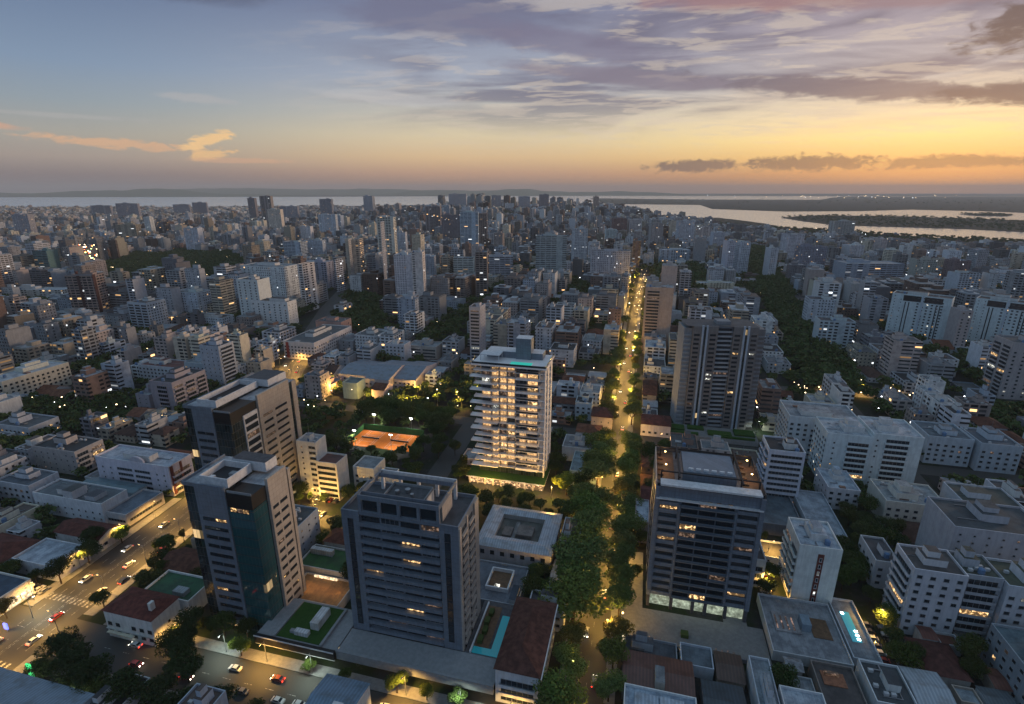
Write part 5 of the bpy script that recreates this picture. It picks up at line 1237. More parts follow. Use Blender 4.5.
sk('blue tinted block behind the beige balcony tower', 305, 240, 322, 262, (.36, .41, .48), 0)

# grey hall complex with many roof planes behind the tennis court
for i, (u0, u1, v0, v1, hh, lab) in enumerate(((-232, -205, 352, 388, 9, 'left grey roofed hall of the school complex behind the tennis court'), (-204.5, -184, 345, 392, 10, 'middle grey roofed hall of the school complex behind the tennis court'), (-183.5, -165, 352, 398, 9, 'right grey roofed hall of the school complex behind the tennis court'))):
    bx(lab, u0, u1, v0, v1, hh, wall=(.36, .33, .36), name='school_hall', cat='hall', roof='metal', rc=(.15, .19, .25), sides={'front': 'grid'})
bx('pink fronted low wing at the left of the school halls', -246, -226, 334, 349, 7, wall=(.42, .28, .28), name='low_building', cat='low building', rc=(.18, .20, .22), sides={'front': 'grid'}, lit=.15)
bx('green grey box hall in front of the school halls', -212, -200, 326, 338, 13, wall=(.22, .29, .29), name='low_building', cat='low building', top='none', rc=(.14, .18, .18))
bx('pink gabled end house lit amber beside the school halls', -186, -176, 322, 336, 11, wall=(.48, .38, .36), name='low_building', cat='house', roof='gable')
bp('white four storey block right of the avenue tower roofs, left of the condominium back', (386, 343), (404, 345), 14, by=364, wall=(.42, .42, .46), sides={'front': 'grid'}, lit=.03)
bp('beige banded block behind the school halls', (405, 346), (436, 347), 18, by=360, wall=(.33, .30, .28), sides={'front': 'strip2'}, lit=.05)
bx('teal flat roofed hall right of the bright condominium', -30, -16, 246, 268, 9, wall=(.25, .33, .36), name='hall', cat='hall', top='none', rc=(.20, .29, .33))
bx('white modern house with two dark windows right of the bright condominium', -38, -20, 272, 288, 9, wall=(.42, .44, .46), name='modern_house', cat='house', rc=(.22, .24, .26), sides={'front': [('strip', .5, .95)]}, lit=0, frame='dark')
bx('small dark red roofed house beside the white modern house', -19.5, -13.5, 270, 282, 5, wall=(.35, .33, .33), name='house', cat='house', roof='hip', rc=(.12, .045, .05))
bx('white blue three storey house with a roof terrace behind the white modern house', -38, -27, 330, 342, 13, wall=(.38, .43, .48), name='house', cat='house', sides={'front': 'grid'})
bx('old house with a steep dark red roof left of the avenue', -26, -12.5, 318, 334, 9, wall=(.36, .30, .28), name='house', cat='house', roof='hip', rc=(.14, .05, .04), sides={'front': 'small'})
bx('red tiled villa with white verandas close to the avenue', -33, -18, 296, 308, 7.5, wall=(.5, .5, .52), name='villa', cat='house', roof='hip', rc=(.24, .10, .06), sides={'front': 'grid', 'right': 'grid'})
bx('pale pink house with a red roof across the avenue from the villa', 6, 24, 316, 332, 8, wall=(.46, .42, .46), name='villa', cat='house', roof='hip', rc=(.15, .05, .045), sides={'front': 'grid', 'left': 'small'})
bx('small reddish roofed house between the avenue and the dark blue tower', 7, 20, 226, 244, 6, wall=(.25, .14, .12), name='house', cat='house', roof='gable', rc=(.13, .04, .04))
bx('blank grey walled block with a white roof behind the plaza', 4.5, 10.5, 206, 224, 11, wall=(.25, .22, .23), name='low_building', cat='low building', top='none', rc=(.36, .42, .50))
bx('dark flat roofed low hall with vents behind the dark blue tower', 24, 78, 226, 262, 6, wall=(.12, .13, .15), name='hall', cat='hall', top='kit', rc=(.10, .13, .16))
bx('pale flat roofed hall right of the dark vented hall', 80, 94, 222, 258, 7, wall=(.25, .28, .32), name='hall', cat='hall', top='none', rc=(.28, .33, .39))
# green podium garden in front of the broad dark tower
e, w_, d_ = podium('lit garden podium with hedges and paths in front of the broad finned tower', 21, 76, 316.8, 333, 3)
b = MB(); b.box(0, w_, 0, d_, 0, 3.0, CONC, top=PAVE); b.obj('slab', e)
b = MB()
for x0, x1, y0, y1 in ((1, 12, 6, 13), (14, 24, 9, 14), (26, 40, 3, 9), (42, 54, 6, 14), (2, 20, 1, 3.5), (30, 53, .8, 2.4)): b.box(x0, x1, y0, y1, 3.01, 4.2, GRASS)
b.obj('hedge', e)
# garden terraces between the office tower and the red roofed long house
e = bx('walled garden terrace with a bright green lawn between the office tower and apartment tower', -127, -106, 150.5, 163.5, 6, wall=(.36, .36, .36), name='garden_terrace', cat='garden terrace', top='none', rc=(.035, .11, .03))
b = MB(); b.box(1, 11, 8, 10, 5.2, 7.6, METAL, (.4, .42, .44)); b.obj('rooftop_unit', e)
e = bx('amber lit inner courtyard with timber floor between the two towers', -122, -100, 136, 149.5, 4, wall=(.36, .34, .32), name='courtyard', cat='courtyard', top='none', rc=(.40, .20, .07))
b = MB(); b.box(4, 14, 12.6, 13.1, 2.2, 3.9, LITS); b.obj('lit_glazing', e)
for x in (5, 11, 17):
    ld = bpy.data.lights.new('courtyard_light', 'POINT'); ld.energy = 240; ld.color = (1, .56, .2); ld.shadow_soft_size = .3
    lo = bpy.data.objects.new('courtyard_light', ld); C.objects.link(lo); lo.parent = e; lo.location = (x, 7, 6.0)

# ------------------------------------------------------------------ tennis court
e = empty('tennis_court', (*to_xy(-170, 259), 0), GA, 'flood lit orange clay tennis court with green fences in the left centre', 'tennis court'); FOOTOF[e.name] = (*to_xy(-170, 259), GA, 42, 22, 1.0); footprint(*to_xy(-172, 257), GA, 46, 27)
CLAY = plain('clay', (.56, .155, .028), .9, 0, .1, .2); CLAY2 = CLAY
b = MB(); b.box(0, 42, 0, 22, 0, .06, CLAY); b.obj('clay_surface', e)
b = MB()
for x0 in (5, 25):
    for (p, q) in (((0, 0), (11, .12)), ((0, 19.6), (11, .12)), ((0, .12), (.12, 19.48)), ((10.88, .12), (.12, 19.48)), ((1.4, .12), (.1, 19.48)), ((9.5, .12), (.1, 19.48)), ((1.5, 5.6), (8, .1)), ((1.5, 14), (8, .1))):
        b.box(x0 + p[0], x0 + p[0] + q[0], 1.1 + p[1], 1.1 + p[1] + q[1], .062, .08, WHITE)
b.obj('court_line', e)
for x0 in (5, 25):
    b = MB(); b.box(x0 - .6, x0 + 11.6, 10.9, 10.95, .1, 1.05, BLACK); b.box(x0 - .6, x0 + 11.6, 10.88, 10.97, 1.05, 1.12, WHITE); b.obj('net', e)
FEN = mat('green_windscreen', rough=.8, spec=.1, build=stained((.05, .17, .06), .3, .5, False))
b = MB(); b.box(-.2, 42.2, 22.1, 22.3, 0, 4.2, FEN); b.box(-.3, -.1, 0, 22, 0, 3.6, FEN); b.box(42.1, 42.3, 0, 22, 0, 3.2, FEN); b.obj('fence', e)
for (u, v) in ((-164, 260.5), (-163, 282.5), (-137, 282.5), (-139, 260.5)):
    pass
FLOODS = [(-163, 258), (-163, 282.6), (-137, 282.6), (-139, 258)]

# ------------------------------------------------------------------ lamps
def make_lamp(kind):
    e = empty('street_lamp' if kind != 'flood' else 'flood_lamp')
    hh = {'avenue': 7.5, 'amber': 8.5, 'white': 8.0, 'flood': 11.0}[kind]; LM = LAMPY if kind in ('amber', 'avenue') else LAMPW
    b = MB(); b.tube((0, 0, 0), (0, 0, hh), .13, .08, STEEL, 8); b.tube((0, 0, 0), (0, 0, .5), .22, .2, STEEL, 8); b.obj('pole', e)
    if kind == 'flood':
        b = MB(); b.box(-1.2, 1.2, -.1, .1, hh, hh + .15, STEEL); b.obj('crossbar', e)
        for x in (-.8, .2):
            b = MB(); b.box(x, x + .8, -.25, .25, hh - .55, hh - .02, LAMPW, bottom=True); b.obj('lamp_head', e)
    else:
        b = MB(); b.tube((0, 0, hh - .1), (1.6, 0, hh + .35), .06, .05, STEEL, 6); arm = b.obj('arm', e)
        b = MB(); b.box(1.3, 2.2, -.17, .17, hh + .3, hh + .48, STEEL, bottom=True); b.box(1.4, 2.1, -.14, .14, hh + .18, hh + .29, LM, bottom=True); b.obj('lamp_head', arm)
    ld = bpy.data.lights.new('lamp_light', 'POINT' if kind == 'avenue' else 'SPOT'); ld.shadow_soft_size = .4
    if kind != 'avenue': ld.spot_size = R(150); ld.spot_blend = .8
    ld.energy = {'avenue': 15000, 'amber': 15500, 'white': 5000, 'flood': 10500}[kind]; ld.color = {'avenue': (1, .56, .12), 'amber': (1, .53, .11), 'white': (.85, 1, .8), 'flood': (1, .95, .8)}[kind]
    lo = bpy.data.objects.new('lamp_light', ld); C.objects.link(lo); lo.parent = e; lo.location = (1.75 if kind != 'flood' else 0, 0, hh - .1 if kind != 'flood' else hh - .9)
    return e
PROTO = {k: make_lamp(k) for k in ('amber', 'avenue', 'white', 'flood')}
USED = {}
ORD = ['first', 'second', 'third', 'fourth', 'fifth', 'sixth', 'seventh', 'eighth', 'ninth', 'tenth', 'eleventh', 'twelfth', 'thirteenth', 'fourteenth', 'fifteenth', 'sixteenth', 'seventeenth', 'eighteenth', 'nineteenth']
TENS = {2: 'twenty', 3: 'thirty', 4: 'forty', 5: 'fifty', 6: 'sixty', 7: 'seventy', 8: 'eighty', 9: 'ninety'}
TENO = {2: 'twentieth', 3: 'thirtieth', 4: 'fortieth', 5: 'fiftieth', 6: 'sixtieth', 7: 'seventieth', 8: 'eightieth', 9: 'ninetieth'}
def ordn(i):            # 0 based
    i += 1
    if i < 20: return ORD[i - 1]
    if i < 100: return TENO[i // 10] if i % 10 == 0 else TENS[i // 10] + '-' + ORD[i % 10 - 1]
    return 'hundred and ' + ordn(i - 101) if i > 100 else 'hundredth'
def put(kind, u, v, rot, label, group, cat='street lamp'):
    p = PROTO[kind]
    if kind in USED: p = copy_tree(p)
    USED[kind] = 1
    x, y = to_xy(u, v); p.location = (x, y, 0); p.rotation_euler = (0, 0, GA + rot)
    return tag(p, label, cat, group)
k = 0
for i, v in enumerate(list(range(112, 540, 19)) + list(range(545, 1000, 32))):
    put('avenue', -14.6 if i % 2 else -1.4, v, 0 if i % 2 else math.pi, 'amber street lamp on the tree lined avenue, %s from the near end' % ordn(i), 'avenue street lamps')
lp = []
for i in range(13):
    t = i / 12; v = 78 + t * 110; u = -204 - (v - 90) * .04
    side = 1 if i % 2 else -1
    lp.append((u + side * 12.0, v, math.pi if side > 0 else 0))
for i in range(16):
    t = i / 12; u = -213 - t * 95; v = 205 + t * 205; side = 1 if i % 2 else -1
    lp.append((u + side * 12.2, v, math.pi if side > 0 else 0))
for i, (u, v, a) in enumerate(lp): put('amber', u, v, a, 'amber street lamp along the wide boulevard, %s from the near end' % ordn(i), 'boulevard street lamps')
for i, u in enumerate((-146, -128, -112, -95, -62, -44, -28)): put('amber' if i % 2 == 0 else 'white', u, 112.6, R(-90), 'street lamp on the near kerb street before the towers, %s from the left' % ordn(i), 'near street lamps')
for i, (u, v) in enumerate(FLOODS): put('flood', u, v, 0, ['flood lamp at the near left corner of the tennis court', 'flood lamp at the far left corner of the tennis court', 'flood lamp at the far right corner of the tennis court', 'flood lamp at the near right corner of the tennis court'][i], 'tennis court flood lamps', 'flood lamp')
misc = [('white', 21, 330, 'white lamp at the left end of the garden podium'), ('white', 78, 336, 'white lamp lighting the tree right of the broad finned tower'), ('amber', -150, 199, 'amber lamp in the parking place right of the rear office tower'), ('amber', -128, 205, 'amber lamp at the right side of the parking place'),
        ('amber', -140, 186, 'amber lamp at the near side of the parking place'), ('avenue', -189, 318, 'amber lamp beside the pink gabled end house'), ('avenue', -160, 319, 'amber lamp in the yard right of the pink gabled house'), ('avenue', -160, 345, 'amber lamp by the right school hall'),
        ('amber', -240, 352, 'amber lamp by the pink fronted wing'), ('amber', 92, 176, 'amber lamp in the car park right of the pool hall'), ('amber', 60, 208, 'amber lamp on the driveway behind the dark blue tower'), ('amber', 54, 186, 'amber lamp beside the driveway cars'),
        ('avenue', -70, 228, 'lamp lighting the pale tree left of the condominium arcade'), ('avenue', -37, 231, 'amber lamp under the bright tree right of the condominium'), ('avenue', -22, 226, 'amber lamp in the garden trees right of the condominium'),
        ('amber', -300, 250, 'amber lamp at the yellow lit side street left of the rear office tower'), ('amber', -320, 240, 'amber lamp at the dark trees in the left middle'), ('amber', -390, 206, 'amber lamp at the far left side street'),
        ('avenue', -150, 322, 'amber lamp in the lit yard behind the tennis court, nearest'), ('avenue', -138, 330, 'amber lamp in the lit yard behind the tennis court, second nearest'), ('avenue', -128, 342, 'amber lamp in the lit yard behind the tennis court, third nearest'), ('avenue', -146, 352, 'amber lamp in the lit yard behind the tennis court, fourth nearest'), ('avenue', -118, 356, 'amber lamp in the lit yard behind the tennis court, farthest'), ('avenue', -222, 330, 'amber lamp between the pink wing and the green grey hall'), ('avenue', -240, 328, 'amber lamp before the pink fronted wing'), ('avenue', -146, 190, 'amber lamp under the trees at the parking place'), ('amber', 150, 440, 'amber lamp at the near end of the tree tunnel'), ('amber', 170, 432, 'second amber lamp at the near end of the tree tunnel'), ('amber', 190, 431, 'amber lamp right of the tree tunnel end'), ('white', 102, 420, 'white lamp left of the tree tunnel end'),
        ('amber', -120, 330, 'amber lamp behind the tennis court trees'), ('amber', -262, 330, 'amber lamp at the boulevard bend, nearest'), ('amber', -275, 352, 'amber lamp at the boulevard bend, second nearest'), ('amber', -290, 372, 'amber lamp at the boulevard bend, third nearest'), ('amber', -302, 395, 'amber lamp at the boulevard bend, farthest'), ('white', -208, 108, 'white lamp by the lit showroom forecourt')]
for kk, u, v, lab in misc: put(kk, u, v, rnd.uniform(0, 6), lab, 'lamps in yards and side streets')

# ------------------------------------------------------------------ cars
def b_car(t, bs):
    t.put(bs.inputs['Base Color'], oinfo(t)['Color']); bs.inputs['Coat Weight'].default_value = .6
CARP = mat('car_paint', rough=.35, spec=.5, build=b_car)
TYRE = mat('tyre', (.012, .012, .012), .9); RIM = mat('rim', (.35, .35, .36), .4, .7)
HEADL = lampmat('head_light', (1, .93, .75), 12); TAIL = lampmat('tail_light', (1, .04, .015), 7)
def make_car(lights):
    e = empty('car')
    b = MB(); P = [(-2.15, .35), (-2.1, .85), (-1.3, .95), (-.55, 1.45), (.95, 1.48), (1.65, 1.0), (2.1, .9), (2.15, .35)]   # front at -x
    W = [.80, .86, .86, .70, .70, .84, .84, .80]
    n = len(P)
    for k in range(n - 1):
        (x0, z0), (x1, z1) = P[k], P[k + 1]
        b.face([(x0, -W[k], z0), (x0, W[k], z0), (x1, W[k + 1], z1), (x1, -W[k + 1], z1)][::-1], CARP)
    for s in (-1, 1):
        low = [(-2.15, s * .8, .35), (2.15, s * .8, .35), (2.1, s * .86, .9), (1.65, s * .86, .95), (-1.3, s * .86, .95), (-2.1, s * .86, .85)]
        up_ = [(-1.3, s * .86, .95), (1.65, s * .86, .95), (.95, s * .70, 1.47), (-.55, s * .70, 1.45)]
        b.face(low if s < 0 else low[::-1], CARP); b.face(up_ if s < 0 else up_[::-1], CARP)
    b.obj('body', e)
    b = MB()
    b.face([(-1.26, -.76, 1.0), (-1.26, .76, 1.0), (-.62, .64, 1.43), (-.62, -.64, 1.43)][::-1], GLASS)
    b.face([(1.0, -.64, 1.49), (1.0, .64, 1.49), (1.62, .76, 1.06), (1.62, -.76, 1.06)][::-1], GLASS)
    for s in (-1, 1):
        q = [(-1.05, s * .87, 1.0), (1.4, s * .87, 1.0), (.88, s * .735, 1.42), (-.52, s * .735, 1.42)]; b.face(q if s < 0 else q[::-1], GLASS)
    for f in range(len(b.v)): 
        x, y, z = b.v[f]; b.v[f] = (x, y, z + .02)
    b.obj('windscreen', e)
    wb = MB(); wb.tube((0, -.11, 0), (0, .11, 0), .32, .32, TYRE, 12); wm_ = wb.mesh('wheel'); rb = MB(); rb.tube((0, -.12, 0), (0, .12, 0), .18, .18, RIM, 8); rm_ = rb.mesh('rim')
    for x in (-1.35, 1.3):
        for y in (-.78, .78):
            o = bpy.data.objects.new('wheel', wm_); C.objects.link(o); o.parent = e; o.location = (x, y, .32)
            q = bpy.data.objects.new('rim', rm_); C.objects.link(q); q.parent = o
    for nm, x, m_ in (('headlight', -2.16, HEADL if lights else RIM), ('taillight', 2.1, TAIL if lights else BRICKR)):
        for y in (-.6, .6):
            b = MB(); b.box(x - .05, x + .08, y - .22, y + .22, .60, .82, m_); b.obj(nm, e)
    return e
CP = {True: make_car(True), False: make_car(False)}; CU = {}
CCOL = [('white', (.62, .62, .62)), ('silver', (.34, .35, .37)), ('dark grey', (.07, .07, .08)), ('black', (.015, .015, .018)), ('red', (.30, .02, .015)), ('blue', (.03, .07, .2)), ('white', (.6, .6, .6)), ('grey', (.18, .18, .19))]
CARN = {}
def car(u, v, rot, lights, where, ci=None, grp='cars'):
    nm, c = CCOL[ci if ci is not None else rnd.randrange(len(CCOL))]
    p = CP[lights]
    if lights in CU: p = copy_tree(p)
    CU[lights] = 1
    for ch in p.children:
        if ch.type == 'MESH': ch.color = (*c, 1)
    x, y = to_xy(u, v); p.location = (x, y, .03); p.rotation_euler = (0, 0, GA + rot)
    key = (nm, where, lights); CARN[key] = CARN.get(key, 0) + 1
    tag(p, None, 'car', grp); p['_k'] = 0
    ALLCARS.append((p, nm, where, lights))
ALLCARS = []
UPV = R(-90)      # front towards +v ; the car's front is at -x
up_v, dn_v, to_r, to_l = -math.pi / 2, math.pi / 2, math.pi, 0.0
for (u, v, d, l, c) in [(-196, 100, up_v, 1, 6), (-199.5, 110, up_v, 1, 4), (-196, 124, up_v, 0, 0), (-192.8, 131, up_v, 1, 3), (-199.5, 139, up_v, 1, 0), (-194, 150, up_v, 1, 4), (-201, 158, up_v, 0, 3), (-196, 171, up_v, 1, 2), (-208.5, 128, dn_v, 1, 0), (-209.5, 147, dn_v, 1, 0), (-208.8, 165, dn_v, 1, 1), (-208, 96, dn_v, 1, 0), (-199, 86, up_v, 1, 0), (-196, 78, up_v, 1, 4)]:
    car(u, v, d, bool(l), 'on the wide boulevard at the lower left', c, 'cars on the boulevard')
for i in range(16):
    t = i / 15; u = -214 - t * 88; v = 200 + t * 195; s = (-1, 1)[i % 2]; off = s * rnd.choice([3, 7])
    car(u + off, v, (up_v if s > 0 else dn_v) + R(22), True, 'on the boulevard bend', None, 'cars on the boulevard')
for (u, v, d, l, c) in [(-133, 101, to_r, 1, 4), (-112, 101, to_l, 0, 7), (-104, 107.5, to_l, 1, 4), (-99, 101, to_r, 0, 0), (-92, 101.5, to_r, 0, 0), (-66, 107, to_l, 0, 0), (-59, 107, to_l, 0, 2), (-52, 101, to_r, 1, 1), (-140, 107, to_l, 1, 3), (-153, 101, to_r, 1, 4), (-160, 107, to_l, 1, 0), (-120, 107.5, to_l, 0, 0)]:
    car(u, v, d, bool(l), 'on the near cross street below the towers', c, 'cars on the cross street')
for i, v in enumerate((118, 131, 150, 170, 196, 214, 240, 262, 285, 322, 345, 368, 390, 440, 462, 486, 510)):
    s = (-1, 1)[i % 2]; car(-8 + s * 2.3, v, up_v if s > 0 else dn_v, True, 'driving on the tree lined avenue', None, 'cars on the avenue')
for i in range(12): car(-156 + (i % 6) * 2.9, 190 + (i // 6) * 12, up_v, False, 'in the amber lit parking place behind the towers', None, 'parked cars')
for i in range(14): car(86.6 + (i % 7) * 0 + (i // 7) * 6.2, 159 + (i % 7) * 3.1, 0, False, 'in the car park left of the grey apartment slab', None, 'parked cars')
for i in range(8): car(55.5, 184 + i * 3.1, 0, i == 2, 'on the driveway right of the dark blue tower', 0 if i in (1, 2) else None, 'parked cars')
for i in range(10): car(-229 + (i % 5) * 2.8, 119 + (i // 5) * 0 - (i // 5) * 24, up_v, False, 'on the showroom forecourt left of the boulevard', None, 'parked cars')
for i in range(10): car(-188 + i * 3, 306 + rnd.uniform(-1, 1), to_l, True, 'in the amber lit street behind the tennis court', None, 'cars by the school halls')
from collections import defaultdict
dd = defaultdict(list)
for q in ALLCARS: dd[(q[1], q[2], q[3])].append(q)
for (nm, where, li), L in dd.items():
    L.sort(key=lambda q: proj(q[0].location.x, q[0].location.y)[1], reverse=True)
    for i, q in enumerate(L):
        st = 'with lit lamps ' if li else ''
        q[0]['label'] = ('%s car %s%s' % (nm, st, where)) + ('' if len(L) == 1 else ', nearest' if i == 0 else ', %s nearest' % ordn(i))
        del q[0]['_k']

# ================================================================== TREES
def crown_arrays(seed, Rr, Hc, nleaf, leaf, zc):
    """leaf-sized quads through an uneven lobed crown; returns (n,4,3)"""
    g = np.random.RandomState(seed)
    nl = 9
    lobes = []
    for k in range(nl):
        a = g.uniform(0, 2 * math.pi); rr = g.uniform(.25, .62) * Rr
        lobes.append((math.cos(a) * rr, math.sin(a) * rr, g.uniform(-.25, .38) * Hc, g.uniform(.38, .58) * Rr))
    lobes.append((0, 0, .12 * Hc, .6 * Rr))
    P = []
    for (x, y, z, r) in lobes:
        m = int(nleaf / len(lobes))
        d = g.normal(size=(m, 3)); d /= np.linalg.norm(d, axis=1)[:, None]
        rad = r * (1 - .42 * g.rand(m) ** 1.7) * (1 + .16 * np.sin(d[:, 0] * 6 + x) * np.cos(d[:, 1] * 5 + y))
        q = d * rad[:, None]; q[:, 2] *= Hc / Rr * .85
        P.append(q + np.array([x, y, z]))
    P = np.concatenate(P); P[:, 2] = np.maximum(P[:, 2], -.55 * Hc) + zc
    n = len(P)
    a = g.normal(size=(n, 3)); a[:, 2] *= .6; a /= np.linalg.norm(a, axis=1)[:, None]
    c = np.cross(a, g.normal(size=(n, 3))); c /= np.linalg.norm(c, axis=1)[:, None]
    s = leaf * g.uniform(.6, 1.3, (n, 1))
    return np.stack([P - a * s - c * s * .6, P + a * s - c * s * .6, P + a * s + c * s * .6, P - a * s + c * s * .6], 1)
def quads_mesh(name, Q, m):
    n = len(Q); me = bpy.data.meshes.new(name)
    me.vertices.add(n * 4); me.vertices.foreach_set('co', Q.astype(np.float32).ravel())
    me.loops.add(n * 4); me.polygons.add(n)
    me.loops.foreach_set('vertex_index', np.arange(n * 4, dtype=np.int32))
    me.polygons.foreach_set('loop_start', np.arange(0, n * 4, 4, dtype=np.int32))
    me.materials.append(m); me.update(calc_edges=True)
    return me
def trunk_mesh(seed, hh, r0, spread):
    rr = random.Random(seed); b = MB()
    b.tube((0, 0, 0), (.1, .1, hh * .45), r0, r0 * .75, BARK, 8)
    for k in range(5):
        a = k * 1.26 + rr.uniform(-.3, .3); q = (math.cos(a) * spread, math.sin(a) * spread, hh * rr.uniform(.75, .95))
        b.tube((.1, .1, hh * .43), q, r0 * .5, r0 * .15, BARK, 6)
    return b.mesh('trunk')
TREES = []
for s in range(6):
    TREES.append((quads_mesh('crown', crown_arrays(s, 5.0, 3.6, 3600, .20, 6.8), LEAF), trunk_mesh(s, 7.5, .28, 2.6)))
TALLT = [(quads_mesh('crown', crown_arrays(50 + s, 2.6, 4.6, 2200, .18, 7.0), LEAF), trunk_mesh(50 + s, 9, .22, 1.2)) for s in range(2)]
TP = []; TREEF = []
NTREE = 0
def tree(x, y, s, label, group, tint=(1, 1, 1), kind='tree', var=None, z=0):
    global NTREE
    NTREE += 1
    lst = TALLT if kind == 'slender_tree' else TREES
    cr, tk = lst[rnd.randrange(len(lst)) if var is None else var]
    e = empty(kind, (x, y, z), rnd.uniform(0, 6.28), label, 'tree', group); sz_ = s if s < 1.4 else 1.4 + (s - 1.4) * .35; e.scale = (s, s * rnd.uniform(.85, 1.1), sz_ * rnd.uniform(.9, 1.15))
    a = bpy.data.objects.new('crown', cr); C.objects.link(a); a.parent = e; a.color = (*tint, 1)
    t = bpy.data.objects.new('trunk', tk); C.objects.link(t); t.parent = e
    TREEF.append((x, y, 3.5 * s)); return e
def rt(a=.75, b=1.3):
    k = rnd.uniform(a, b); return (k * rnd.uniform(.85, 1.25), k, k * rnd.uniform(.7, 1.1))
# two rows along the avenue
for row, u0, nm in ((0, -19.0, 'left'), (1, .2, 'right')):
    i = 0; v = 98.0 + row * 5
    tall = 0
    while v < 560:
        if abs(v - 310) > 9 and abs(v - 428) > 8 and not (row == 0 and 229 < v < 241):
            big = (2.15 if row == 0 else 1.7) if v < 290 else 1.55 if v < 340 else 1.2
            uu0 = u0 if row else (-14.6 if v < 152 else -15.6 if v < 330 else -16)
            if v < 152: big = 1.4
            big *= rnd.uniform(.8, 1.15)
            x, y = to_xy(uu0 + rnd.uniform(-1.2, 1.2), v)
            tint = rt(1.3, 2.0)  # lamp glow on the crowns put into a lighter leaf colour
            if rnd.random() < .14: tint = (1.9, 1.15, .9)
            if row == 1 and 195 < v < 240: pass
            tree(x, y, big * rnd.uniform(.85, 1.12) * (1.0 if row == 0 else .86), 'leafy street tree in the %s avenue row, %s from the near end' % (nm, ordn(i)), 'avenue trees', tint)
            i += 1
        v += rnd.uniform(9.5, 12.5) * (1 if v < 330 else 1.2)
# second file behind the left row where the photograph shows broad crowns
for i, (u, v, s) in enumerate([(-24, 212, 1.3), (-24, 226, 1.2), (-26, 160, 1.1), (-23, 183, 1.1), (-22, 240, 1.2), (16, 262, 1.3), (12, 276, 1.35), (14, 248, 1.1), (20, 290, 1.1)]):
    x, y = to_xy(u, v); tree(x, y, s, 'broad crowned tree behind the avenue row, %s from the near end' % ordn(i), 'trees behind the avenue rows', rt())
for i, (u, v, s, tint, lab) in enumerate([  # lamp lit trees carry part of the lamplight in a brighter leaf tint
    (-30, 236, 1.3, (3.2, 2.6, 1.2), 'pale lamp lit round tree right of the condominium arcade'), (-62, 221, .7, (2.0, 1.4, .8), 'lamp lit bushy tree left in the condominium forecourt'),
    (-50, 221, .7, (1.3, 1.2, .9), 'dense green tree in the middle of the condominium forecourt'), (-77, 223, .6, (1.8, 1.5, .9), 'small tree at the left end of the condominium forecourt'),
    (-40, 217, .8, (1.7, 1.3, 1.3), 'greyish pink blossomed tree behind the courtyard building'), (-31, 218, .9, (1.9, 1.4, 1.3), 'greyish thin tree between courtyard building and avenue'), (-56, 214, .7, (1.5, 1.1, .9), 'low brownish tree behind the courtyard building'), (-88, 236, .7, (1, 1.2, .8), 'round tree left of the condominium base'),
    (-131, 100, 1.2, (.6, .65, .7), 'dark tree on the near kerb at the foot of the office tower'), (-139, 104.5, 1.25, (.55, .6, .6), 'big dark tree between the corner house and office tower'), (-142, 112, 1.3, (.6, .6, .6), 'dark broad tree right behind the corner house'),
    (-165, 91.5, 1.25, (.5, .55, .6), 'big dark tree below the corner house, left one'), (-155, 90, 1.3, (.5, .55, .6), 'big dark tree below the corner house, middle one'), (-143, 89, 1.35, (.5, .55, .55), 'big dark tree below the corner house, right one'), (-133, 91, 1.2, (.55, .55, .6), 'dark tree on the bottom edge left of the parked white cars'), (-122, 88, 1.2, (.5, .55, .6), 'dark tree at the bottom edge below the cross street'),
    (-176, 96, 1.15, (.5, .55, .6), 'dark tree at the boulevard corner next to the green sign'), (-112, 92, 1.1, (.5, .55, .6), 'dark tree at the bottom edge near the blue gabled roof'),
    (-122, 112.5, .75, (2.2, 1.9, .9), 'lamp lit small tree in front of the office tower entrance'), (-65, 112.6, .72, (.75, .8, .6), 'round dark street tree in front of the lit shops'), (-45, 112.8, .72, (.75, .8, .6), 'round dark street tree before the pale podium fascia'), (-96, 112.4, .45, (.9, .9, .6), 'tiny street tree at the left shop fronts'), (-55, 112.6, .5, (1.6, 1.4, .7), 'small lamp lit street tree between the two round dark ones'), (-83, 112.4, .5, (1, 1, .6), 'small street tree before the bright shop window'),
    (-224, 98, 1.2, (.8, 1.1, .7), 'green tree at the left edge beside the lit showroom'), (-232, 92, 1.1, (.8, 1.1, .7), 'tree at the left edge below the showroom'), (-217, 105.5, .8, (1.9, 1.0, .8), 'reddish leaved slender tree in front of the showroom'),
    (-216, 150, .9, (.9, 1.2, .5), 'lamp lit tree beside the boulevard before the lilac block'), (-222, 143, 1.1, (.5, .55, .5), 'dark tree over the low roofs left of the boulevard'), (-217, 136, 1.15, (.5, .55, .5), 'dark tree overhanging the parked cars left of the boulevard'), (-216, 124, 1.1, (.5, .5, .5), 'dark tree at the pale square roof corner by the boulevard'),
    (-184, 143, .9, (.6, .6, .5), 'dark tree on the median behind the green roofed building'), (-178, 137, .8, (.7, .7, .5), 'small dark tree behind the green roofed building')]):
    x, y = to_xy(u, v); tree(x, y, s, lab, None, tint)
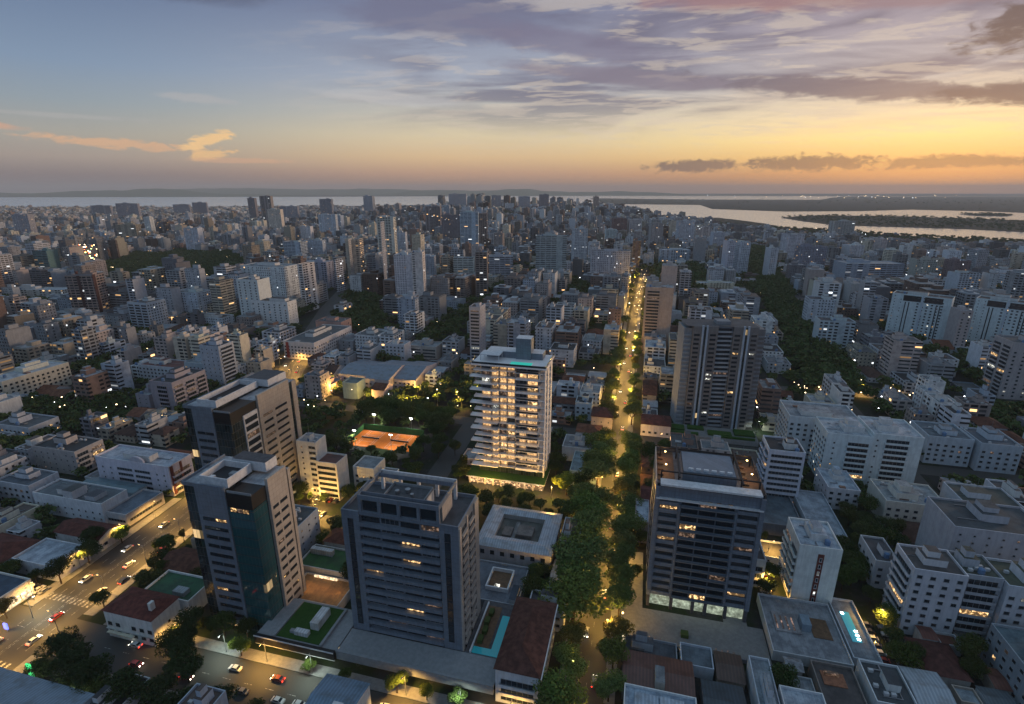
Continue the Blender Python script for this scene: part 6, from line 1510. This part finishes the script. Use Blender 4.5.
# trees round the tennis court
for i in range(20):
    u = -176 + (i % 10) * 6.3 + rnd.uniform(-1.5, 1.5); v = 292 + (i // 10) * 10 + rnd.uniform(-2, 2)
    x, y = to_xy(u, v); tree(x, y, rnd.uniform(1.2, 1.6), 'dense green tree behind the tennis court, %s from the left in the %s row' % (ordn(i % 10), ('near', 'far')[i // 10]), 'trees behind the tennis court', rt(.9, 1.3))
for i, (u, v, s) in enumerate([(-178, 252, 1), (-171, 250, .9), (-163, 248, .9), (-148, 250, .7), (-184, 246, 1), (-120, 262, 1), (-112, 268, 1.1), (-108, 256, 1), (-100, 262, 1), (-118, 280, 1.1)]):
    x, y = to_xy(u, v); tree(x, y, s, 'dark tree beside the tennis court, %s along its near and right edge' % ordn(i), 'trees beside the tennis court', rt(.6, .9))
# the tree tunnel
def along(pts, t):
    L = [math.dist(pts[i], pts[i + 1]) for i in range(len(pts) - 1)]; d = t
    for i, l in enumerate(L):
        if d <= l or i == len(L) - 1:
            k = d / l; return (pts[i][0] + (pts[i + 1][0] - pts[i][0]) * k, pts[i][1] + (pts[i + 1][1] - pts[i][1]) * k), ((pts[i + 1][0] - pts[i][0]) / l, (pts[i + 1][1] - pts[i][1]) / l)
        d -= l
TL = sum(math.dist(TUN[i], TUN[i + 1]) for i in range(len(TUN) - 1)); print('TUN', TUN)
FARQ = []      # merged far foliage
FT = [crown_arrays(80 + s, 5.0, 3.4, 150, .78, 5.2) for s in range(5)]
def far_tree(x, y, s, z=0.0, i=None):
    q = FT[rnd.randrange(5)]; a = rnd.uniform(0, 6.28); ca, sa = math.cos(a), math.sin(a)
    M = np.array([[ca, -sa, 0], [sa, ca, 0], [0, 0, 1]]) * s
    FARQ.append(q @ M.T + np.array([x, y, z]))
d = 4.0; i = 0; TUNT = []
while d < TL:
    (u, v), (du, dv) = along(TUN, d)
    for fi, off in enumerate((14, 5, -5, -14)):
        x, y = to_xy(u - dv * off + rnd.uniform(-2, 2), v + du * off + rnd.uniform(-2, 2))
        TUNT.append((math.hypot(x, y), x, y, rnd.uniform(1.25, 1.7), ('tunnel', fi, i)))
    i += 1
    d += 11
# ------------------------------------------------------------------ where things may stand
GUARD = []
for o_ in [q for q in C.objects if q.parent is None and q.get('category') in ('apartment tower', 'apartment block', 'office tower', 'slab block', 'office block', 'tennis court', 'hall', 'courtyard building', 'house', 'fair')]:
    g_ = FOOTOF.get(o_.name)
    if not g_: continue
    (x_, y_, a_, w__, d__, h__) = g_
    P_ = [(x_ + i * math.cos(a_) - j * math.sin(a_), y_ + i * math.sin(a_) + j * math.cos(a_)) for i, j in ((0, 0), (w__, 0), (w__, d__), (0, d__))]
    tp = [proj(*p, h__) for p in P_]; bt = [proj(*p, 0) for p in P_]
    GUARD.append((min(p[0] for p in tp + bt), max(p[0] for p in tp + bt), min(p[1] for p in tp), max(p[1] for p in bt), min(math.hypot(*p) for p in P_)))
GUARD += [(105, 250, 255, 300, 620), (748, 768, 240, 268, 1000), (756, 785, 262, 296, 700), (770, 812, 292, 330, 520), (795, 838, 325, 365, 440), (812, 858, 355, 392, 400), (268, 312, 345, 402, 380), (352, 390, 297, 340, 560), (620, 650, 270, 400, 330), (700, 735, 283, 305, 650)]
def cap_height(u0, u1, v0, v1, h, z=0.0, keep=.72):
    xs_ = []; P_ = [to_xy(u, v) for u, v in ((u0, v0), (u1, v0), (u1, v1), (u0, v1))]
    px_ = [proj(*p, z)[0] for p in P_]; a, c2 = min(px_), max(px_); ds = min(math.hypot(*p) for p in P_)
    for (gx0, gx1, gy0, gy1, gd) in GUARD:
        if gd > ds + 3 and a < gx1 and c2 > gx0 and gy0 < 330 + 400:
            lim = gy0 + (gy1 - gy0) * keep
            X, Y = P_[3]
            while h > 3.5 and min(proj(*P_[2], z + h)[1], proj(X, Y, z + h)[1]) < lim and proj(*P_[0], z)[1] > gy0: h -= 1.0
    return h
def seg_dist(p, a, c):
    ax, ay = a; cx, cy = c; vx, vy = cx - ax, cy - ay; l = vx * vx + vy * vy
    t = max(0, min(1, ((p[0] - ax) * vx + (p[1] - ay) * vy) / l)); return math.hypot(p[0] - ax - vx * t, p[1] - ay - vy * t)
FREE = {}
GR = 40.0
FG = defaultdict(list)
def reg(f):
    for i in range(int(f[0] // GR), int(f[1] // GR) + 1):
        for j in range(int(f[2] // GR), int(f[3] // GR) + 1): FG[(i, j)].append(f)
for f in FOOT: reg(f)
def hits(u0, u1, v0, v1, m=2.0):
    for i in range(int((u0 - m) // GR), int((u1 + m) // GR) + 1):
        for j in range(int((v0 - m) // GR), int((v1 + m) // GR) + 1):
            for f in FG[(i, j)]:
                if u0 - m < f[1] and u1 + m > f[0] and v0 - m < f[3] and v1 + m > f[2]: return True
    return False
def inpoly(x, y, P):
    c = False; n = len(P)
    for i in range(n):
        x0, y0 = P[i]; x1, y1 = P[i - 1]
        if (y0 > y) != (y1 > y) and x < (x1 - x0) * (y - y0) / (y1 - y0) + x0: c = not c
    return c
# dark wooded places, as outlines on the ground
PARKPX = [[(104, 296), (100, 280), (84, 276), (100, 266), (122, 262), (136, 255), (160, 257), (184, 251), (205, 255), (232, 252), (246, 262), (262, 262), (258, 272), (244, 279), (240, 298), (224, 301), (205, 291), (188, 296), (172, 289), (158, 301), (140, 298), (124, 303)],
          [(352, 330), (352, 300), (372, 296), (388, 305), (390, 332), (372, 345)],
          [(560, 300), (575, 280), (590, 290), (586, 312)], [(655, 272), (700, 268), (712, 285), (690, 300), (650, 290)],
          [(0, 300), (0, 330), (66, 330), (66, 306)], [(30, 395), (60, 408), (100, 402), (135, 392), (148, 400), (140, 425), (60, 440), (0, 470), (0, 440)],
          [(836, 500), (870, 490), (905, 505), (905, 530), (880, 560), (850, 590), (832, 560)], [(918, 450), (950, 452), (985, 470), (1000, 500), (960, 495), (922, 480)],
          [(555, 430), (590, 400), (585, 450), (560, 470)], [(738, 420), (768, 425), (768, 442), (742, 440)]]
PARKS = [[uvp(*p) for p in P] for P in PARKPX]
WUV = [to_uv(*p) for p in RIVER]
AREAS = [(-172, -104, 316, 362), (-112, -58, 204, 242), (-186, -108, 284, 318), (-182, -112, 236, 258), (-58, 2, 212, 240), (-104, -84, 212, 250), (-140, -120, 184, 214)]
def blocked(u, v, m=0.0, tunnel=22):
    for pts, hw in STREETS:
        for i in range(len(pts) - 1):
            if seg_dist((u, v), pts[i], pts[i + 1]) < hw + m: return True
    for i in range(len(TUN) - 1):
        if seg_dist((u, v), TUN[i], TUN[i + 1]) < tunnel + m: return True
    return False
def in_parks(u, v): return any(inpoly(u, v, P) for P in PARKS)
def seen(x, y, z=0, mx=40, my=60):
    p = proj(x, y, z); return -mx < p[0] < 1024 + mx and p[1] < 704 + my
# park trees: the nearest ones one by one, the wood as one mass
PT = []
for P in PARKS:
    u0, u1 = min(p[0] for p in P), max(p[0] for p in P); v0, v1 = min(p[1] for p in P), max(p[1] for p in P)
    dist = (v0 + v1) / 2; st = 7.5 if dist < 350 else 9.0 if dist < 900 else 13
    u = u0
    while u < u1:
        v = v0
        while v < v1:
            uu, vv = u + rnd.uniform(-.4, .4) * st, v + rnd.uniform(-.4, .4) * st
            if inpoly(uu, vv, P) and not hits(uu - 1, uu + 1, vv - 1, vv + 1, 2.5) and not any(seg_dist((uu, vv), pts[i], pts[i + 1]) < hw for pts, hw in STREETS for i in range(len(pts) - 1)):
                x, y = to_xy(uu, vv)
                if seen(x, y): PT.append((math.hypot(x, y), x, y, rnd.uniform(.8, 1.25) * st / 8.0))
            v += st
        u += st

# ================================================================== THE REST OF THE CITY
rs = random.Random(41); SH = []
for k in range(900):
    u = rs.uniform(24, 150); v = rs.uniform(106, 176); a, c2 = rs.uniform(4, 8), rs.uniform(4, 9)
    if hits(u, u + a, v, v + c2, .5) or seg_dist((u, v), (150, 60), (152, 425)) < 14 or not seen(*to_xy(u, v)): continue
    if 84 < u + a and u < 97 and v > 154: continue
    SH.append((u, v, a, c2)); reg((u, u + a, v, v + c2)); FOOT.append((u, u + a, v, v + c2))
    if len(SH) >= 34: break
SH.sort(key=lambda q: proj(*to_xy(q[0], q[1]))[0])
for i, (u, v, a, c2) in enumerate(SH):
    h = rs.uniform(2.8, 5.2); kx = rs.choice(['metal', 'gable', 'flat', 'flat']); rc = rs.choice([(.16, .06, .045), (.28, .32, .36), (.10, .12, .14), (.36, .39, .43), (.08, .07, .07)])
    bx('small %s roofed shed in the bottom right yards, %s from the left' % ({'metal': 'metal', 'gable': 'tile', 'flat': 'flat'}[kx], ordn(i)), u, u + a, v, v + c2, h, wall=rs.choice([(.2, .2, .2), (.34, .35, .37), (.26, .22, .19)]), name='shed', cat='shed', group='sheds of the bottom right yards', roof=kx, rc=rc, top='none')
HC = [('white', (.50, .51, .54)), ('white', (.54, .55, .57)), ('pale grey', (.42, .43, .47)), ('cream', (.48, .44, .36)), ('pale grey', (.38, .39, .42)), ('grey', (.26, .27, .29)), ('beige', (.38, .33, .27)), ('pinkish', (.42, .36, .345)), ('brown', (.19, .13, .11)), ('pale blue', (.36, .41, .49)), ('white', (.46, .48, .53)), ('dark grey', (.15, .15, .17))]
lots = []
def lot_rows(u0, u1, v0, v1, r, far):
    u = u0
    while u < u1 - 8:
        wd = r.uniform(11, 19) if not far else r.uniform(17, 27)
        if u + wd > u1 - 5: wd = u1 - u
        v = v0
        while v < v1 - 9:
            dd_ = r.uniform(14, 24) if not far else r.uniform(20, 32)
            if v + dd_ > v1 - 6: dd_ = v1 - v
            lots.append((u + r.uniform(.4, 2), u + wd - r.uniform(.4, 2), v + r.uniform(.6, 3.0), v + dd_ - r.uniform(.6, 3.5)))
            v += dd_
        u += wd
r = random.Random(99)
US = [-1400 + k * 118 for k in range(0, 9)] + [-340, -222, -112, -16, 4, 140, 165, 262, 372] + [480 + k * 118 for k in range(0, 9)]
US = sorted(US)
VS = [45, 95, 113, 216, 230, 302, 318, 420, 436, 545, 660]
Ucol = [(-1400 + k * 118, -1400 + k * 118 + 106) for k in range(9)] + [(-338, -225), (-181, -107), (-95, -17), (5, 143), (157, 262), (274, 372)] + [(384 + k * 118, 384 + k * 118 + 106) for k in range(9)]
Vrow = [(40, 95), (114, 217), (227, 303), (318, 420), (437, 545), (556, 665), (676, 785), (796, 905)]
for a in Ucol:
    for c2 in Vrow: lot_rows(a[0], a[1], c2[0], c2[1], r, c2[0] > 430)
nearlots = []
for (u0, u1, v0, v1) in lots:
    cu, cv = (u0 + u1) / 2, (v0 + v1) / 2
    x, y = to_xy(cu, cv)
    if not seen(x, y, 0, 60, 90): continue
    if blocked(cu, cv, max(u1 - u0, 0) * .45): continue
    if in_parks(cu, cv) or inpoly(cu, cv, WUV): continue
    if any(u0 < A_[1] and u1 > A_[0] and v0 < A_[3] and v1 > A_[2] for A_ in AREAS): continue
    if hits(u0, u1, v0, v1, .8):
        # try to shrink off what stands there already
        ok = False
        for k in range(6):
            m = (k + 1) * 1.2
            for q in ((u0 + m * 2, u1, v0, v1), (u0, u1 - m * 2, v0, v1), (u0, u1, v0 + m * 2, v1), (u0, u1, v0, v1 - m * 2)):
                if q[1] - q[0] > 7 and q[3] - q[2] > 8 and not hits(*q, .8): u0, u1, v0, v1 = q; ok = True; break
            if ok: break
        if not ok: continue
    nearlots.append((math.hypot(x, y), u0, u1, v0, v1))
nearlots.sort()
LM = [('the red brown tower', -628, 466), ('the wooded park', -420, 560), ('the long cream slab block', -450, 278), ('the lilac institutional block', -248, 193), ('the pink winged block', -314, 282), ('the rear office tower', -178, 192), ('the teal cornered office tower', -130, 132),
      ('the grey blue apartment tower', -68, 137), ('the tennis court', -150, 270), ('the school halls', -195, 370), ('the bright condominium', -60, 252), ('the red tiled villa', -25, 302), ('the dark blue terrace tower', 28, 182), ('the broad finned tower', 50, 344),
      ('the slim white tower', 70, 192), ('the pale blue complex', 120, 295), ('the grey apartment slab', 104, 184), ('the tree tunnel end', 155, 450), ('the twin white towers', 300, 610), ('the slim banded tower', 20, 470), ('the white cube block', -330, 520), ('the long pale slab block', -300, 433),
      ('the far end of the tree tunnel', 300, 1700), ('the tallest cream tower', -330, 700), ('the bright flood lit building', 110, 800), ('the white bay windowed block', -540, 480), ('the banded office block', -240, 900), ('the ribbed broad block', -60, 920)]
items = []; farB = MB(); nb = nh = 0; SEENT = []
def far_building(u0, u1, v0, v1, h, col, flat, rr, z):
    ox, oy = to_xy(u0, v0); w_, d_ = u1 - u0, v1 - v0
    fm = FAC[rr.choice([0, 0, 1, 2, 3])]; rc = rr.choice(ROOFC)
    if flat:
        farB.box(0, w_, 0, d_, z, z + h, fm, col, ROOF, rc, uo=rr.randint(0, 90) * 7.3, yaw=GA, org=(ox, oy), blank=[k for k in (0, 1, 3) if rr.random() < (.12, .4, 0, .4)[k]])
        if h > 9:
            a, c2 = rr.uniform(.1, .5), rr.uniform(.2, .5)
            farB.box(w_ * a, w_ * (a + .38), d_ * c2, d_ * (c2 + .4), z + h, z + h + rr.uniform(2.5, 5), WALL, tuple(min(.6, q * 1.1) for q in col), ROOF, rc, yaw=GA, org=(ox, oy))
            if rr.random() < .5: farB.box(w_ * .05, w_ * .95, d_ * .05, d_ * .95, z + h, z + h + .7, WALL, col, ROOF, rc, yaw=GA, org=(ox, oy))
    else:
        farB.box(0, w_, 0, d_, z, z + h, WALL, col, uo=rr.randint(0, 90) * 7.3, yaw=GA, org=(ox, oy))
        n0 = len(farB.v); farB.hip(0, w_, 0, d_, h, min(w_, d_) * .22, TILE, rr.choice([(.20, .08, .05), (.13, .055, .04), (.10, .06, .05)]))
        ca, sa = cG, sG
        for k in range(n0, len(farB.v)):
            x, y, zz = farB.v[k]; farB.v[k] = (ox + x * ca - y * sa, oy + x * sa + y * ca, zz + z)
NB_MAX, NH_MAX = 185, 200
for (dist, u0, u1, v0, v1) in nearlots:
    rr = random.Random(int(u0 * 31 + v0 * 17)); q = rr.random()
    cu, cv = (u0 + u1) / 2, (v0 + v1) / 2
    nmc, col = rr.choice(HC); kq = rr.uniform(.55, .8) if rr.random() < .35 else rr.uniform(.85, 1.1); col = tuple(c * kq for c in col)
    if dist > 300 and rr.random() < .16: continue
    house = q < (.62 if dist < 330 else .34 if dist < 480 else .14 if dist < 700 else .07)
    if -100 < cu < 60 and 230 < cv < 430: house = q < .8
    if house: h = rr.uniform(4, 8.5)
    elif dist < 330: h = rr.choice([9, 12, 12, 15]) + rr.uniform(0, 1)
    elif dist < 480: h = rr.choice([9, 12, 15, 18, 22]) + rr.uniform(0, 1)
    elif dist < 700: h = rr.choice([9, 12, 15, 18, 24, 28, 33]) + rr.uniform(0, 1)
    else: h = rr.choice([12, 18, 24, 30, 36, 40, 48, 56]) + rr.uniform(0, 1)
    x, y = to_xy(cu, cv); p0 = proj(x, y, h)
    # nothing new may hide the low landmarks
    if cu > -330 and cv < 300 and h > 16: h = 13
    h2 = cap_height(u0, u1, v0, v1, h)
    if h2 < h: h = max(4.0, h2)
    if not house and h < 8: house = True
    storeys = max(1, int(h / 3.05))
    kx = 'house' if house else 'apartment block'
    if (house and nh >= NH_MAX) or (not house and nb >= NB_MAX) or dist > 760:
        SEENT.append((u0, u1, v0, v1, h, col, not (house and rr.random() < .75), rr)); reg((u0, u1, v0, v1)); continue
    near = dist < 235
    if house:
        nh += 1; rt_ = rr.choice(['hip', 'hip', 'gable', 'flat', 'metal', 'flat'])
        e = building(None, *to_xy(u0, v0), GA, u1 - u0, v1 - v0, h, col, name='house', cat='house', roof=rt_, fac=None if near else rr.choice([0, 1]),
                     sides={'front': 'small', ('right' if x < 0 else 'left'): 'small'} if near else None, lit=.05, top='kit' if h > 5 else 'none', cap=24)
        desc = {'hip': 'tile roofed', 'gable': 'gabled', 'flat': 'flat roofed', 'metal': 'metal roofed'}[rt_]
    else:
        nb += 1
        e = building(None, *to_xy(u0, v0), GA, u1 - u0, v1 - v0, h, col, fac=None if near else rr.randrange(4), sides={'front': rr.choice(['grid', 'balc', 'grid']), ('right' if x < 0 else 'left'): rr.choice(['grid', 'small'])} if near else None, lit=.04, cap=40)
        desc = '%s storey' % (['one', 'two', 'three', 'four', 'five', 'six', 'seven', 'eight', 'nine', 'ten', 'eleven', 'twelve', 'thirteen'][min(12, storeys - 1)])
    reg((u0, u1, v0, v1))
    items.append((e, nmc, desc, kx, cu, cv, proj(x, y, h)))
keys = defaultdict(list)
for it in items:
    e, nmc, desc, kx, cu, cv, p = it
    L = min(LM, key=lambda l: (l[1] - cu) ** 2 + (l[2] - cv) ** 2); du, dv = cu - L[1], cv - L[2]
    rel = ('behind' if dv > 0 else 'before') if abs(dv) > abs(du) else ('right of' if du > 0 else 'left of')
    keys[(nmc, desc, kx, rel, L[0])].append(it)
for (nmc, desc, kx, rel, l), L in keys.items():
    L.sort(key=lambda it: it[6][0])
    for i, it in enumerate(L):
        it[0]['label'] = '%s %s %s %s %s' % (nmc, desc, kx if kx == 'house' else 'block', rel, l) + ('' if len(L) == 1 else ', %s from the left' % ordn(i))
        it[0]['group'] = 'houses between the blocks' if kx == 'house' else 'apartment blocks of the city'
for q in SEENT: far_building(*q[:7], q[7], 0)
# farther out: lots without number, as one mass
SHX = [596, 604, 648, 655, 691, 729, 785, 857, 903, 967, 1130]; SHY = [196, 201, 210, 216, 218, 225.5, 228.5, 232.4, 236, 239, 244]
def far_fill():
    rr = random.Random(5); v = 910.0; n = 0
    while v < 5200:
        step = 26 if v < 2200 else 32 if v < 3500 else 44
        umax = v * 1.9 + 250
        u = -umax
        vv_street = (v // 118)
        while u < v * .85 + 250:
            wd = rr.uniform(14, 24) * (1 if v < 2200 else 1.3)
            uu = u; u += wd + (rr.uniform(1, 4) if rr.random() < .8 else 10)
            if rr.random() < (.26 if v < 2000 else .14): continue
            du_ = rr.uniform(-3, 3); vv = v + du_
            x, y = to_xy(uu + wd / 2, vv)
            if not seen(x, y, 0, 30): continue
            if inpoly(uu + wd / 2, vv, WUV) or inpoly(uu + wd / 2, vv + step, WUV) or inpoly(uu, vv + 90, WUV): continue
            if y > 4700 and x > -4000: continue
            pp = proj(x, y, 0)
            if pp[0] > 600 and pp[1] < 204: continue
            if pp[0] > 840 and pp[1] < 236: continue
            if blocked(uu + wd / 2, vv + 10, 4): continue
            if hits(uu, uu + wd, vv, vv + step * .8, 1) or in_parks(uu + wd / 2, vv + 8): continue
            d_ = step * rr.uniform(.6, .85)
            azm = math.degrees(math.atan2(x, y))
            core = math.exp(-((azm + 3) / 15) ** 2) * sstep(1300, 2200, v)
            right = azm > 24
            q = rr.random()
            if right: h = rr.choice([7, 8, 10, 13, 18, 26]) if q < .85 else rr.uniform(28, 40)
            elif q < .30 - .22 * core: h = rr.uniform(5, 9)
            elif v < 1900 and abs(azm) < 38 and rr.random() < .09: h = rr.uniform(40, 62)
            elif q < .72: h = rr.uniform(12, 26) + 14 * core
            else: h = rr.uniform(24, 40) + 44 * core * rr.random()
            if pp[0] > 596:
                wl = float(np.interp(pp[0], SHX, SHY)) + rr.uniform(-1.5, 5) + (0 if pp[0] < 780 else 3)
                if rr.random() < .04: wl -= 7
                while h > 5 and proj(x, y, (tz if tz > 0 else 0) + h)[1] < wl: h -= 1.5
            if pp[0] < 440 and pp[1] < 225: h = min(h, 16 + 18 * (rr.random() ** 4))
            nm, col = rr.choice(HC); col = tuple(min(.7, c * 1.25) for c in col); kq = rr.uniform(.32, .62) if rr.random() < .5 else rr.uniform(.9, 1.15); col = tuple(c * kq for c in col)
            tz = terrain(x, y) - 2 if y > 1150 else 0
            h = max(4.0, cap_height(uu, uu + wd, vv, vv + d_, h, max(0, tz), .6))
            far_building(uu, uu + wd, vv, vv + d_, h + (2 if tz > 0 else 0), col, h > 9 or rr.random() < .4, rr, tz if tz > 0 else 0)
            n += 1
        v += step + (9 if rr.random() < .25 else 0)
    return n
nfar = far_fill()
tag(farB.obj('distant_city_blocks'), kind='stuff'); 

# loose trees between the lots
cand = []
rr = random.Random(31)
for k in range(24000):
    y = 110 + (rr.random() ** 1.1) * 2300; x = rr.uniform(-1.05, 1.05) * (y + 40)
    u, v = to_uv(x, y)
    if (-84 < u < -26 and 224 < v < 240) or not seen(x, y, 0, 30, 50) or hits(u - 1, u + 1, v - 1, v + 1, 1.6) or inpoly(u, v, WUV) or in_parks(u, v): continue
    if y < 1000 and any(seg_dist((u, v), pts[i], pts[i + 1]) < hw + 1 for pts, hw in STREETS for i in range(len(pts) - 1)): continue
    cand.append((math.hypot(x, y), x, y))
cand.sort()
grid = set(); kept = []
for (dd_, x, y) in cand:
    g = (int(x // 7), int(y // (7 if y < 900 else 9)))
    if g in grid: continue
    grid.add(g); kept.append((dd_, x, y))
loose = [(d_, x, y, rnd.uniform(.55, 1.05) * (1 if d_ < 350 else 1.35)) for (d_, x, y) in kept]
allt = sorted([(a[0], a[1], a[2], a[3], 'park') for a in PT] + [(a[0], a[1], a[2], a[3], 'loose') for a in loose] + TUNT, key=lambda q: q[0])
left_n = max(0, 296 - NTREE); tk = defaultdict(list)
for k, (d_, x, y, s, kd) in enumerate(allt):
    if k < left_n:
        if kd[0] == 'tunnel':
            tree(x, y, s, 'dark tree of the tree tunnel, %s file, %s from its near end' % (('leftmost', 'inner left', 'inner right', 'rightmost')[kd[1]], ordn(kd[2])), 'trees of the tree tunnel', rt(.6, .85)); continue
        sl_ = rnd.random() < .12
        e = tree(x, y, s, None, 'garden and yard trees', rt(.6, 1.0), 'slender_tree' if sl_ else 'tree')
        u, v = to_uv(x, y)
        L = min(LM, key=lambda l: (l[1] - u) ** 2 + (l[2] - v) ** 2); du, dv = u - L[1], v - L[2]
        rel = ('behind' if dv > 0 else 'before') if abs(dv) > abs(du) else ('right of' if du > 0 else 'left of')
        tk[('slender' if sl_ else 'small rounded' if s < .75 else 'full crowned', rel, L[0])].append((proj(x, y)[0], e))
    else:
        far_tree(x, y, s * (1.15 if d_ > 500 else 1), terrain(x, y) if y > 1150 else 0)
for (a_, rel, l), L in tk.items():
    L.sort(key=lambda q: q[0])
    for i, (_, e) in enumerate(L): e['label'] = '%s green tree %s %s' % (a_, rel, l) + ('' if len(L) == 1 else ', %s from the left' % ordn(i))
# trees on the river islands and the far bank
for P, n in ((LW[1], 900), (LW[0], 260), (LW[2], 120)):
    xs_ = [p[0] for p in P]; ys_ = [p[1] for p in P]; got = 0
    while got < n:
        x, y = rnd.uniform(min(xs_), min(max(xs_), 9000)), rnd.uniform(min(ys_), min(max(ys_), 9000))
        if not seen(x, y): got += .2; continue
        if inpoly(x, y, P): far_tree(x, y, rnd.uniform(.9, 1.5) * (1 if y < 6000 else 1.8), 1); got += 1
for k in range(110):
    px_ = rnd.uniform(640, 1024); i0 = [p for p in WPX[5:15]]
    for (a_, c2) in zip(i0, i0[1:]):
        if a_[0] <= px_ <= c2[0]: yy = a_[1] + (c2[1] - a_[1]) * (px_ - a_[0]) / (c2[0] - a_[0]) + rnd.uniform(.3, 2.2); x, y = ray(px_, yy); far_tree(x, y, rnd.uniform(.7, 1.1))
o = bpy.data.objects.new('distant_trees', quads_mesh('distant_trees', np.concatenate(FARQ), LEAF)); C.objects.link(o); tag(o, kind='stuff')

# lights of the city beyond: small lamps on posts without number
b = MB(); rr = random.Random(77)
def dot(x, y, z, s, m):
    b.box(x - s, x + s, y - s, y + s, z - s * .5, z + s * .5, m, bottom=True)
for k in range(900):
    y = 330 + (rr.random() ** 1.5) * 3600; x = rr.uniform(-1, 1) * y
    u, v = to_uv(x, y)
    if not seen(x, y) or inpoly(u, v, WUV) or hits(u, u, v, v, 1) or (proj(x, y)[0] > 600 and proj(x, y)[1] < 206): continue
    s = (.22 + y / 3600) * rr.uniform(.5, 1.15)
    dot(x, y, (terrain(x, y) if y > 1150 else 0) + rr.uniform(6, 10), s, LAMPDOT if rr.random() < .62 else LAMPDOTW)
for k in range(46):
    x, y = ray(rr.uniform(105, 250), rr.uniform(258, 298)); dot(x, y, 9, .45 * rr.uniform(.5, 1.1), LAMPDOT)
for k in range(44):      # far bank
    px_ = rr.gauss(850, 70) if k < 50 else rr.uniform(140, 700); py_ = rr.uniform(195.6, 198.6) if k < 50 else rr.uniform(196.2, 197.2)
    x, y = ray(px_, py_); dot(x, y, 8, y / F * .26 * rr.uniform(.4, 1), LAMPDOT if rr.random() < .7 else LAMPDOTW)
for k in range(110):     # glowing traffic beyond the avenue and at the tunnel mouth
    if k < 60 and k % 2: continue
    if k < 60: v = 560 + rr.random() * 560; u = -4 + (v - 560) * .02 + rr.uniform(-8, 8)
    else: u = rr.uniform(120, 205); v = 428 + rr.uniform(-4, 4)
    x, y = to_xy(u, v); dot(x, y, rr.uniform(.8, 7), .32 * rr.uniform(.6, 1.3), LAMPDOT)
tag(b.obj('distant_street_lights'), kind='stuff')
# real light from the avenue beyond the posts that are built one by one
# construction lights cluster near the park edge: string lamps over a fair ground
e = empty('lit_fair', (*ray(83, 272), 0), 0, 'cluster of coloured lights of a small fair beside the red brown tower', 'fair')
b = MB(); rr = random.Random(3)
for k in range(5): b.tube((k * 8, 0, 0), (k * 8, 0, 40 + 6 * math.sin(k)), .35, .2, STEEL, 6)
b.obj('mast', e)
RL = lampmat('fair_lamp_red', (1, .16, .04), 9); GL = lampmat('fair_lamp_green', (.6, 1, .3), 7)
for k in range(60):
    b = MB(); x, z = rr.gauss(16, 12), rr.uniform(4, 52); s = rr.uniform(.3, .75); b.box(x - s, x + s, -s, s, z - s, z + s, rr.choice([LAMPDOT, RL, GL, RL, LAMPDOT, LAMPDOTW]), bottom=True); b.obj('lamp', e)
# boulevard sign totem and showroom sign
e = empty('sign_totem', (*to_xy(-179, 88), 0), GA, 'tall slim green lit sign at the boulevard corner, bottom left', 'sign')
b = MB(); b.box(-.9, .9, -.2, .2, 1.0, 7.5, lampmat('green_sign', (.08, .9, .25), 1.2), bottom=True); b.obj('sign_panel', e)
b = MB(); b.tube((0, 0, 0), (0, 0, 1.0), .15, .15, STEEL, 8); b.obj('post', e)
e = empty('sign_totem', (*to_xy(-210, 101), 0), GA, 'small blue lit sign in front of the showroom', 'sign')
b = MB(); b.box(-.8, .8, -.2, .2, 1.2, 3.6, lampmat('blue_sign', (.1, .15, 1), 3.0), bottom=True); b.obj('sign_panel', e)
b = MB(); b.tube((0, 0, 0), (0, 0, 1.2), .12, .12, STEEL, 8); b.obj('post', e)
print('things', NTREE, nb, nh, 'far', nfar, 'lots', len(nearlots), 'trees', len(allt))

# ------------------------------------------------------------------ haze
m = bpy.data.materials.new('haze_air'); m.use_nodes = True; t = NT(m.node_tree)
for n in list(t.n): t.n.remove(n)
pv = t.new('ShaderNodeVolumePrincipled'); pv.inputs['Color'].default_value = (.86, .88, .91, 1); pv.inputs['Density'].default_value = 6.0e-5; pv.inputs['Anisotropy'].default_value = 0.0
ou = t.new('ShaderNodeOutputMaterial'); t.l.new(pv.outputs[0], ou.inputs['Volume'])
b = MB(); b.box(-36000, 36000, -600, 26000, -3.0, 345, m, bottom=True)
hz = b.obj('haze'); tag(hz, kind='stuff')
